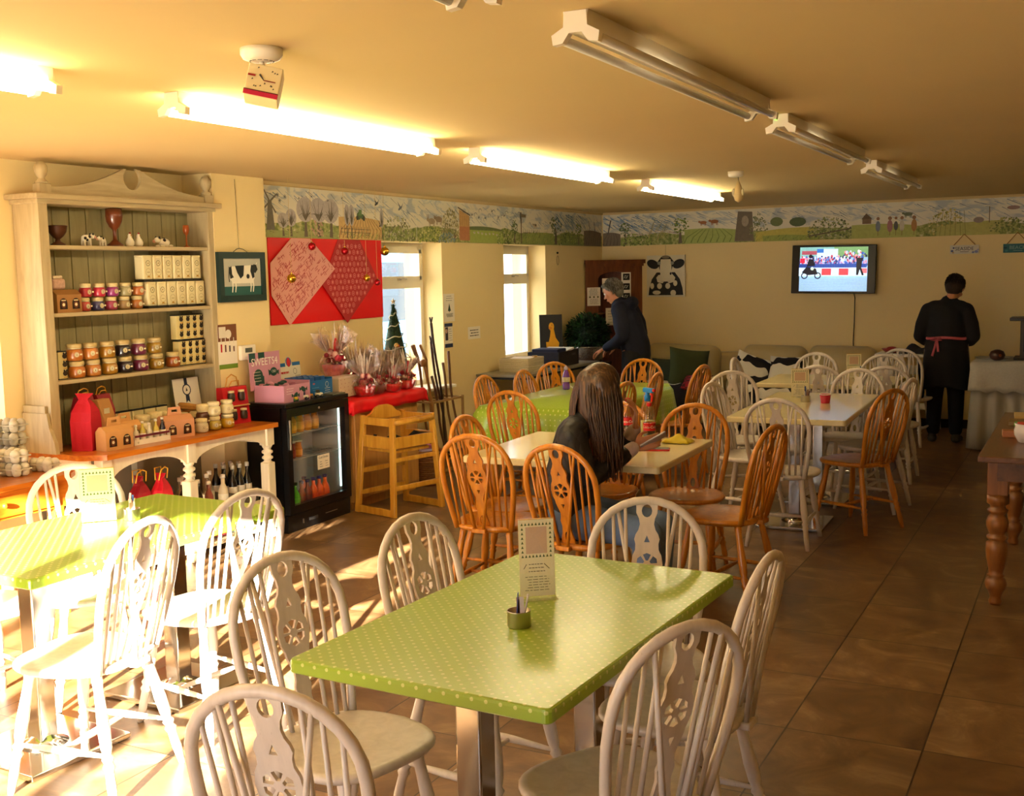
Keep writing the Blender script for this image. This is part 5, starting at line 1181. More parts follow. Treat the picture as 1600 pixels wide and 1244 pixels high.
# kilner style jars and honey on the worktop
def wj(i, c, lidc, x, y, z, label, r=.043, h=.1): jar('W%d' % i, c, lidc, r, h, label, (x, y, z), 'jars on the worktop', -25)
wj(1, '#d9cfa6', '#dfcf9c', -5.0, 4.87, WT, 'large pale jar with a cloth lid left of the middle of the worktop', .052, .15)
wj(2, '#d4c894', '#dfcf9c', -5.02, 4.99, WT, 'large pale jar with a cloth lid, second of the tall pair', .052, .155)
wj(3, '#cdbf8a', '#dfcf9c', -5.06, 5.11, WT, 'pale jar with a cloth lid behind the pinkish carton', .045, .145)
wj(4, '#4a1818', '#e0d09c', -5.02, 5.22, WT, 'dark red jar with a cream lid behind the pinkish carton', .045, .12)
wj(4, '#4a1818', '#e0d09c', -4.99, 5.31, WT, 'dark red jar with a cream lid right of another dark red one', .045, .12)
wj(5, '#d6c9a4', '#e0d09c', -4.88, 5.235, WT, 'white sauce jar at the front, right of the pinkish carton', .042, .088)
wj(6, '#57281a', '#e0d09c', -4.93, 5.305, WT + .0 , 'brown chutney jar behind the white sauce jar', .044, .17)
wj(7, '#a98f2a', '#e0d09c', -4.885, 5.355, WT, 'mustard jar under a cream jar near the right end of the worktop', .042, .088)
wj(8, '#ddd2a2', '#e8dcb4', -4.885, 5.355, WT + .0885, 'cream jar stacked on the mustard jar', .043, .09)
wj(9, '#c99a12', '#e8dcb4', -4.885, 5.475, WT, 'bright yellow jar at the front right of the worktop', .043, .088)
wj(8, '#ddd2a2', '#e8dcb4', -4.885, 5.475, WT + .0885, 'cream jar stacked on the bright yellow jar', .043, .09)
wj(8, '#ddd2a2', '#e8dcb4', -4.97, 5.42, WT, 'cream jar behind the stacked pairs', .043, .09)
# row of small framed cartons at the back
PB_ = thing('cream_packet', 'x', 'packet'); mb = MB().cbox((0, 0, .075), (.03, .09, .15), mat('#d8cb96', .6), b=.002); mb.cbox((0, 0, .154), (.031, .091, .008), BLACK); A = Art(mb, surf((.0155, -.045, 0), (0, 1, 0), (0, 0, 1)), .0003); A.ring(.045, .1, .018, .003, INK); lines(A, .015, .075, .02, .07, 3); mb.build('packet', PB_); PBP = Placer(PB_)
for i in range(5): PBP.put('cream packet with a dark top, %s from the left at the back of the worktop' % ORD[i], (-5.21, 4.83 + .1 * i, WT), 0, 'cream packets at the back of the worktop')
aw = thing('award_card', 'white award card with a dark rosette leaning at the right of the dresser', 'card', (-5.17, 5.46, WT), 0)
X = RY(-8) ; mb = MB().box(-.002, .002, -.115, .115, 0, .31, PAPER, X); A = Art(mb, X @ surf((.0022, -.115, 0), (0, 1, 0), (0, 0, 1)), .0003)
nv = mat('#23283f', .6); A.rect(.1, .22, .128, .31, nv); A.poly([(.1, .23), (.128, .23), (.132, .15), (.114, .165), (.096, .15)], nv); A.disc(.114, .235, .038, nv); A.disc(.114, .235, .03, PAPER); A.poly([(.105, .225), (.123, .228), (.112, .25)], INK); A.text('Award', .114, .12, .035, mat('#b98a4a')) if False else None; lines(A, .05, .18, .09, .14, 2, mat('#b98a4a'), .004); mb.build('card', aw)
bw_ = MB().tube([(.11 * cos(a), .06 * sin(a), .0) for a in [2 * pi * i / 20 for i in range(20)]], .012, mat('#b5803a', .7, var=.3, scale=60), closed=True).tube([(.105 * cos(a), .056 * sin(a), -.02) for a in [2 * pi * i / 20 for i in range(20)]], .012, mat('#a3702e', .7, var=.3, scale=60), closed=True).build('wicker_ring', None, (-5.08, 5.39, WT + .135), (0, radians(14), radians(90))); tag(bw_, 'oval wicker wreath ring behind the cream jars', 'wreath')
bs = thing('wicker_stand', 'low box behind the jars carrying the wicker ring', 'box', (-5.1, 5.38, WT)); MB().cbox((-.02, .0, .055), (.07, .16, .11), KRAFT, b=.004).build('box_body', bs)
gs = thing('red_gift_set', 'red two-tier card gift set with four small jars at the right end of the worktop', 'gift set', (-4.98, 5.64, WT), -4)
MB().prism([(-.03, 0), (.05, 0), (.035, .12), (.02, .24), (-.03, .24)], -.11, .11, RED, RX(90)).build('card_box', gs)
for z, xx in ((.03, .05), (.15, .034)):
    for y in (-.045, .045): MB().lathe([(.022, 0), (.026, .01), (.026, .04), (.02, .052), (.02, .055)], mat('#3a2a20', .3, coat=.6), T(xx, y, z), n=14).lathe([(.022, .055), (.022, .068), (.002, .07)], mat('#d8c9a0', .4), T(xx, y, z), n=14).build('mini_jar', gs)
MB().box(.03, .058, -.1, .1, .115, .121, mat('#d0a060', .6)).build('shelf_edge', gs); MB().tube([(.0, -.06, .235), (0, -.04, .30), (0, 0, .32), (0, .04, .30), (0, .06, .235)], .0045, mat('#c98f3a', .5), n=6).tube([(.012, -.05, .235), (.03, -.03, .28), (.03, .03, .28), (.012, .05, .235)], .004, mat('#c98f3a', .5), n=6).build('handle', gs)
# ------------------------------------------------------------------ base shelf goods
SZ = .2455
for k, (y, x) in enumerate(((4.80, -4.98), (4.925, -4.93))):
    t = thing('red_paper_bag', ['dark red paper bag on the base shelf, left of the pair', 'bright red paper bag with a jar picture on the base shelf, right of the pair'][k], 'gift bag', (x, y, SZ), 10 * k, 'red bags on the base shelf')
    bagm(mat(('#8c1020', '#c01226')[k], .5), .08, .12, .29, 1).build('bag', t); MB().tube([(.012, -.04, .27), (.025, -.035, .33), (.03, 0, .345), (.025, .035, .33), (.012, .04, .27)], .004, mat('#d8a42a', .5), n=6).tube([(-.012, -.04, .27), (-.02, -.03, .34), (-.02, .03, .34), (-.012, .04, .27)], .004, mat('#d8a42a', .5), n=6).build('handle', t)
    if k: A_ = MB(); A = Art(A_, surf((.043, 0, 0), (0, 1, 0), (0, 0, 1)), .0004); A.disc(0, .08, .022, mat('#7a5a20')); A.disc(0, .08, .011, mat('#e6dcc0')); A.poly([(-.01, .12), (.012, .12), (.0, .145)], mat('#efe6d0')); A_.build('badge', t)
db = Placer(make_bottle('sauce_bottle', '#3a1712', .024, .2, '#241a18', '#5a2a2a'))
for i, (x, y) in enumerate(((-4.93, 5.05), (-4.97, 5.10), (-5.03, 5.06), (-5.05, 5.12))) : db.put('dark red sauce bottle left of the middle post, %s of the group' % ORD[i], (x, y - .055, SZ), 0, 'dark sauce bottles by the middle post')
kinds = {'dark': Placer(make_bottle('glass_bottle', '#181012', .026, .22, '#e6e0d2', '#efe6d2')), 'pink': Placer(make_bottle('glass_bottle', '#8f4a3c', .028, .2, '#e6e0d2', '#b06a5a')), 'clear': Placer(make_bottle('glass_bottle', '#b9b08a', .03, .23, '#e8e2d4', '#efe6d2', GLASSJ)), 'white': Placer(make_bottle('glass_bottle', '#e6dcc0', .032, .22, '#f4efe4', '#f4efe0'))}
pos = [('dark', 5.15, -4.88), ('dark', 5.20, -4.90), ('clear', 5.17, -5.02), ('pink', 5.27, -4.88), ('clear', 5.25, -4.99), ('clear', 5.33, -4.95), ('clear', 5.33, -5.06), ('white', 5.40, -4.88), ('clear', 5.42, -5.01), ('white', 5.27, -5.09), ('dark', 5.13, -4.96)]
for i, (k, y, x) in enumerate(pos): kinds[k].put('%s glass bottle on the base shelf, %s from the middle post' % ({'dark': 'black', 'pink': 'rose coloured', 'clear': 'clear', 'white': 'white labelled'}[k], ORD[i]), (x, y, SZ), 0, 'bottles on the base shelf')
kinds2 = Placer(make_bottle('cider_bottle', '#151516', .028, .25, '#c9c4b8', '#f0eadc'))
crt = thing('bottle_crate', 'low printed wooden crate of black bottles at the right of the base shelf', 'crate', (-4.97, 5.585, SZ))
GR = mat('#6b6152', .7, var=.15, scale=30)
mb = MB().box(-.12, .12, -.115, .115, 0, .008, GR)
for a in ((-.12, -.112, -.115, .115), (.112, .12, -.115, .115), (-.112, .112, -.115, -.107), (-.112, .112, .107, .115)): mb.box(a[0], a[1], a[2], a[3], .008, .085, GR)
mb.build('crate_box', crt); mb = MB(); mb.text('DORSET', .042, INK, surf((.1206, 0, .045), (0, 1, 0), (0, 0, 1)), .0006); mb.build('lettering', crt)
i = 0
for x in (.07, 0, -.07):
    for y in (-.07, 0, .07): kinds2.put('black bottle with a white label in the wooden crate, %s' % (['front row', 'middle row', 'back row'][int(round((.07 - x) / .07))] + ', ' + ['left', 'middle', 'right'][int(round((y + .07) / .07))]), (-4.97 + x, 5.585 + y, SZ + .0085), 0, 'black bottles in the crate'); i += 1
q = random.Random(9)
pkc = ['#d98aa0', '#e9e2d6', '#c9a24a', '#6a9a6a', '#d3c0d8', '#e6d9b8', '#b84a5a', '#8fb0c0']
pkn = ['pink', 'white', 'mustard', 'green', 'lilac', 'cream', 'raspberry', 'pale blue']
for i in range(8):
    o = MB().cbox((0, 0, .06), (.1, .1, .12 if i % 2 else .1), mat(pkc[i], .5, var=.3, scale=30), b=.004).build('packet', None, (-4.9 - .03 * (i % 3), 5.0 + .095 * i - .22, .0755)); tag(o, '%s packet on the lowest dresser shelf, seen between the chair spindles' % pkn[i], 'packet', 'packets on the lowest shelf')

# ================================================================== LEFT DESK AND EGG BOXES
ld = thing('pine_desk', 'orange pine desk under the left window, cut by the photo edge', 'desk', (0, 0, 0))
MB().prism([(-5.26, 2.5), (-4.6, 2.5), (-4.6, 3.98), (-4.66, 4.06), (-5.26, 4.06)], .705, .73, PINE_TOP).build('worktop', ld)
MB().box(-5.24, -4.65, 2.54, 4.0, .56, .705, PINE_TOP).build('drawer_carcass', ld)
for y0, y1 in ((2.56, 3.24), (3.27, 3.93)): d__ = MB().box(-4.65, -4.64, y0, y1, .575, .695, PINE_TOP).build('drawer', ld); MB().ball((-4.625, (y0 + y1) / 2, .635), .014, PINE).build('knob', d__)
for x in (-5.2, -4.68):
    for y in (2.58, 3.94): MB().cbox((x, y, .28), (.06, .06, .56), PINE_TOP, b=.004).build('leg', ld)
EGG = mat('#b8ae96', .9, var=.1, scale=40, bump=.3); EGW = mat('#d9d2bd', .9, var=.1, scale=40, bump=.3)
def eggbox(m):
    t = thing('egg_box', 'x', 'egg box'); mb = MB().cbox((0, 0, .035), (.10, .145, .006), m)
    for a in (-.024, .024):
        for b in (-.048, 0, .048): mb.lathe([(.012, .001), (.02, .008), (.024, .033)], m, T(a, b, 0), n=12)
    mb.build('tray', t); mb = MB()
    for a in (-.024, .024):
        for b in (-.048, 0, .048): mb.lathe([(.0245, .038), (.022, .055), (.012, .066), (.001, .068)], m, T(a, b, 0), n=12)
    mb.build('lid', t); return t
e1, e2 = Placer(eggbox(EGG)), Placer(eggbox(EGW))
sp_ = [((-4.80, 3.99), 1, e2, 'short stack at the desk corner'), ((-4.83, 3.83), 2, e2, 'sunlit stack of egg boxes'), ((-4.95, 3.92), 4, e1, 'tallest stack of egg boxes'), ((-4.98, 3.76), 4, e1, 'stack of egg boxes at the photo edge'), ((-4.85, 3.67), 2, e2, 'front stack cut by the photo edge')]
for (x, y), n, P_, nm in sp_:
    for k in range(n): P_.put('egg box, %s from the bottom of the %s' % (ORD[k], nm), (x, y, .7305 + .069 * k), 90 + q.uniform(-6, 6), 'egg boxes on the pine desk')

# ================================================================== FRIDGE
fx, fy0, fy1 = -4.71, 5.835, 6.555
fg = thing('drinks_fridge', 'black under-counter drinks fridge with a glass door', 'fridge', (fx, (fy0 + fy1) / 2, 0), 1)
hw_ = (fy1 - fy0) / 2; D_ = .335; FHT = .868
FRI = mat('#8f9490', .4, var=.03)
MB().box(-D_, -.05, -hw_, -hw_ + .025, .12, FHT - .03, BLACKP).box(-D_, -.05, hw_ - .025, hw_, .12, FHT - .03, BLACKP).box(-D_, -D_ + .02, -hw_, hw_, .12, FHT - .03, BLACKP).box(-D_, -.05, -hw_, hw_, 0, .12, BLACKP).box(-D_ + .02, -.05, -hw_ + .025, -hw_ + .03, .12, FHT - .03, FRI).box(-D_ + .02, -.05, hw_ - .03, hw_ - .025, .12, FHT - .03, FRI).box(-D_ + .02, -D_ + .025, -hw_ + .03, hw_ - .03, .12, FHT - .03, FRI).box(-.05, -.02, -hw_, hw_, 0, .115, BLACKP).build('cabinet', fg)
MB().cbox((-D_ / 2 - .005, 0, FHT - .015), (D_ + .01, hw_ * 2, .03), BLACKP, b=.006).build('top', fg)
dd = MB(); a0, a1, b0, b1 = -hw_ + .005, hw_ - .005, .125, FHT - .035; fw = .05
dd.box(-.045, 0, a0, a0 + fw, b0, b1, BLACKP).box(-.045, 0, a1 - fw, a1, b0, b1, BLACKP).box(-.045, 0, a0 + fw, a1 - fw, b0, b0 + .055, BLACKP).box(-.045, 0, a0 + fw, a1 - fw, b1 - .055, b1, BLACKP)
do = dd.build('door', fg); MB().box(-.02, -.014, a0 + fw, a1 - fw, b0 + .055, b1 - .055, GLASS).build('door_glass', do)
MB().cbox((.008, a0 + .02, .66), (.014, .014, .2), STEEL, b=.004).build('door_handle', do); MB().cyl((0, .0, b1 - .026), (.006, 0, b1 - .026), .008, STEEL).build('lock', do)
mb = MB().box(-.013, -.0122, -.02, .12, .375, .475, PAPER); mb.text('Cold Drinks', .022, INK, surf((-.0118, .05, .456), (0, 1, 0), (0, 0, 1))); A = Art(mb, surf((-.0118, -.02, .375), (0, 1, 0), (0, 0, 1)), .0002); lines(A, .02, .055, .01, .06, 3); lines(A, .08, .115, .01, .06, 3); o = mb.build('door_notice', do); o['label'] = 'white Cold Drinks notice stuck inside the door'
for z in (.30 - .0, .47, .64): 
    if z < .31: continue
    mb = MB()
    for k in range(14): mb.cyl((-.06, -hw_ + .04 + k * .0485, z), (-D_ + .04, -hw_ + .04 + k * .0485, z), .0022, STEEL, n=5)
    for x in (-.06, -D_ / 2, -D_ + .04): mb.cyl((x, -hw_ + .032, z), (x, hw_ - .032, z), .003, STEEL, n=5)
    mb.build('wire_shelf', fg)
mb = MB().box(-.02, -.017, -.13, -.03, .045, .065, mat('#3a3a3c', .3)); mb.box(-.02, -.017, .06, .2, .055, .06, STEEL); mb.box(-.02, -.0165, -.2, -.19, .04, .07, STEEL); mb.build('control_panel', fg)
lt = MB().box(-.07, -.06, hw_ - .045, hw_ - .035, .2, .78, emitter('fridge_strip', (.75, 1, .95), 2.2)).build('light_strip', fg)
FM = T(fx, (fy0 + fy1) / 2, 0) @ RZ(1)
def infr(label, P_, x, y, z, grp): v = FM @ Vector((x, y, z)); P_.put(label, v, 0, grp)
drk = {k: Placer(make_bottle('drinks_bottle', c, .031, .19, cap, lb, neck=.42)) for k, c, cap, lb in (('green', '#3fae1e', '#1e4a20', '#58c030'), ('dkred', '#7a2a1c', '#3a2a5a', '#5a1a1a'), ('orange', '#e0561a', '#2a2c6a', '#d8481a'))}
for r_, x in enumerate((-.09, -.17)):
    for i, k in enumerate(['green', 'green', 'dkred', 'dkred', 'orange', 'orange', 'orange']):
        if r_ and i not in (0, 2, 4): continue
        infr('%s drinks bottle in the %s row of the fridge floor, %s from the left' % ({'green': 'lime green', 'dkred': 'dark red', 'orange': 'orange'}[k], ['front', 'back'][r_], ORD[i]), drk[k], x, -.245 + .068 * i, .121, 'bottles in the fridge')
for i in range(4): infr('dark green drinks bottle on the middle fridge shelf, %s from the left' % ORD[i], drk['dkgreen'], -.2 - .01 * (i % 2), -.26 + .07 * i, .121, 'bottles in the fridge') if False else None
can = {k: Placer(make_bottle('drinks_can', c, .03, .115, '#b8b4aa', lb, neck=.8)) for k, c, lb in (('o', '#b06a2a', '#c98a2a'), ('g', '#3a5a34', '#2a4a2a'), ('r', '#7a2a20', '#8a3020'))}
can2 = Placer(make_bottle('juice_bottle', '#c07a1a', .03, .16, '#d8b040', '#d89a30', neck=.6))
for i in range(5): infr('orange juice bottle on the top fridge shelf, %s from the left' % ORD[i], can2, -.12, -.23 + .085 * i, .644, 'juice bottles on the top fridge shelf')
for i in range(3): infr('%s drinks can on the middle fridge shelf' % ['green', 'red', 'brown'][i], can[['g', 'r', 'o'][i]], -.12, -.24 + .075 * i, .474, 'cans in the fridge')
# ------------------------------------------------------------------ on the fridge
FT = FHT + .0005
sb = thing('sweets_box', 'pink and green sweets display box reading SWEETS4 on the fridge', 'display box', (-4.875, 6.02, FT), 3)
PK = mat('#c98fa6', .5, var=.04); DG = mat('#16463c', .5)
mb = MB().box(-.12, .12, -.15, -.147, 0, .115, PK).box(-.12, .12, .147, .15, 0, .13, PK).box(-.12, .12, -.15, .15, 0, .003, PK).box(.117, .12, -.147, .147, 0, .115, PK).box(-.12, -.117, -.147, .147, 0, .14, PK)
A = Art(mb, surf((.1204, -.15, 0), (0, 1, 0), (0, 0, 1)), .0003)
for cx, cy, rt in ((.13, .04, .6), (.22, .075, -.5)): A.disc(cx, cy, .03, DG, .017, 12, rt); A.poly([(cx - .045, cy - .01), (cx - .02, cy), (cx - .045, cy + .02)], DG); A.poly([(cx + .045, cy - .015), (cx + .02, cy), (cx + .045, cy + .015)], DG)
lines(A, .02, .11, .05, .1, 3, mat('#efe2e4')); mb.build('tray', sb)
X = T(-.113, 0, 0) @ RY(-2) @ surf((0, -.19, .08), (0, 1, 0), (0, 0, 1)); mb = MB().box(0, .34, 0, .25, -.002, .002, PK, X); A = Art(mb, X @ T(0, 0, .0022), .0003)
A.rect(0, .19, .07, .25, DG); A.rect(.1, .21, .17, .25, DG); A.disc(.09, .09, .05, DG, .05); A.rect(.05, .03, .15, .09, DG); A.disc(.26, .11, .04, DG, .03); A.poly([(.2, .13), (.24, .11), (.205, .085)], DG); A.poly([(.32, .12), (.28, .11), (.315, .085)], DG)
A.text('SWEETS4', .165, .185, .072, WHITEC); A.text('CBD', .26, .112, .025, WHITEC); lines(A, .03, .12, .05, .13, 4, mat('#e8dcc8')); mb.build('display_card', sb)
mb = MB()
for i in range(14): mb.ball((q.uniform(-.09, .09), q.uniform(-.12, .12), .1 + q.uniform(0, .02)), .02, [PK, DG, mat('#a86a84', .5)][i % 3], n=7, sc=(1.4, 1, .6))
mb.build('sweets', sb)
bb = thing('blue_display_box', 'blue counter display box with a white header card behind the pink one', 'display box', (-4.93, 6.36, FT), 3)
BL = mat('#1669ae', .45); WB = mat('#ded8c4', .5)
mb = MB().box(-.12, .12, -.14, -.137, 0, .12, BL).box(-.12, .12, .137, .14, 0, .12, BL).box(-.12, .12, -.14, .14, 0, .003, BL).box(.117, .12, -.137, .137, 0, .11, BL).box(-.12, -.117, -.137, .137, 0, .12, BL)
A = Art(mb, surf((.1204, -.14, 0), (0, 1, 0), (0, 0, 1)), .0003); A.disc(.05, .09, .015, mat('#d05a60'), .006); A.ring(.21, .075, .018, .003, WHITEC); lines(A, .17, .25, .01, .055, 3, WHITEC); lines(A, .02, .11, .02, .07, 3, mat('#7fb0d8')); mb.build('tray', bb)
X = T(-.118, 0, 0) @ RY(-6) @ surf((0, -.15, .08), (0, 1, 0), (0, 0, 1)); mb = MB().prism([(0, 0), (.27, 0), (.27, .15), (.175, .15), (.165, .18), (.135, .195), (.105, .18), (.095, .15), (0, .15)], -.002, .002, WB, X); A = Art(mb, X @ T(0, 0, .0022), .0003)
A.rect(0, .125, .095, .15, BL); A.rect(.175, .125, .27, .15, BL); A.disc(.135, .155, .033, BL, .033); A.disc(.135, .152, .022, mat('#c81e28'), .033); A.ring(.2, .085, .02, .003, INK); lines(A, .19, .26, .01, .06, 3); A.text('muffin', .07, .08, .04, mat('#c0282c')) if False else lines(A, .02, .13, .07, .095, 1, mat('#c0282c'), .014); A.rect(0, 0, .27, .025, BL); mb.build('header_card', bb)
mb = MB()
for i in range(16): mb.cbox((-.09 + .05 * (i % 4), -.1 + .065 * (i // 4), .115), (.02, .055, .03), mat('#2458a0', .4), T(0, 0, 0), b=.004)
mb.build('blue_bars', bb)
for i, (x, y, c, c2, nm) in enumerate(((-4.765, 6.0, '#d8b02a', '#2f5a34', 'yellow and green'), (-4.76, 6.11, '#e8e2d2', '#1e1e3a', 'white and navy'), (-4.78, 6.19, '#c98a3a', '#3a2a20', 'orange brown'), (-4.76, 6.27, '#e4dcc0', '#2a2a22', 'cream'))):
    t = thing('toy_tractor', '%s toy vehicle standing on top of the fridge' % nm, 'toy', (x, y, FT), 20 * i, 'toy vehicles on the fridge')
    MB().cbox((0, 0, .022), (.05, .028, .02), mat(c, .4), b=.004).build('body', t); MB().cbox((-.008, 0, .042), (.024, .024, .022), mat(c2 if i % 2 else c, .4), b=.003).build('cab', t)
    for a in (-.017, .017):
        for b in (-.016, .016): MB().cyl((a, b - .004, .011), (a, b + .004, .011), .0108, mat(c2, .5), n=12).build('wheel', t)
kt = MB().cbox((0, 0, .006), (.1, .15, .01), mat('#5a5c4a', .4), b=.002).build('folder', None, (-4.77, 6.45, FT)); tag(kt, 'flat grey-green folder lying on the fridge behind the toys', 'folder')
ws = thing('spotted_box', 'white spotted card box between the blue box and the gift baskets', 'box', (-4.98, 6.75, .8165), 4)
mb = MB().cbox((0, 0, .07), (.24, .26, .14), mat('#ded0b4', .6), b=.003); A = Art(mb, surf((.1205, -.13, 0), (0, 1, 0), (0, 0, 1)), .0003)
for i in range(22): A.disc(.02 + .05 * (i % 5) + .01 * (i // 5 % 2), .02 + .028 * (i // 5), .0035, mat('#a86a60'))
mb.build('box_body', ws); MB().cbox((0, 0, .146), (.245, .265, .012), mat('#e8d8cc', .6), b=.002).build('lid', ws)

# ================================================================== CABINET WITH RED CLOTH
cb = thing('oak_cabinet', 'pale oak two-door cabinet under a red cloth, behind the high chair', 'cabinet', (0, 0, 0))
cx0, cx1, cy1_, cy2_ = -5.19, -4.74, 6.61, 7.5
MB().box(cx0, cx1, cy1_, cy2_, .06, .78, OAK).box(cx0, cx1 - .03, cy1_ + .01, cy2_ - .01, 0, .06, OAK).box(cx0, cx1 + .02, cy1_ - .01, cy2_ + .01, .78, .80, OAK).build('carcass', cb)
for a, b, ky in ((6.63, 7.045, 7.0), (7.055, 7.47, 7.10)):
    d__ = MB().cbox((cx1 + .009, (a + b) / 2, .42), (.018, b - a, .68), OAK, b=.004).build('door', cb); MB().lathe([(.01, 0), (.008, .012), (.018, .02), (.02, .03), (.012, .038), (.001, .04)], BEECH, T(cx1 + .018, ky, .66) @ RY(90), n=16).build('knob', d__)
rc = MB(); HX, HY = .27, .50
def clothf(u, v):
    x = (u - .5) * 2 * (HX + .10); y = (v - .5) * 2 * (HY + .1); ox = max(0, abs(x) - HX); oy = max(0, abs(y) - HY)
    if x < 0: ox = 0; x = max(x, -.215)
    d_ = max(ox, oy); X_ = max(-.215, min(HX, x)) + (.012 + .01 * sin(y * 22)) * (1 if ox > 0 else 0) * (1 if x > 0 else -1); Y_ = max(-HY, min(HY, y)) + (.012 * (1 if y > 0 else -1) if oy > 0 else 0)
    return (X_, Y_, .004 - d_ * (1.1 if oy and ox else 1.0) * .95 + .002 * sin(x * 40 + y * 30))
rc.grid(clothf, 26, 48, mat('#dc0812', .55, bump=.1, scale=12))
o = rc.build('red_cloth', None, (-4.97, 7.07, .8045)); o.modifiers.new('thick', 'SOLIDIFY').thickness = .002; tag(o, 'bright red cloth over the oak cabinet with its corner hanging down', 'tablecloth')
# cellophane gift baskets
CEL = cello_mat('cellophane', '#f4dcd0'); CEL2 = mat('#f6e4d8', .15, var=.3, scale=90, coat=1); TINS = mat('#a31428', .4, .3, var=.4, scale=60)  # CEL2: whitish opaque slivers of wrap, its glints put into their colour
def basket(bc, nm, s=1.0, hat=False, seed=1):
    t = thing('gift_basket', 'x', 'gift basket'); q = random.Random(seed)
    MB().lathe([(.045 * s, 0), (.06 * s, .01 * s), (.075 * s, .05 * s), (.078 * s, .07 * s)], mat(bc, .5, var=.2, scale=50), n=20).build('bowl', t)
    mb = MB()
    for i in range(30): a = q.uniform(0, 6.28); r_ = q.uniform(0, .06) * s; mb.ball((r_ * cos(a), r_ * sin(a), (.075 + q.uniform(0, .08)) * s), q.uniform(.012, .022) * s, mat(q.choice(['#a31428', '#c23048', '#d9a49a', '#7a0e1c']), .4, var=.3, scale=50), n=7)
    mb.build('contents', t)
    mb = MB()      # pull bow of red loops
    for i in range(40):
        a = q.uniform(0, 6.28); e_ = q.uniform(-.2, 1.2); d_ = Vector((cos(a) * cos(e_), sin(a) * cos(e_), sin(e_))); c_ = Vector((.055 * s, -.01 * s, .10 * s))
        if d_.x < -.3: continue
        p = c_ + d_ * .034 * s; mb.tube([c_, c_ + d_ * .02 * s + Vector((0, 0, .006)), p, c_ + d_ * .018 * s - Vector((0, 0, .006))], .0035 * s, TINS, n=4, flat=(1, .3))
    mb.build('bow', t)
    if hat: MB().prism([(-.02 * s, 0), (.02 * s, 0), (.028 * s, .09 * s), (.0, .12 * s), (-.022 * s, .085 * s)], -.006, .006, mat('#cf1426', .4), T(.02 * s, 0, .12 * s) @ RZ(90) @ RX(90)).build('red_tag', t)
    # crinkled clear wrap, gathered at the neck and flaring in points
    n = 44; rr = []
    for z, r_, am in ((0.0, .066, 0), (.03, .084, .08), (.08, .088, .12), (.12, .06, .3), (.145, .035, .35), (.17, .055, .5), (.21, .09, .5), (.245, .115, .45)):
        ring = []
        for i in range(n):
            a = 2 * pi * i / n; k = 1 + am * (.5 if i % 2 else -.5) + am * .4 * sin(i * 2.3 + seed); zz = z + (.05 * (i % 4 == 0) + .035 * sin(i * 1.9 + seed) if z > .24 else 0); ring.append((r_ * k * cos(a) * s, r_ * k * sin(a) * s, zz * s + .0008))
        rr.append(ring)
    mb = MB().rings(rr, CEL, caps=False, smooth=False)
    for i in range(46):
        a = q.uniform(0, 6.28); p = Vector((.035 * cos(a), .035 * sin(a), .13)) * s; e = Vector((q.uniform(.06, .125) * cos(a), q.uniform(.06, .125) * sin(a), q.uniform(.24, .36))) * s; w_ = Vector((-sin(a), cos(a), 0)) * q.uniform(.003, .010) * s; m_ = p.lerp(e, .6) + Vector((q.uniform(-.012, .012), q.uniform(-.012, .012), 0))
        mb.add([p, m_ - w_, e, m_ + w_], [(0, 1, 2, 3)], [CEL, CEL2, CEL][i % 3], False)
    mb.build('cellophane_wrap', t)
    return t
bsp = {}
ZT = .8105
def bask(label, kind, x, y, z=ZT, rz=0, s=1.0):
    bsp[kind].put(label, (x, y, z), rz, 'cellophane gift baskets on the cabinet', scale=s)
bsp['pink'] = Placer(basket('#c9636a', 'p', 1.0, True, 1)); bsp['red'] = Placer(basket('#b8121f', 'r', 1.0, False, 2)); bsp['dark'] = Placer(basket('#7d3540', 'd', 1.0, False, 3)); bsp['bright'] = Placer(basket('#d0141f', 'b', .8, True, 5))
bask('tallest cellophane basket, raised on the spotted box at the back left', 'pink', -5.0, 6.78, .969, 10, 1.15)
bask('cellophane basket beside the tallest one at the back, pale pink bowl', 'dark', -5.0, 7.05, ZT, 40, 1.25)
bask('red cellophane basket at the front left of the red cloth', 'red', -4.80, 6.88, ZT, 0, 1.05)
bask('brownish cellophane basket, second from the left at the front', 'dark', -4.82, 7.06, ZT, 15, .9)
bask('red cellophane basket with an upright red tag in the middle', 'bright', -4.78, 7.22, ZT, 0, 1.05)
bask('dark cellophane basket behind the middle of the row', 'red', -4.97, 7.26, ZT, 60, 1.05)
bask('bright red round cellophane basket with a red tag at the right end', 'bright', -4.80, 7.45, ZT, 30, 1.15)
bask('cellophane basket with dark ribbons between the last two on the right', 'dark', -4.98, 7.44, ZT, 110, 1.05)
# small christmas tree on the sill
xt = thing('christmas_tree', 'small artificial christmas tree with white garland on the sill of the near window', 'christmas tree', (-5.295, 8.05, .7105))
MB().lathe([(.06, 0), (.06, .012), (.02, .03), (.012, .05), (.012, .2)], mat('#3a2c20', .6), n=14).build('stand', xt)
q = random.Random(21); mb = MB(); GT = [mat('#1f3d1c', .7, var=.3), mat('#2c5224', .7, var=.3), mat('#17300f', .7, var=.3)]
mb.lathe([(.12, .16), (.1, .3), (.07, .45), (.04, .6), (.006, .74)], GT[2], n=16)
for i in range(1500):
    v_ = q.random() ** 1.25; z = .14 + .6 * v_; r_ = .135 * (1 - v_) + .008; a = q.uniform(0, 6.283); p = Vector((r_ * .8 * cos(a), r_ * .8 * sin(a), z)); d_ = Vector((cos(a), sin(a), q.uniform(-.3, .7))).normalized(); L = .03; s_ = d_.cross(Vector((0, 0, 1))).normalized() * .006
    mb.add([p - s_, p + s_, p + d_ * L], [(0, 1, 2)], GT[i % 3])
mb.build('branches', xt)
gp = [(.0, 0, 0)] * 0
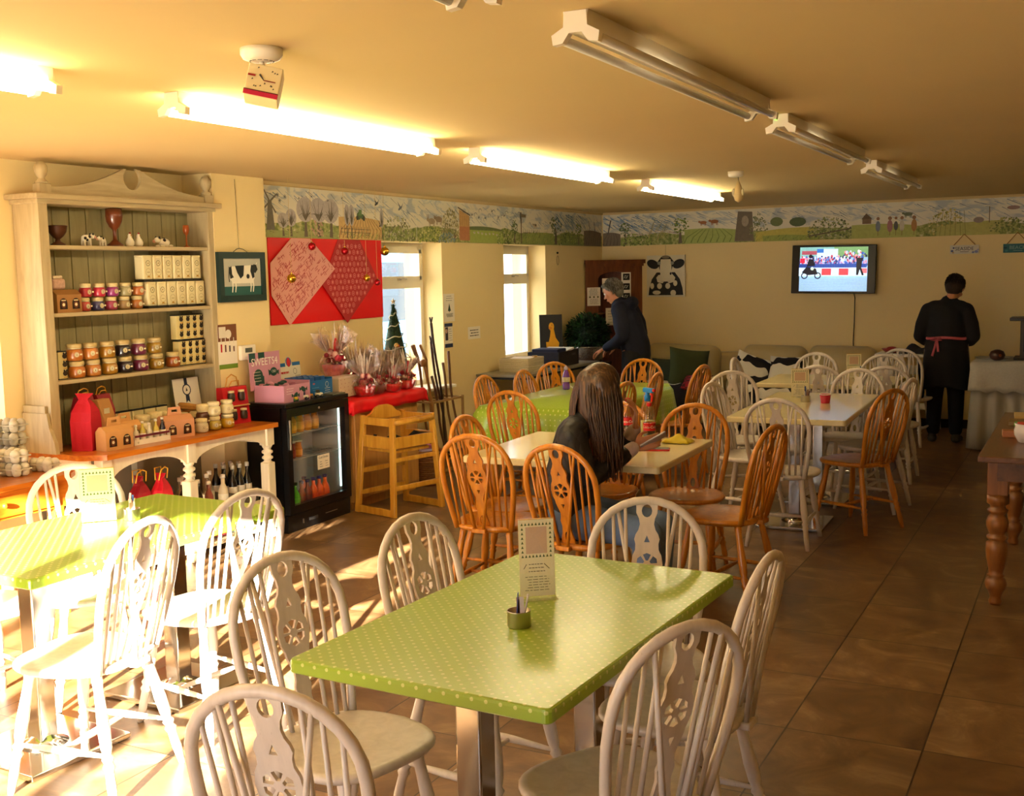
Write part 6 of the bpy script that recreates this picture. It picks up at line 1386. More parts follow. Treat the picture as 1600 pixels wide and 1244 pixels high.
for i in range(150): t_ = i / 149; r_ = .145 * (1 - t_) + .012; a = t_ * 6.283 * 5.5; gp.append((r_ * cos(a), r_ * sin(a), .19 + .53 * t_ + .008 * sin(i)))
MB().tube(gp, .0048, mat('#c9c2a8', .6, var=.3, scale=80), n=6).build('garland', xt)
MB().prism([(.028 * (1 if k % 2 == 0 else .42) * cos(pi / 2 + k * pi / 5), .028 * (1 if k % 2 == 0 else .42) * sin(pi / 2 + k * pi / 5)) for k in range(10)], -.004, .004, mat('#d8c8a0', .4), T(0, 0, .765) @ RZ(60) @ RX(90)).build('star', xt)
MB().ball((.075, -.085, .4), .02, mat('#c8901c', .3), n=10).ball((.085, -.07, .395), .012, RED, n=8).build('decoration', xt)

# ================================================================== STICK STAND, BASKET, SHOE
STK = mat('#9a7440', .6, var=.15, scale=20)
sr = thing('stick_stand', 'wooden stand of walking sticks under the near window', 'stand', (0, 0, 0))
for z in (.1, .62):
    mb = MB()
    for x in (-5.10, -4.90): mb.box(x - .007, x + .007, 8.0, 8.5, z, z + .018, STK)
    for y in (8.0, 8.16, 8.33, 8.5): mb.box(-5.10, -4.90, y - .006, y + .006, z + .002, z + .016, STK)
    mb.build('rail_frame', sr)
for x in (-5.1, -4.9):
    for y in (8.0, 8.5): MB().cbox((x, y, .33), (.018, .018, .63), STK).build('upright', sr)
MB().box(-5.11, -4.89, 7.99, 8.51, .015, .03, STK).build('base_board', sr)
stk = [(-5.0, 8.06, 1.03, '#8a5a2c', 'cane with a curved club handle in front of the christmas tree', 1), (-4.95, 8.12, .98, '#a87440', 'light stick with a round wooden knob', 2), (-5.05, 8.20, 1.12, '#9c7040', 'pale twisted stick with a thick knot', 3), (-4.98, 8.28, 1.30, '#3c2a1e', 'tallest dark stick with a forked top', 4), (-5.02, 8.36, 1.14, '#55382a', 'dark slim stick with a thumb fork', 5), (-4.95, 8.44, 1.05, '#6a4428', 'brown stick leaning at the right end', 6), (-5.0, 8.46, .95, '#7a5230', 'short brown stick at the right end', 7), (-4.94, 8.22, .86, '#5c3c22', 'dark brown stick low in the middle', 8)]
for x, y, h, c, nm, k in stk:
    m = mat(c, .5, var=.2, scale=30); pts = []; q = random.Random(k)
    lean = -.10 - .02 * (k % 3)
    for i in range(9): t_ = i / 8; pts.append((x + .01 * sin(t_ * 7 + k), y + .09 + lean * 1.8 * t_ + .008 * sin(t_ * 9 + k), .037 + (h - .05) * t_))
    if k in (3,): pts[-2] = (pts[-2][0], pts[-2][1] + .03, pts[-2][2]); pts[-1] = (pts[-1][0], pts[-1][1] - .03, pts[-1][2])
    mb = MB().tube(pts, [.009 + .003 * (i / 8) for i in range(9)], m, n=8); e_ = pts[-1]
    if k == 1: mb.tube([e_, (e_[0], e_[1] - .03, e_[2] + .03), (e_[0], e_[1] - .07, e_[2] + .10)], [.012, .017, .02], m)
    if k == 2: mb.ball(e_, .032, m)
    if k in (3,): mb.ball((e_[0], e_[1] + .02, e_[2] - .16), .028, m)
    if k in (4, 5): mb.tube([e_, (e_[0], e_[1] + .02, e_[2] + .05)], .007, m).tube([e_, (e_[0], e_[1] - .02, e_[2] + .05)], .007, m)
    tag(mb.build('walking_stick'), nm + ' in the stick stand', 'walking stick', 'walking sticks')
wb = thing('wicker_basket', 'round wicker basket on the floor beside the oak cabinet', 'basket', (-4.78, 7.72, 0))
WK = mat('#8a5a30', .7, var=.35, scale=60, bump=.6)
mb = MB(); 
for j in range(14):
    z = .01 + j * .018; r_ = .105 + .02 * j / 14; mb.tube([((r_ + .004 * (1 if (i + j) % 2 else -1)) * cos(2 * pi * i / 28), (r_ + .004 * (1 if (i + j) % 2 else -1)) * sin(2 * pi * i / 28), z) for i in range(28)], .010, WK, n=6, closed=True)
mb.lathe([(.1, 0), (.1, .012)], WK, n=24); mb.build('woven_body', wb); MB().tube([(.13 * cos(2 * pi * i / 24), .13 * sin(2 * pi * i / 24), .268) for i in range(24)], .014, WK, closed=True).build('rim', wb)
sh = thing('child_shoe', 'purple and pink child shoe perched on the wicker basket', 'shoe', (-4.74, 7.66, .285), 60)
mb = MB(); rr = []
for i in range(9): t_ = i / 8; x = -.07 + .14 * t_; w_ = .026 * (1 - .35 * abs(2 * t_ - .9) ** 2); h_ = .055 - .032 * t_ ** 1.5; rr.append([(x, w_ * cos(a), .014 + h_ / 2 + h_ / 2 * sin(a)) for a in [2 * pi * k / 14 for k in range(14)]])
mb.rings(rr, mat('#a85a7a', .6, var=.3, scale=60)); mb.build('upper', sh); MB().prism([(-.078, -.022), (-.05, -.03), (.03, -.028), (.075, -.015), (.075, .015), (.03, .028), (-.05, .03), (-.078, .022)], 0, .018, mat('#b9a8c8', .5)).build('sole', sh)

# ================================================================== HIGH CHAIR
hc = thing('high_chair', 'golden wooden high chair with a black strap in front of the oak cabinet', 'high chair', (-4.46, 6.79, 0), -14)
# local: x front(-)/back, y side; A-frame sides at y=+-; top narrower
def bar(name, p, q_, w_, th_, m=BEECH, up=(0, 0, 1)):
    p = Vector(p); q_ = Vector(q_); d_ = (q_ - p); L = d_.length; d_.normalize(); u_ = Vector(up); u_ = (u_ - d_ * u_.dot(d_)).normalized(); v_ = d_.cross(u_)
    X = Matrix(((d_.x, u_.x, v_.x, p.x), (d_.y, u_.y, v_.y, p.y), (d_.z, u_.z, v_.z, p.z), (0, 0, 0, 1))); return MB().cbox((L / 2, 0, 0), (L, w_, th_), m, X, b=.003).build(name, hc)
BT = [(-.19, -.24), (.19, -.24), (-.19, .24), (.19, .24)]; TT = [(-.15, -.19), (.15, -.19), (-.15, .19), (.15, .19)]
def pt_(k, z): f_ = z / .70; return (BT[k][0] + (TT[k][0] - BT[k][0]) * f_, BT[k][1] + (TT[k][1] - BT[k][1]) * f_, z)
for k in range(4): bar('leg', pt_(k, .0), pt_(k, .70), .045, .026, up=(1, 0, 0))
for a, b in ((0, 1), (2, 3)): bar('floor_rail', pt_(a, .028), pt_(b, .028), .05, .024)
for a, b, z, w_ in ((0, 1, .665, .055), (2, 3, .665, .055), (0, 1, .52, .085), (2, 3, .52, .085), (1, 3, .665, .05), (1, 3, .52, .08), (0, 2, .30, .035), (1, 3, .20, .035), (0, 2, .14, .035), (1, 3, .40, .03)): bar('side_rail', pt_(a, z), pt_(b, z), w_, .022)
MB().cbox((0, 0, .455), (.30, .33, .02), BEECH, b=.004).build('seat', hc)
MB().shape([(-.17, 0), (.17, 0), (.165, .03), (.12, .05), (.08, .085), (.04, .10), (-.04, .10), (-.08, .085), (-.12, .05), (-.165, .03)], [], .02, BEECH, surf((-.15, 0, .66), (0, -1, 0), (0, 0, 1)) ).build('backrest', hc)
MB().cyl((.165, -.19, .665), (.165, .19, .665), .017, BEECH, n=14).build('front_bar', hc)
MB().cbox((-.02, -.203, .525), (.03, .006, .10), BLACKM, RY(14) @ T(-.12, 0, 0) if False else None).tube([(.05, -.19, .53), (.08, -.12, .56), (.10, -.02, .52), (.12, .05, .57), (.10, .12, .55), (.14, .18, .54)], .011, BLACKM, n=6, flat=(1.6, .4)).tube([(.1, .03, .56), (.12, .07, .50), (.09, .1, .47), (.11, .13, .50)], .010, BLACKM, n=6, flat=(1.6, .4)).build('safety_strap', hc)

# ================================================================== TABLE TOP THINGS
def menu_card(label, x, y, z, rz, s=1.0, wide=.105, hgt=.225, grp='menu cards in clear stands'):
    t = thing('menu_card', label, 'menu card', (x, y, z), rz, grp)      # faces local +x
    W_, H_ = wide * s, hgt * s; X = RY(-4) @ surf((0, -W_ / 2, .006), (0, 1, 0), (0, 0, 1))
    mb = MB().box(0, W_, 0, H_, -.0008, .0008, mat('#f6efec', .55, var=.01), X); A = Art(mb, X @ T(0, 0, .0009), .000002, .0001)
    G = mat('#22543a', .6); PKc = mat('#d9b7bb', .6, var=.1, scale=200); m_ = .1 * W_; top = H_ * .97; lo = H_ * .50
    A.rect(m_ * 2, lo + m_ * 1.2, W_ - m_ * 2, top - m_ * 1.4, PKc)
    n = 9; tr_ = W_ * .036
    def tree_(cx, cy): A.poly([(cx - tr_, cy - tr_), (cx + tr_, cy - tr_), (cx, cy + tr_ * 1.2)], G)
    for i in range(n): f_ = m_ + (W_ - 2 * m_) * i / (n - 1); tree_(f_, top - m_ * .6); tree_(f_, lo + m_ * .5)
    for j in range(1, 7): zz = lo + m_ * .5 + (top - m_ * 1.1 - lo) * j / 7; tree_(m_, zz); tree_(W_ - m_, zz)
    q = random.Random(8); lines(A, W_ * .25, W_ * .75, H_ * .30, H_ * .44, 3, INK, .0022 * s, q); lines(A, W_ * .12, W_ * .9, H_ * .06, H_ * .27, 6, INK, .0016 * s, q); A.line([(W_ * .12, H_ * .36), (W_ * .2, H_ * .42)], .002, INK); A.line([(W_ * .7, H_ * .42), (W_ * .85, H_ * .35)], .002, INK)
    mb.build('printed_card', t)
    mb = MB().box(-.002, W_ + .002, -.004, H_ + .002, .0016, .0022, ACRYL, X); mb.box(-.035 * s, .04 * s, -W_ / 2 - .002, W_ / 2 + .002, .0005, .003, ACRYL); mb.box(0, W_, H_ + .001, H_ + .003, -.003, .003, mat('#c99a3c', .3), X); mb.build('acrylic_stand', t)
menu_card('menu card in a clear stand with a green tree border on the near green table', -1.425, 2.885, .7505, -52)
menu_card('sun-bleached menu card on the sunlit green table', -3.475, 3.13, .7505, -44, .98, .13, .21)
menu_card('menu card on the long cream table behind the red tub', -1.90, 8.23, .7505, -71, 1.0, .125, .20)
menu_card('menu card on the farthest cream table in front of the sofa', -1.80, 9.75, .7505, -72, 1.0, .12, .2)
menu_card('small menu card on the cloth-covered table, beside the man', -3.66, 8.70, .7475, -68, .85, .11, .2)
def pot(label, x, y, z, grp='steel sachet pots', items=True, seed=1):
    t = thing('sachet_pot', label, 'pot', (x, y, z), 0, grp); q = random.Random(seed)
    MB().lathe([(.030, 0), (.032, .003), (.032, .043), (.0325, .045), (.030, .045), (.029, .006), (.001, .005)], STEEL, n=26, caps=False).build('pot_body', t)
    cs = ['#b9aeb4', '#3d5a9c', '#7a4a34', '#8a6a4a', '#c08a80', '#6a3c3a', '#d0c8c0']
    for i in range(8):
        a = q.uniform(0, 6.28); r_ = q.uniform(.003, .015); h = q.uniform(.06, .085) + (.022 if i < 2 else 0); X = T(r_ * cos(a), r_ * sin(a), .006) @ RZ(q.uniform(0, 180)) @ RX(q.uniform(-14, 14)); MB().cbox((0, 0, h / 2), (.012, .0022, h), mat(cs[i % 7], .5, var=.15, scale=90), X).build('sugar_sachet', t)
pot('steel pot of sugar sachets on the near green table', -1.355, 2.625, .7505, seed=2)
pot('steel pot with a white sachet on the sunlit green table', -3.39, 3.22, .7505, seed=5)
pot('steel pot of blue sachets in front of the menu card on the long cream table', -1.80, 7.97, .7505, seed=3)
pot('steel pot behind the menu card on the farthest cream table', -1.72, 9.72, .7505, seed=4)
rt = thing('red_tub', 'small red paper tub with a pale rim on the long cream table', 'tub', (-1.655, 7.93, .7505))
MB().lathe([(.03, 0), (.038, .062), (.036, .062), (.029, .003), (.001, .003)], mat('#b5182c', .45, var=.15, scale=80), n=24, caps=False).lathe([(.0382, .058), (.0395, .0625), (.036, .0625)], WHITEC, n=24, caps=False).build('cup', rt)
MB().lathe([(.0355, .05), (.0355, .0505)], WHITEC, n=20).build('filling', rt)
# cola bottles, spray bottle and bits on the girl's table
def cola(label, x, y, fill):
    t = thing('cola_bottle', label, 'bottle', (x, y, .7505), -70, 'cola bottles'); r = .033
    P_ = [(.024, 0), (.031, .006), (r, .02), (.030, .06), (.0335, .095), (.0335, .13), (.030, .155), (.018, .195), (.0125, .212), (.0125, .228)]
    MB().lathe(P_, GLASSJ, n=22).build('bottle_body', t)
    li = [(max(.001, a - .0015), b + .001) for a, b in P_ if b <= fill] ; MB().lathe(li, mat('#1c0804', .1, coat=1), n=22).build('cola', t)
    mb = MB().lathe([(.0338, .092), (.0338, .133)], mat('#c8101c', .35), n=26, caps=False)
    o = mb.build('label', t); o['label'] = 'red label with white Coca-Cola lettering'
    mb = MB(); mb.text('Coca-Cola', .020, WHITEC, None, .0004); vs = []
    for v in mb.v: a = v[0] / .0343; vs.append((.0343 * cos(a), .0343 * sin(a), .112 + v[1] + v[2]))
    mb.v = vs; mb.build('lettering', o)
    MB().lathe([(.0145, .222), (.0145, .238), (.013, .241), (.001, .2415)], mat('#d0121c', .35), n=20).build('cap', t)
cola('nearly full cola bottle with a red label to the right of the girl\'s hands', -2.11, 5.66, .15)
cola('half empty cola bottle with a red label close to the girl\'s face', -2.30, 5.83, .098)
sp2 = thing('spray_bottle', 'clear spray bottle of yellow liquid with a blue and red trigger head', 'spray bottle', (-2.24, 5.98, .7505), -30)
MB().lathe([(.038, 0), (.041, .01), (.041, .12), (.036, .16), (.016, .20), (.014, .215)], GLASSJ, n=22).build('bottle_body', sp2); MB().lathe([(.036, .003), (.039, .01), (.039, .1)], mat('#c9c86a', .2, coat=1), n=22).build('liquid', sp2)
MB().lathe([(.018, .21), (.018, .24), (.012, .245), (.012, .262)], mat('#1f7fd0', .35), n=16).cbox((.012, 0, .272), (.085, .026, .028), mat('#1f7fd0', .35), b=.008).build('spray_head', sp2); MB().tube([(.03, 0, .262), (.042, 0, .24), (.038, 0, .21)], .007, mat('#d8281c', .35), n=8).cyl((.05, 0, .274), (.062, 0, .274), .010, mat('#d8281c', .35)).build('trigger', sp2)
ph = thing('red_phone', 'dark phone in a bright red case lying on the cream table', 'phone', (-2.045, 5.575, .7505), 18)
MB().cbox((0, 0, .004), (.15, .075, .008), mat('#d01c2a', .4), b=.003).build('case', ph); MB().box(-.07, .07, -.033, .033, .008, .0095, BLACKP).build('screen', ph)
def crumple(name, label, cat, loc, m, sx, sy, h, seed):
    q = random.Random(seed); f_ = lambda u, v: ((u - .5) * sx, (v - .5) * sy, .004 + h * (.5 + .5 * sin(u * 7 + seed) * cos(v * 6)) * (1 - (2 * u - 1) ** 4) * (1 - (2 * v - 1) ** 4) + q.uniform(0, .004))
    g_ = [[f_(i / 12, j / 12) for i in range(13)] for j in range(13)]
    mb = MB().grid(lambda u, v: g_[int(round(v * 12))][int(round(u * 12))], 12, 12, m); o = mb.build(name, None, loc); o.modifiers.new('thick', 'SOLIDIFY').thickness = .002; return tag(o, label, cat)
crumple('yellow_cloth', 'crumpled yellow cloth behind the nearly full cola bottle', 'cloth', (-2.02, 5.86, .7505), mat('#c9b52a', .7), .16, .12, .045, 1)
crumple('yellow_wrapper', 'small yellow wrapper between the phone and the girl\'s hands', 'wrapper', (-2.2, 5.52, .7505), mat('#cdbb4a', .5), .08, .07, .03, 4)
pb = thing('purple_bottle', 'purple drink bottle standing on the cloth-covered table', 'bottle', (-3.80, 8.28, .7475)); PUR = mat('#6a2a9c', .25, coat=1)
MB().lathe([(.026, 0), (.03, .006), (.03, .04), (.024, .055), (.03, .07), (.031, .10), (.022, .135), (.013, .155), (.013, .165)], PUR, n=20).build('bottle_body', pb); MB().lathe([(.0305, .062), (.0315, .075), (.0318, .10)], mat('#c9b8a0', .5, var=.4, scale=60), n=20, caps=False).build('label', pb); MB().lathe([(.0155, .16), (.0155, .178), (.009, .182), (.009, .192), (.001, .193)], mat('#b9a8c8', .4), n=16).build('cap', pb)
o = MB().cbox((0, 0, .006), (.09, .05, .01), mat('#d8d2b0', .6), b=.002).build('napkin_packet', None, (-3.74, 8.58, .7475)); tag(o, 'small pale packet lying behind the purple bottle on the green cloth', 'packet')
# far left desk things
wbk = thing('woven_tray', 'cream woven box basket with papers on the folding desk', 'basket', (-4.93, 9.72, .7495), 4)
CRW = mat('#cfc19a', .75, var=.25, scale=120, bump=.6)
mb = MB(); hx, hy, h_ = .15, .20, .13
for a in ((-hx, -hx + .008, -hy, hy), (hx - .008, hx, -hy, hy), (-hx + .008, hx - .008, -hy, -hy + .008), (-hx + .008, hx - .008, hy - .008, hy)): mb.box(*a, .004, h_, CRW)
mb.box(-hx, hx, -hy, hy, 0, .006, CRW)
for z in [.02 * i + .012 for i in range(6)]: mb.tube([(-hx, -hy, z), (hx, -hy, z), (hx, hy, z), (-hx, hy, z)], .004, CRW, n=6, closed=True)
mb.build('woven_box', wbk); mb = MB()
for k in range(5): mb.cbox((-.02 + .004 * k, -.04 + .02 * k, .10 + .006 * k), (.2, .26, .003), PAPER, RZ(6 * k - 10) @ RX(3 * (k % 2)))
mb.build('papers', wbk); MB().cbox((.12, .15, .125), (.05, .06, .02), mat('#b08a4a', .7), RZ(20)).build('tan_tag', wbk)
bx2 = thing('blue_crate', 'dark blue and black plastic file crate on the folding desk', 'crate', (-4.90, 10.38, .7495), 3)
NB = mat('#1a2340', .5); mb = MB()
for a in ((-.17, -.16, -.27, .27), (.16, .17, -.27, .27), (-.16, .16, -.27, -.26), (-.16, .16, .26, .27)): mb.box(*a, 0, .15, NB if a[3] < 0 else BLACKM)
mb.box(-.17, .17, -.27, .27, 0, .006, BLACKM); mb.build('crate_body', bx2); MB().cbox((0, -.12, .145), (.28, .24, .07), mat('#1d2a50', .5), b=.01).build('blue_folders', bx2); MB().cbox((0, .13, .14), (.28, .2, .02), PAPER, RX(6)).build('papers', bx2); MB().cbox((.172, .12, .11), (.004, .1, .02), mat('#3a3a40', .5)).build('crate_handle', bx2)
dp = thing('duck_picture', 'dark canvas of a yellow duck leaning in the far left window', 'picture', (-5.03, 10.62, .7505), -52)
X = RY(-5) @ surf((0, -.12, 0), (0, 1, 0), (0, 0, 1)) @ Matrix.Diagonal((.83, 1.1, 1, 1)); mb = MB().box(0, .29, 0, .46, -.02, 0, BLACKM, X); A = Art(mb, X, .0002, .0004); Y_ = mat('#d79a10', .6, var=.1, scale=40); OR = mat('#b8481a', .6)
A.poly([(.14, .33), (.18, .32), (.2, .24), (.245, .19), (.23, .12), (.18, .075), (.12, .07), (.08, .12), (.075, .2), (.11, .2), (.13, .26)], Y_); A.disc(.15, .345, .035, Y_, .04); A.poly([(.115, .345), (.115, .325), (.14, .315), (.16, .33), (.15, .345)], mat('#c87a10', .6)); A.disc(.155, .36, .005, BLACK)
for x in (.13, .19): A.line([(x, .08), (x + .005, .04)], .014, OR); A.poly([(x - .04, .015), (x + .035, .01), (x + .005, .05)], OR)
mb.build('canvas', dp)
pl = thing('bushy_plant', 'round dark green bushy plant in a silver foil pot in the back left corner', 'plant', (-4.92, 11.32, 0))
pst = thing('plant_stand', 'low dark stand under the bushy plant', 'stand', (-4.92, 11.32, 0)); MB().cbox((0, 0, .69), (.34, .5, .03), OLDPINE).build('top', pst)
for a in (-.14, .14):
    for b in (-.2, .2): MB().cbox((a, b, .335), (.035, .035, .67), OLDPINE).build('leg', pst)
pl.location = (-4.92, 11.32, .7055)
MB().lathe([(.13, 0), (.14, .02), (.17, .13), (.185, .17), (.19, .18)], mat('#b9b4b0', .25, .8, var=.3, scale=40, bump=.6), n=28, sy=1.35).build('foil_pot', pl); MB().lathe([(.172, .155), (.001, .16)], mat('#1e150e', .9), n=20, caps=False, sy=1.3).build('soil', pl)
q = random.Random(33); mb = MB(); LF = [mat('#12300f', .6, var=.3), mat('#1a3d16', .6, var=.3), mat('#0d240d', .6, var=.3), mat('#245024', .5, var=.2)]
mb.ball((0, 0, .32), .17, LF[2], sc=(1, 1.3, .9), n=14)
for i in range(1700):
    a = q.uniform(0, 6.283); e_ = math.asin(q.uniform(-.55, 1)); d_ = Vector((cos(a) * cos(e_), sin(a) * cos(e_), sin(e_))); r_ = q.uniform(.14, .215); p = Vector((d_.x * r_, d_.y * r_ * 1.35, .31 + d_.z * r_ * .98)); t_ = (d_ + Vector((q.uniform(-.6, .6), q.uniform(-.6, .6), q.uniform(-.7, .3)))).normalized(); s_ = t_.cross(Vector((q.uniform(-1, 1), q.uniform(-1, 1), 1))).normalized() * q.uniform(.010, .016); L = q.uniform(.04, .065)
    mb.add([p, p + t_ * L * .45 + s_, p + t_ * L, p + t_ * L * .45 - s_], [(0, 1, 2, 3)], LF[i % 4])
mb.build('foliage', pl)
# corner cupboard standing across the back left corner
ca = atan2(.55, .50); cl_ = .735
wr = thing('corner_cupboard', 'red-brown pine corner cupboard with an arched door opening in the back left corner', 'cupboard', (-5.185, 11.865, 0), math.degrees(ca))
# local: x along the front from the left wall, y into the corner
mb = MB(); dpt = cl_ * .48
mb.prism([(0, 0), (.16, 0), (.16, .02), (.03, .03), (cl_ / 2, dpt - .02), (cl_ - .03, .03), (cl_ - .16, .02), (cl_ - .16, 0), (cl_, 0), (cl_ / 2, dpt)], 0, 1.76, DARKPINE)
mb.box(.16, cl_ - .16, 0, .02, 0, .5, DARKPINE); mb.build('carcass', wr)
hw2 = cl_ / 2 - .16
pts = [(-hw2, 1.755), (-hw2, 1.60)] + [(-hw2 * cos(pi * i / 12), 1.60 + .085 * sin(pi * i / 12)) for i in range(1, 12)] + [(hw2, 1.60), (hw2, 1.755)]
MB().shape(pts[::-1], [], .02, DARKPINE, surf((cl_ / 2, .01, 0), (1, 0, 0), (0, 0, 1))).build('arched_door_head', wr)
MB().prism([(-.015, -.035), (cl_ + .015, -.035), (cl_ + .01, .0), (cl_ / 2, dpt), (-.01, .0)], 1.775, 1.82, DARKPINE).prism([(0, -.018), (cl_, -.018), (cl_, .0), (cl_ / 2, dpt), (0, .0)], 1.745, 1.775, DARKPINE).build('cornice', wr)
for z in (1.2, .85): MB().prism([(.05, .03), (cl_ - .05, .03), (cl_ / 2, dpt - .03)], z, z + .015, DARKPINE).build('inner_shelf', wr)
def wcard(label, x0, x1, z0, z1, y, dr, name='pinned_card'):
    mb = MB().box(0, x1 - x0, -.0025, 0, z0, z1, PAPER); A = Art(mb, surf((0, -.0027, z0), (1, 0, 0), (0, 0, 1)), .0001); dr(A, x1 - x0, z1 - z0)
    o = mb.build(name); o.rotation_euler = (0, 0, ca); p = Vector((-5.185, 11.865, 0)) + Vector((cos(ca), sin(ca), 0)) * x0 + Vector((-sin(ca), cos(ca), 0)) * y; o.location = p; return tag(o, label, 'card')
def d1(A, W, H):
    lines(A, .02, W - .02, H * .55, H * .95, 6); [A.disc(W * (.2 + .3 * k), H * .48, .012, mat('#5a5a3a'), .01) for k in range(3)]; lines(A, .02, W - .02, .02, H * .4, 5, mat('#8a6a5a')); A.rect(0, H * .5, W, H * .502, mat('#b8b09c'))
wcard('cream notice with small pictures pinned on the left of the corner cupboard', .02, .185, 1.30, 1.51, -.001, d1)
def d2(A, W, H):
    for k in range(4): z = H - .09 - k * .112; A.rect(.02, z, W - .015, z + .075, mat('#1c1c1a')); A.line([(.03, z + .02), (.045, z + .055), (.065, z + .02), (.085, z + .055)], .004, PAPER); A.ring(.055, z + .037, .016, .003, PAPER)
wcard('white strip with black and white drawings in the corner cupboard opening', .455, .575, 1.17, 1.675, .0, d2)
wcard('plain grey leaflet pinned behind the man\'s head', .21, .33, 1.45, 1.61, .0, lambda A, W, H: lines(A, .02, W - .02, .02, H - .02, 4))
wcard('pale leaflet low on the corner cupboard beside the man\'s chest', .25, .36, 1.07, 1.27, .0, lambda A, W, H: lines(A, .02, W - .02, .02, H - .02, 5))
# back right things
rs = thing('red_dish', 'red patterned dish on the small white side table', 'dish', (-1.85, 12.05, .8005)); MB().lathe([(.05, 0), (.09, .03), (.1, .045), (.09, .045), (.02, .02)], mat('#8c1a24', .4, var=.5, scale=50), n=20, caps=False).lathe([(.05, 0), (.001, .0)], RED, n=20, caps=False).build('dish', rs); MB().ball((0, 0, .045), .04, mat('#9c2a2a', .5), sc=(1.3, 1, .5)).build('contents', rs)
crumple('dark_bag', 'limp black bag lying on the small white side table beside the woman', 'bag', (-1.56, 12.02, .8005), BLACKM, .36, .26, .10, 3)
tb = MB().box(-1.92, -1.50, 11.868, 11.872, .60, .69, mat('#c9c2ae', .7)).build('table_banner'); 
A_ = None; tag(tb, 'pale banner strip hung along the front of the small white table', 'banner')
nv_ = crumple('navy_coat', 'dark navy coat hanging beside the woman over the white chair', 'coat', (-1.46, 11.16, .62), mat('#14182c', .9), .12, .1, .03, 2)
nv_.rotation_euler = (0, radians(82), 0); nv_.scale = (3.2, 1.2, 1.5)
bwl = thing('serving_bowl', 'round brown object on the white-clothed service table', 'ornament', (-.79, 11.2, .8065)); MB().lathe([(.03, 0), (.06, .02), (.07, .05), (.055, .085), (.02, .1), (.001, .102)], mat('#3a1c12', .35, var=.4, scale=30), n=20).build('body', bwl); MB().ball((.03, -.062, .05), .014, mat('#8a4a2a', .4)).build('spot', bwl)
tr2 = MB().lathe([(.09, 0), (.12, .012), (.115, .014), (.001, .006)], STEEL, n=24, sx=1.3).build('steel_tray', None, (-.85, 11.42, .8065)); tag(tr2, 'flat steel tray with cutlery on the white-clothed service table', 'tray')
cs = thing('coffee_stand', 'dark metal machine with a flat top at the right edge of the service table', 'machine', (-.475, 11.38, .8065)); MB().cbox((0, 0, .375), (.44, .3, .03), mat('#2a2620', .4), b=.006).build('top_plate', cs); MB().cbox((0.02, 0, .19), (.30, .26, .34), mat('#4a4036', .5, .3), b=.006).build('casing', cs); MB().cbox((0, 0, .012), (.36, .3, .024), BLACKM).build('base', cs); MB().box(-.1, .14, -.1322, -.1305, .08, .3, BLACKP).build('front_panel', cs); MB().ball((.06, 0, .44), .05, mat('#6a2a1c', .4)).build('lid_knob', cs)
# farmhouse table goods
FZ = .7805
bk = MB().cbox((0, 0, .012), (.26, .20, .02), mat('#cfb478', .6), b=.002).build('book', None, (-.28, 7.28, FZ), (0, 0, radians(4))); tag(bk, 'tan book lying at the far end of the farmhouse table', 'book')
bk = MB().cbox((0, 0, .012), (.3, .16, .022), mat('#8a7048', .6), b=.002).build('cutting_board', None, (-.27, 6.98, FZ), (0, 0, radians(2))); tag(bk, 'brown board lying behind the white jug on the farmhouse table', 'board')
bk = MB().cbox((0, 0, .018), (.13, .09, .034), mat('#b0714a', .6), b=.003).build('orange_box', None, (-.355, 6.46, FZ), (0, 0, radians(6))); tag(bk, 'small orange box behind the white jug', 'box')
gj = MB().cbox((0, 0, .03), (.12, .06, .02), mat('#4ac02a', .5), b=.005).cbox((0, 0, .012), (.1, .06, .022), mat('#3a9a2a', .5), b=.003).build('green_tub', None, (-.32, 6.76, FZ), (0, 0, 0)); tag(gj, 'bright green plastic lid beside the white jug', 'lid')
jg = thing('white_jug', 'squat white jug with a handle full of sauce packets on the farmhouse table', 'jug', (-.29, 6.27, FZ)); MB().lathe([(.035, 0), (.045, .006), (.062, .04), (.064, .065), (.058, .085), (.062, .098), (.057, .098), (.054, .085), (.058, .05), (.001, .01)], mat('#d9d0cc', .2, coat=.6), n=28, caps=False).build('jug_body', jg); MB().tube([(.06, 0, .085), (.095, 0, .08), (.1, 0, .05), (.062, 0, .03)], .007, mat('#d9d0cc', .2, coat=.6)).build('handle', jg); MB().cbox((0, 0, .1), (.03, .05, .012), mat('#d8642a', .5), RY(30)).cbox((-.02, .01, .1), (.03, .045, .01), mat('#c8401a', .5), RZ(40)).build('sauce_packets', jg)
rd = thing('red_stool', 'dark red cushioned box half hidden under the farmhouse table', 'stool', (.0, 7.0, 0)); MB().cbox((0, 0, .42), (.36, .36, .08), mat('#a01420', .6), b=.03).build('cushion', rd)
for a in (-.14, .14):
    for b in (-.14, .14): MB().cyl((a, b, 0), (a * .9, b * .9, .39), .016, mat('#5a2a16', .5)).build('leg', rd)

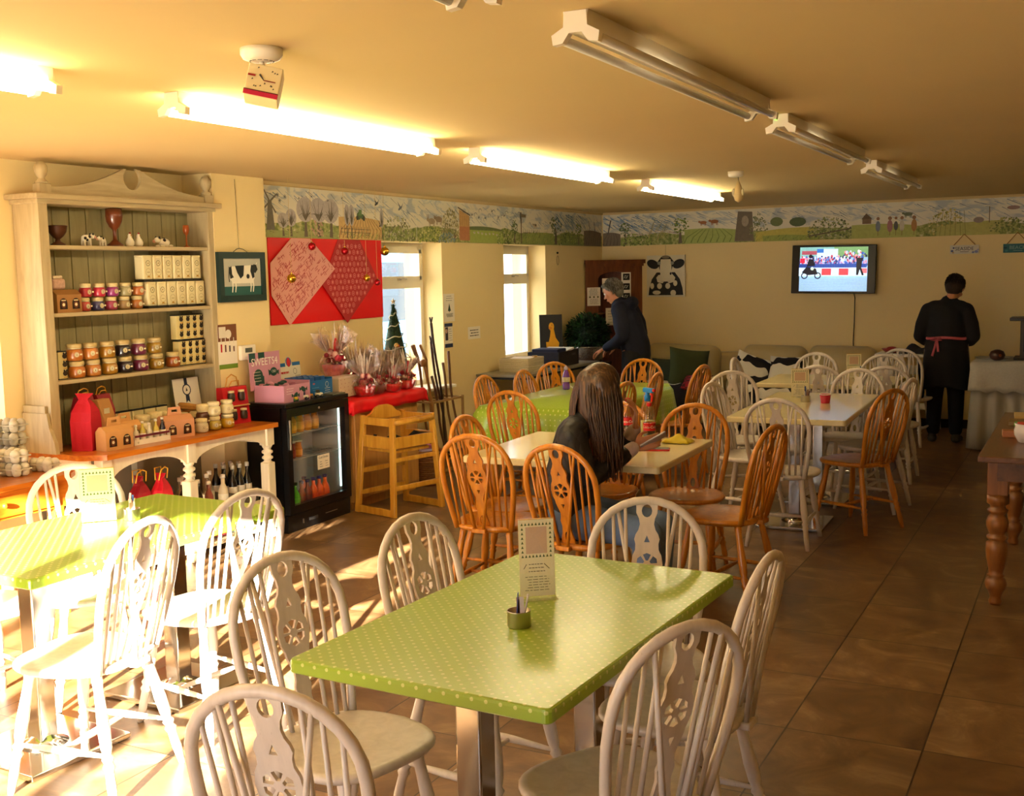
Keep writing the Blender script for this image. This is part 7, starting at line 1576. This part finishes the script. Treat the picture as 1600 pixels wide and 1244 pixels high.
# ================================================================== PEOPLE
def fuse(name, mb, m, parent=None, voxel=.008, smooth=6, loc=None):
    """many overlapping closed volumes -> one continuous surface"""
    me = bpy.data.meshes.new('t'); me.from_pydata(mb.v, [], mb.f); ob = bpy.data.objects.new('t', me); COL.objects.link(ob)
    r = ob.modifiers.new('r', 'REMESH'); r.mode = 'VOXEL'; r.voxel_size = voxel; s_ = ob.modifiers.new('s', 'SMOOTH'); s_.factor = .5; s_.iterations = smooth
    bpy.context.view_layer.update(); dg = bpy.context.evaluated_depsgraph_get(); nm = bpy.data.meshes.new_from_object(ob.evaluated_get(dg)); bpy.data.objects.remove(ob); bpy.data.meshes.remove(me)
    nm.materials.clear(); nm.materials.append(m); nm.name = name; nm.polygons.foreach_set('use_smooth', [True] * len(nm.polygons)); nm.polygons.foreach_set('material_index', [0] * len(nm.polygons))
    o = bpy.data.objects.new(name, nm); COL.objects.link(o)
    if parent: o.parent = parent
    if loc: o.location = loc
    return o
def cap(mb, p, q, r0, r1, fl=(1, 1), up=None, n=14):
    """tapering limb with round ends; fl flattens across `up`"""
    p = Vector(p); q = Vector(q); d_ = q - p; L = d_.length or 1e-4; d_.normalize(); u_ = Vector(up) if up else (Vector((0, 0, 1)) if abs(d_.z) < .9 else Vector((0, 1, 0))); u_ = (u_ - d_ * u_.dot(d_)).normalized(); v_ = d_.cross(u_)
    X = Matrix(((u_.x, v_.x, d_.x, p.x), (u_.y, v_.y, d_.y, p.y), (u_.z, v_.z, d_.z, p.z), (0, 0, 0, 1)))
    pr = [(max(1e-4, r0 * sin(a)), -r0 * cos(a)) for a in [pi / 2 * i / 4 for i in range(5)]] + [(max(1e-4, r1 * cos(a)), L + r1 * sin(a)) for a in [pi / 2 * i / 4 for i in range(5)]]
    return mb.lathe(pr, SKIN, X, n, sx=fl[0], sy=fl[1])
def chain(mb, pts, fl=(1, 1), up=None):
    for (p, r0), (q, r1) in zip(pts, pts[1:]): cap(mb, p, q, r0, r1, fl, up)
def head(mb, c, f, up=(0, 0, 1), s=1.0):
    """skull, jaw, nose, ears, lips; c centre of the head, f where the face looks"""
    f = Vector(f).normalized(); u_ = Vector(up); u_ = (u_ - f * u_.dot(f)).normalized(); l_ = u_.cross(f)
    X = Matrix(((f.x, l_.x, u_.x, c[0]), (f.y, l_.y, u_.y, c[1]), (f.z, l_.z, u_.z, c[2]), (0, 0, 0, 1))) @ Matrix.Diagonal((s, s, s, 1))
    mb.ball((-.012, 0, .02), .095, SKIN, X, 22, (1.02, .80, .98)); mb.ball((.012, 0, -.045), .065, SKIN, X, 18, (1.05, .86, 1.05)); mb.ball((.045, 0, -.092), .026, SKIN, X, 12, (1, 1.1, .8))
    mb.ball((.076, 0, .03), .02, SKIN, X, 10, (.6, 2.6, .5)); 
    for s_ in (-1, 1): mb.ball((.058, s_ * .04, -.03), .024, SKIN, X, 12); mb.ball((-.005, s_ * .078, -.012), .021, SKIN, X, 12, (.75, .4, 1.35))
    mb.lathe([(.016, 0), (.011, .022), (.006, .045)], SKIN, X @ T(.088, 0, -.035) @ RY(-14), n=10); mb.ball((.098, 0, -.034), .012, SKIN, X, 10); mb.ball((.082, 0, -.064), .012, SKIN, X, 10, (.6, 1.8, .5)); mb.ball((.08, 0, -.074), .012, SKIN, X, 10, (.6, 1.6, .5))
    return X
def face_bits(par, X):
    EY = mat('#e8e2da', .2, coat=1)
    for s_ in (-1, 1): e_ = MB().ball((.074, s_ * .032, .004), .0115, EY, X, 12).ball((.0835, s_ * .032, .004), .0048, mat('#2a1c14', .2), X, 8).build('eye', par); MB().tube([X @ Vector((.083, s_ * .016, .026)), X @ Vector((.086, s_ * .032, .031)), X @ Vector((.076, s_ * .05, .024))], .003, mat('#4a4038', .8), n=5).build('eyebrow', par)
    MB().ball((.0895, 0, -.069), .006, mat('#a0554a', .5), X, 8, (.5, 2.6, .45)).build('lips', par)
def hand(mb, w_, d_, n_, s=1.0, curl=.5, side=1, spread=1.0):
    """w_ wrist, d_ direction of the palm, n_ back-of-hand normal, side=+1 thumb along n x d"""
    w_ = Vector(w_); d_ = Vector(d_).normalized(); n_ = Vector(n_); n_ = (n_ - d_ * n_.dot(d_)).normalized(); l_ = n_.cross(d_) * side
    for k in range(4): o_ = l_ * (.030 - .02 * k) * s; cap(mb, w_ + o_ * .5 + d_ * .01, w_ + o_ + d_ * .078 * s, .013 * s, .0115 * s, n=10)
    L_ = (.040, .046, .043, .034)
    for k in range(4):
        p = w_ + l_ * (.030 - .02 * k) * s + d_ * .082 * s; dd_ = d_
        for j in range(3):
            ang = curl * (.5 + .35 * j); dd_ = (dd_ * cos(ang) - n_ * sin(ang)).normalized(); q_ = p + dd_ * L_[k] * s * (1, .66, .55)[j]; cap(mb, p, q_, (.0092, .0085, .0078)[j] * s, (.0085, .0078, .0068)[j] * s, n=8); n2 = n_; n_k = (n_ * cos(0)); p = q_
    t0 = w_ + l_ * .022 * s + d_ * .018 * s; t1 = t0 + (l_ * .75 + d_ * .7 - n_ * .35).normalized() * .042 * s; t2 = t1 + (l_ * .25 + d_ * .95 - n_ * .4).normalized() * .032 * s; t3 = t2 + (d_ - n_ * .5 - l_ * .1).normalized() * .024 * s
    cap(mb, t0, t1, .014 * s, .011 * s, n=10); cap(mb, t1, t2, .011 * s, .0095 * s, n=10); cap(mb, t2, t3, .0095 * s, .0078 * s, n=10)

NAVY = mat('#14182a', .85, var=.15, scale=60, bump=.15); NAVYT = mat('#16181c', .85, var=.1, scale=60); BLK = mat('#0d0d12', .85, var=.15, scale=40, bump=.1)
def strands(par, X, m, n, seed, ln=.03, zlow=-.07):
    q = random.Random(seed); mb = MB()
    for i in range(n):
        a = q.uniform(0, 6.283); e_ = math.asin(q.uniform(-.55, 1)); x, y, z = cos(a) * cos(e_), sin(a) * cos(e_), sin(e_)
        if x > .35 and z < .55: continue
        p = Vector((-.024 + x * .100, y * .084, .033 + z * .096)); dn = Vector((-.25 * x - .2, y * .2, -1 if abs(z) < .8 else -.2)); nn = Vector((x, y, z)); dn = (dn - nn * dn.dot(nn)).normalized() + nn * q.uniform(.05, .3); L = ln * q.uniform(.6, 1.3)
        s_ = dn.cross(nn).normalized() * .0022; mb.add([p - s_, p + s_, p + dn * L * .5 + nn * .004 + s_, p + dn * L, p + dn * L * .5 + nn * .004 - s_], [(0, 1, 2, 3, 4)], m[i % len(m)], False, X)
    mb.build('hair_strands', par)
# ---- man at the folding desk, facing -x, leaning forward
mx, my = -4.21, 10.72
mb = MB(); P_ = lambda x, y, z: (mx + x, my + y, z)
Xh = head(mb, P_(-.165, -.03, 1.485), (-1, -.12, -.42), s=1.0)
cap(mb, P_(-.10, 0, 1.34), P_(-.145, -.01, 1.44), .058, .055)
cap(mb, P_(.05, 0, .92), P_(-.04, 0, 1.24), .13, .13, (.8, 1.15), (1, 0, 0))
for s_ in (-1, 1):
    chain(mb, [(P_(-.04, s_ * .17, 1.31), .05), (P_(.02, s_ * .25, 1.05), .042), (P_(-.19, s_ * .17, .92), .03)])
    hand(mb, P_(-.21, s_ * .16, .91), (-.9, -.25 * s_, -.35), (-.3, .2 * s_, .9), 1.0, .55, -s_)
    chain(mb, [(P_(.05, s_ * .1, .9), .08), (P_(.03, s_ * .11, .5), .055), (P_(.04, s_ * .12, .09), .04)]); cap(mb, P_(.05, s_ * .12, .045), P_(-.11, s_ * .14, .035), .035, .03)
man = fuse('person', mb, SKIN, voxel=.006, smooth=3); tag(man, 'man with short grey hair and a navy hooded jacket bending over the desk', 'person')
face_bits(man, Xh)
mb = MB()
cap(mb, P_(.07, 0, .93), P_(-.01, 0, 1.16), .175, .175, (.82, 1.12), (1, 0, 0)); cap(mb, P_(-.01, 0, 1.16), P_(-.07, 0, 1.30), .18, .13, (.78, 1.25), (1, 0, 0)); cap(mb, P_(.08, 0, .86), P_(.07, 0, .95), .165, .165, (.85, 1.1), (1, 0, 0))
cap(mb, P_(-.05, -.13, 1.32), P_(-.05, .13, 1.32), .075, .075); cap(mb, P_(-.06, 0, 1.33), P_(-.10, 0, 1.37), .085, .07)
mb.ball(P_(.035, 0, 1.37), .085, SKIN, sc=(.75, 1.3, .8)); cap(mb, P_(.02, -.08, 1.38), P_(-.12, -.085, 1.37), .028, .022); cap(mb, P_(.02, .08, 1.38), P_(-.12, .085, 1.37), .028, .022)
for s_ in (-1, 1): chain(mb, [(P_(-.04, s_ * .18, 1.30), .078), (P_(.02, s_ * .235, 1.16), .072), (P_(.035, s_ * .26, 1.04), .066), (P_(-.07, s_ * .22, .97), .058), (P_(-.175, s_ * .175, .925), .044)])
fuse('hooded_jacket', mb, NAVY, man, .011, 4)
MB().tube([P_(-.205 + .0 * a, -.205 + .042 * cos(a), .93 + .042 * sin(a)) for a in [2 * pi * i / 14 for i in range(14)]], .006, mat('#b8b0a0', .5), n=6, closed=True).build('cuff_trim', man) if False else None
mb = MB(); cap(mb, P_(.08, 0, .84), P_(.08, 0, .93), .16, .155, (.9, 1.08), (1, 0, 0))
for s_ in (-1, 1): chain(mb, [(P_(.07, s_ * .09, .85), .11), (P_(.04, s_ * .11, .5), .085), (P_(.05, s_ * .12, .1), .07)])
fuse('trousers', mb, NAVYT, man, .012, 4)
for s_ in (-1, 1):
    mb = MB(); cap(mb, P_(.07, s_ * .12, .05), P_(-.12, s_ * .145, .045), .048, .042, (.85, 1), (0, 0, 1)); fuse('shoe', mb, BLACKM, man, .008, 2)
mb = MB(); GH = mat('#6b6353', .85, var=.5, scale=160, bump=.7)
mb.ball((-.024, 0, .035), .099, SKIN, Xh, 22, (1.0, .83, .96)); mb.ball((-.058, 0, -.012), .072, SKIN, Xh, 16, (.8, .95, 1.05)); mb.ball((.035, 0, .085), .05, SKIN, Xh, 14, (1.1, 1.3, .55))
hr = fuse('hair', mb, GH, man, .007, 2); strands(hr, Xh, [mat('#7d7567', .8), mat('#4a4338', .8), mat('#5f574a', .8), mat('#938b7c', .8)], 1500, 1)

# ---- woman in the apron, seen from behind, facing +y
wx, wy = -1.245, 11.33; P_ = lambda x, y, z: (wx + x, wy + y, z)
mb = MB(); Xh = head(mb, P_(.055, .11, 1.465), (.12, 1, -.72), s=.98)
cap(mb, P_(.02, .03, 1.33), P_(.05, .07, 1.43), .055, .052); cap(mb, P_(0, 0, .9), P_(0, .02, 1.2), .12, .12, (1.15, .8), (1, 0, 0))
for s_ in (-1, 1):
    chain(mb, [(P_(s_ * .16, .02, 1.27), .05), (P_(s_ * .235, .0, 1.04), .042), (P_(s_ * .15, .2, .95), .03)]); hand(mb, P_(s_ * .145, .21, .945), (-.4 * s_, .9, -.1), (.3 * s_, .1, .9), .93, .55, -s_)
    chain(mb, [(P_(s_ * .09, 0, .85), .085), (P_(s_ * .09, .01, .48), .058), (P_(s_ * .10, -.01, .08), .04)]); cap(mb, P_(s_ * .105, -.02, .04), P_(s_ * .115, .12, .03), .033, .03)
wom = fuse('person', mb, SKIN, voxel=.006, smooth=3); tag(wom, 'woman in black with a pink-tied apron standing with her back to the camera', 'person'); face_bits(wom, Xh)
mb = MB(); cap(mb, P_(0, .01, 1.02), P_(0, .02, 1.2), .165, .165, (1.12, .78), (1, 0, 0)); cap(mb, P_(-.11, .02, 1.27), P_(.11, .02, 1.27), .088, .088); cap(mb, P_(0, .02, 1.27), P_(.02, .04, 1.33), .12, .075, (1.2, .9), (1, 0, 0)); cap(mb, P_(0, 0, .9), P_(0, .01, 1.0), .18, .165, (1.1, .8), (1, 0, 0))
for s_ in (-1, 1): chain(mb, [(P_(s_ * .165, .02, 1.26), .075), (P_(s_ * .215, .005, 1.13), .068), (P_(s_ * .235, .01, 1.02), .064), (P_(s_ * .20, .11, .97), .055), (P_(s_ * .155, .19, .95), .042)])
fuse('black_top', mb, BLK, wom, .011, 4)
rr = []
for z, rx_, ry_ in ((1.0, .172, .125), (.9, .19, .145), (.78, .205, .16), (.65, .215, .17), (.55, .222, .175), (.535, .222, .175)):
    rr.append([((rx_ + .008 * sin(7 * a) * (1 - z)) * cos(a) + wx, (ry_ + .01 * sin(9 * a + 1) * (1 - z)) * sin(a) + wy + .005, z + (.02 * sin(3 * a) if z < .6 else 0)) for a in [2 * pi * i / 48 for i in range(48)]])
MB().rings(rr, BLK).build('tunic_skirt', wom)
mb = MB()
for s_ in (-1, 1): chain(mb, [(P_(s_ * .085, 0, .75), .10), (P_(s_ * .095, .0, .46), .078), (P_(s_ * .10, -.01, .13), .062)])
fuse('leggings', mb, mat('#0b0c14', .85), wom, .011, 3)
for s_ in (-1, 1):
    mb = MB(); cap(mb, P_(s_ * .105, -.04, .045), P_(s_ * .12, .12, .035), .044, .038, (.8, 1.0), (0, 0, 1)); cap(mb, P_(s_ * .105, -.03, .05), P_(s_ * .105, -.02, .09), .042, .038); fuse('grey_shoe', mb, mat('#3c3830', .7), wom, .008, 2)
PINKA = mat('#c25a68', .6); mb = MB().tube([(wx + .183 * cos(a) , wy + .008 + .138 * sin(a), 1.005 + .006 * sin(a * 3)) for a in [2 * pi * i / 40 for i in range(40)]], .014, PINKA, n=6, closed=True, flat=(1.0, .35), up=(0, 0, 1)).build('apron_tie', wom); mb['label'] = 'pink apron tie'
b0 = Vector(P_(-.07, -.135, 1.0)); MB().tube([b0, b0 + Vector((-.03, -.012, .012)), b0 + Vector((-.05, -.012, -.01)), b0 + Vector((-.02, -.01, -.015)), b0], .009, PINKA, n=6, flat=(1, .4)).tube([b0, b0 + Vector((.035, -.012, .01)), b0 + Vector((.045, -.012, -.012)), b0 + Vector((.015, -.01, -.012)), b0], .009, PINKA, n=6, flat=(1, .4)).tube([b0, b0 + Vector((-.012, -.02, -.07)), b0 + Vector((-.035, -.03, -.16))], .011, PINKA, n=6, flat=(1, .3)).tube([b0, b0 + Vector((.012, -.02, -.07)), b0 + Vector((.018, -.03, -.12))], .011, PINKA, n=6, flat=(1, .3)).build('apron_bow', wom)
rr = []
for z, w_ in ((1.22, .10), (1.05, .15), (1.0, .19), (.8, .21), (.6, .22)): rr.append([(wx + w_ * sin(a) * 1.0, wy + .01 + (.155 + (.05 if z < .95 else 0)) * cos(a), z) for a in [-1.5 + 3.0 * i / 16 for i in range(17)]])
o = MB().rings(rr, mat('#a89c8c', .8), caps=False, closed=False).build('apron', wom); o.modifiers.new('thick', 'SOLIDIFY').thickness = .003
mb = MB(); mb.ball((-.022, 0, .03), .104, SKIN, Xh, 22, (1.0, .86, 1.0)); mb.ball((-.05, 0, -.025), .083, SKIN, Xh, 16, (.85, .95, .95)); mb.ball((.03, 0, .08), .055, SKIN, Xh, 14, (1.1, 1.3, .6)); hr = fuse('hair', mb, mat('#2c2119', .75, var=.3, scale=120, bump=.4), wom, .007, 2); strands(hr, Xh, [mat('#2c2119', .7), mat('#3f3022', .7), mat('#1e1610', .7)], 1500, 2)

# ---- girl on the orange chair, facing right, leaning on the table
gx, gy = -2.14, 4.86; P_ = lambda x, y, z: (gx + x, gy + y, z)
ff = Vector((.86, .5, -.45)); mb = MB(); hc_ = P_(.055, .085, 1.135); Xh = head(mb, hc_, ff, s=.95)
cap(mb, P_(.02, .03, .99), P_(.07, .08, 1.08), .05, .048); cap(mb, P_(-.05, -.03, .57), P_(-.03, 0, .90), .11, .11, (.85, 1.1), (1, .2, 0))
# right arm (camera side) forearm up to the phone, left hand raised to the chin
chain(mb, [(P_(-.01, -.11, .93), .045), (P_(.06, -.10, .735), .036), (P_(.19, .13, .845), .026)]); hand(mb, P_(.20, .15, .855), (.72, .62, .25), (.5, -.75, .2), .92, .5, 1)
chain(mb, [(P_(-.03, .15, .93), .045), (P_(.06, .26, .79), .036), (P_(.17, .22, .93), .027)]); hand(mb, P_(.175, .212, .945), (.2, -.25, .95), (.85, .4, -.1), .9, .7, -1)
for s_, yy in ((-1, -.09), (1, .09)): chain(mb, [(P_(-.04, yy, .53), .08), (P_(.36, yy - .03, .50), .058), (P_(.33, yy, .10), .04)]); cap(mb, P_(.33, yy, .045), P_(.45, yy - .02, .035), .033, .028)
girl = fuse('person', mb, SKIN, voxel=.0055, smooth=3); tag(girl, 'girl with long brown hair in a dark padded jacket seated looking at a phone', 'person'); face_bits(girl, Xh)
def quilt():
    m, t, b = nodes('dark_quilted_jacket'); tc = N(t, 'ShaderNodeTexCoord'); mp = N(t, 'ShaderNodeMapping'); mp.inputs['Rotation'].default_value = (0, radians(45), radians(30)); t.links.new(tc.outputs['Object'], mp.inputs[0])
    w1 = N(t, 'ShaderNodeTexVoronoi'); w1.inputs['Scale'].default_value = 26; t.links.new(mp.outputs[0], w1.inputs['Vector']); b.inputs['Base Color'].default_value = (*rgb('#15161b'), 1); b.inputs['Roughness'].default_value = .55
    bp = N(t, 'ShaderNodeBump'); bp.invert = True; bp.inputs['Strength'].default_value = .6; bp.inputs['Distance'].default_value = .01; t.links.new(w1.outputs['Distance'], bp.inputs['Height']); t.links.new(bp.outputs[0], b.inputs['Normal']); return m
mb = MB()
cap(mb, P_(-.05, -.03, .53), P_(-.06, -.03, .72), .148, .14, (.85, 1.12), (1, .2, 0)); cap(mb, P_(-.06, -.03, .72), P_(-.045, .0, .90), .145, .12, (.85, 1.15), (1, .2, 0)); cap(mb, P_(-.01, -.09, .945), P_(-.05, .13, .945), .072, .072); cap(mb, P_(-.03, .02, .95), P_(.02, .04, 1.0), .085, .066)
chain(mb, [(P_(-.01, -.12, .93), .074), (P_(.03, -.13, .83), .067), (P_(.065, -.105, .745), .060), (P_(.12, .01, .785), .052), (P_(.165, .09, .825), .042)])
chain(mb, [(P_(-.03, .15, .93), .07), (P_(.06, .25, .80), .056), (P_(.13, .235, .88), .044)])
fuse('padded_jacket', mb, quilt(), girl, .009, 4)
mb = MB(); cap(mb, P_(.163, .085, .822), P_(.192, .135, .85), .038, .034); fuse('pale_cuff', mb, mat('#c9b4b0', .8, var=.2, scale=60), girl, .006, 2); mb = MB(); cap(mb, P_(.135, .232, .885), P_(.165, .222, .925), .038, .034); fuse('pale_cuff', mb, mat('#c9b4b0', .8, var=.2, scale=60), girl, .006, 2)
mb = MB(); cap(mb, P_(-.05, -.10, .535), P_(-.05, .08, .535), .105, .105)
for s_, yy in ((-1, -.09), (1, .09)): chain(mb, [(P_(-.04, yy, .53), .095), (P_(.36, yy - .03, .505), .07), (P_(.33, yy, .12), .055)])
fuse('blue_jeans', mb, mat('#5b6f92', .85, var=.2, scale=40), girl, .010, 3)
for s_, yy in ((-1, -.09), (1, .09)): mb = MB(); cap(mb, P_(.32, yy, .045), P_(.46, yy - .02, .038), .042, .036, (.85, 1), (0, 0, 1)); fuse('shoe', mb, mat('#2a2a30', .6), girl, .008, 2)
# hair: fused cap plus long strands falling over the shoulders
def hairmat():
    m, t, b = nodes('brown_hair'); tc = N(t, 'ShaderNodeTexCoord'); mp = N(t, 'ShaderNodeMapping'); mp.inputs['Scale'].default_value = (90, 90, 5); t.links.new(tc.outputs['Object'], mp.inputs[0]); nz = N(t, 'ShaderNodeTexNoise'); nz.inputs['Scale'].default_value = 1; nz.inputs['Detail'].default_value = 3; t.links.new(mp.outputs[0], nz.inputs['Vector'])
    r = ramp(t, [(.3, '#22150c'), (.55, '#4a3220'), (.75, '#7a5836')]); t.links.new(nz.outputs['Fac'], r.inputs[0]); t.links.new(r.outputs[0], b.inputs['Base Color']); b.inputs['Roughness'].default_value = .42; return m
HM = hairmat(); mb = MB(); mb.ball((-.022, 0, .03), .104, SKIN, Xh, 22, (1.0, .88, 1.0)); H = Vector(hc_)
chain(mb, [(H + Vector((-.03, -.03, .03)), .085), (H + Vector((-.02, -.05, -.08)), .075), (H + Vector((.03, -.09, -.20)), .052), (H + Vector((.06, -.10, -.34)), .024)]); chain(mb, [(H + Vector((.02, -.045, .03)), .07), (H + Vector((.07, -.065, -.10)), .045), (H + Vector((.09, -.07, -.28)), .030), (H + Vector((.08, -.08, -.40)), .012)]); chain(mb, [(H + Vector((-.05, .0, .0)), .085), (H + Vector((-.10, -.02, -.12)), .06), (H + Vector((-.13, -.04, -.22)), .022)])
hair = fuse('long_hair', mb, HM, girl, .007, 3)
q = random.Random(12); mb = MB()
for i in range(190):
    a = q.uniform(-2.7, .1); u_ = Vector((cos(a), sin(a), 0)); top = H + Vector((-.01, -.01, .115)) + u_ * .02; rr_ = q.uniform(.092, .104)
    end = H + Vector((.065 + .05 * cos(a) + q.uniform(-.03, .03), -.085 + .05 * sin(a) + q.uniform(-.02, .02), -q.uniform(.26, .42))) if a > -2.0 else H + Vector((-.10 + .05 * cos(a), -.03 + .05 * sin(a), -q.uniform(.2, .27)))
    side = H + Vector((-.012, -.006, 0)) + Vector((u_.x * rr_ * 1.02, u_.y * rr_ * .97, .02)); mid = side.lerp(end, .45) + u_ * .022 + Vector((0, -.012, 0))
    pts = []
    for k in range(12):
        t_ = k / 11; pts.append(((1 - t_) ** 3) * top + 3 * ((1 - t_) ** 2) * t_ * (side + Vector((0, 0, .07)) + u_ * .03) + 3 * (1 - t_) * t_ * t_ * mid + t_ ** 3 * end + Vector((.003 * sin(k + i), .003 * cos(k * 1.3 + i), 0)))
    mb.tube(pts, [.0045 * (1 - .6 * k / 11) for k in range(12)], HM, n=5)
mb.build('hair_strands', hair)
gp = thing('mobile_phone', 'silver phone held in the girl\'s right hand', 'phone', P_(.275, .195, .885)); gp.rotation_euler = (radians(-30), radians(-28), radians(30))
MB().cbox((0, 0, 0), (.14, .068, .008), mat('#b8b4b8', .3, .4), b=.003).build('case', gp); MB().box(-.064, .064, -.03, .03, .0041, .0046, BLACKP).build('screen', gp)
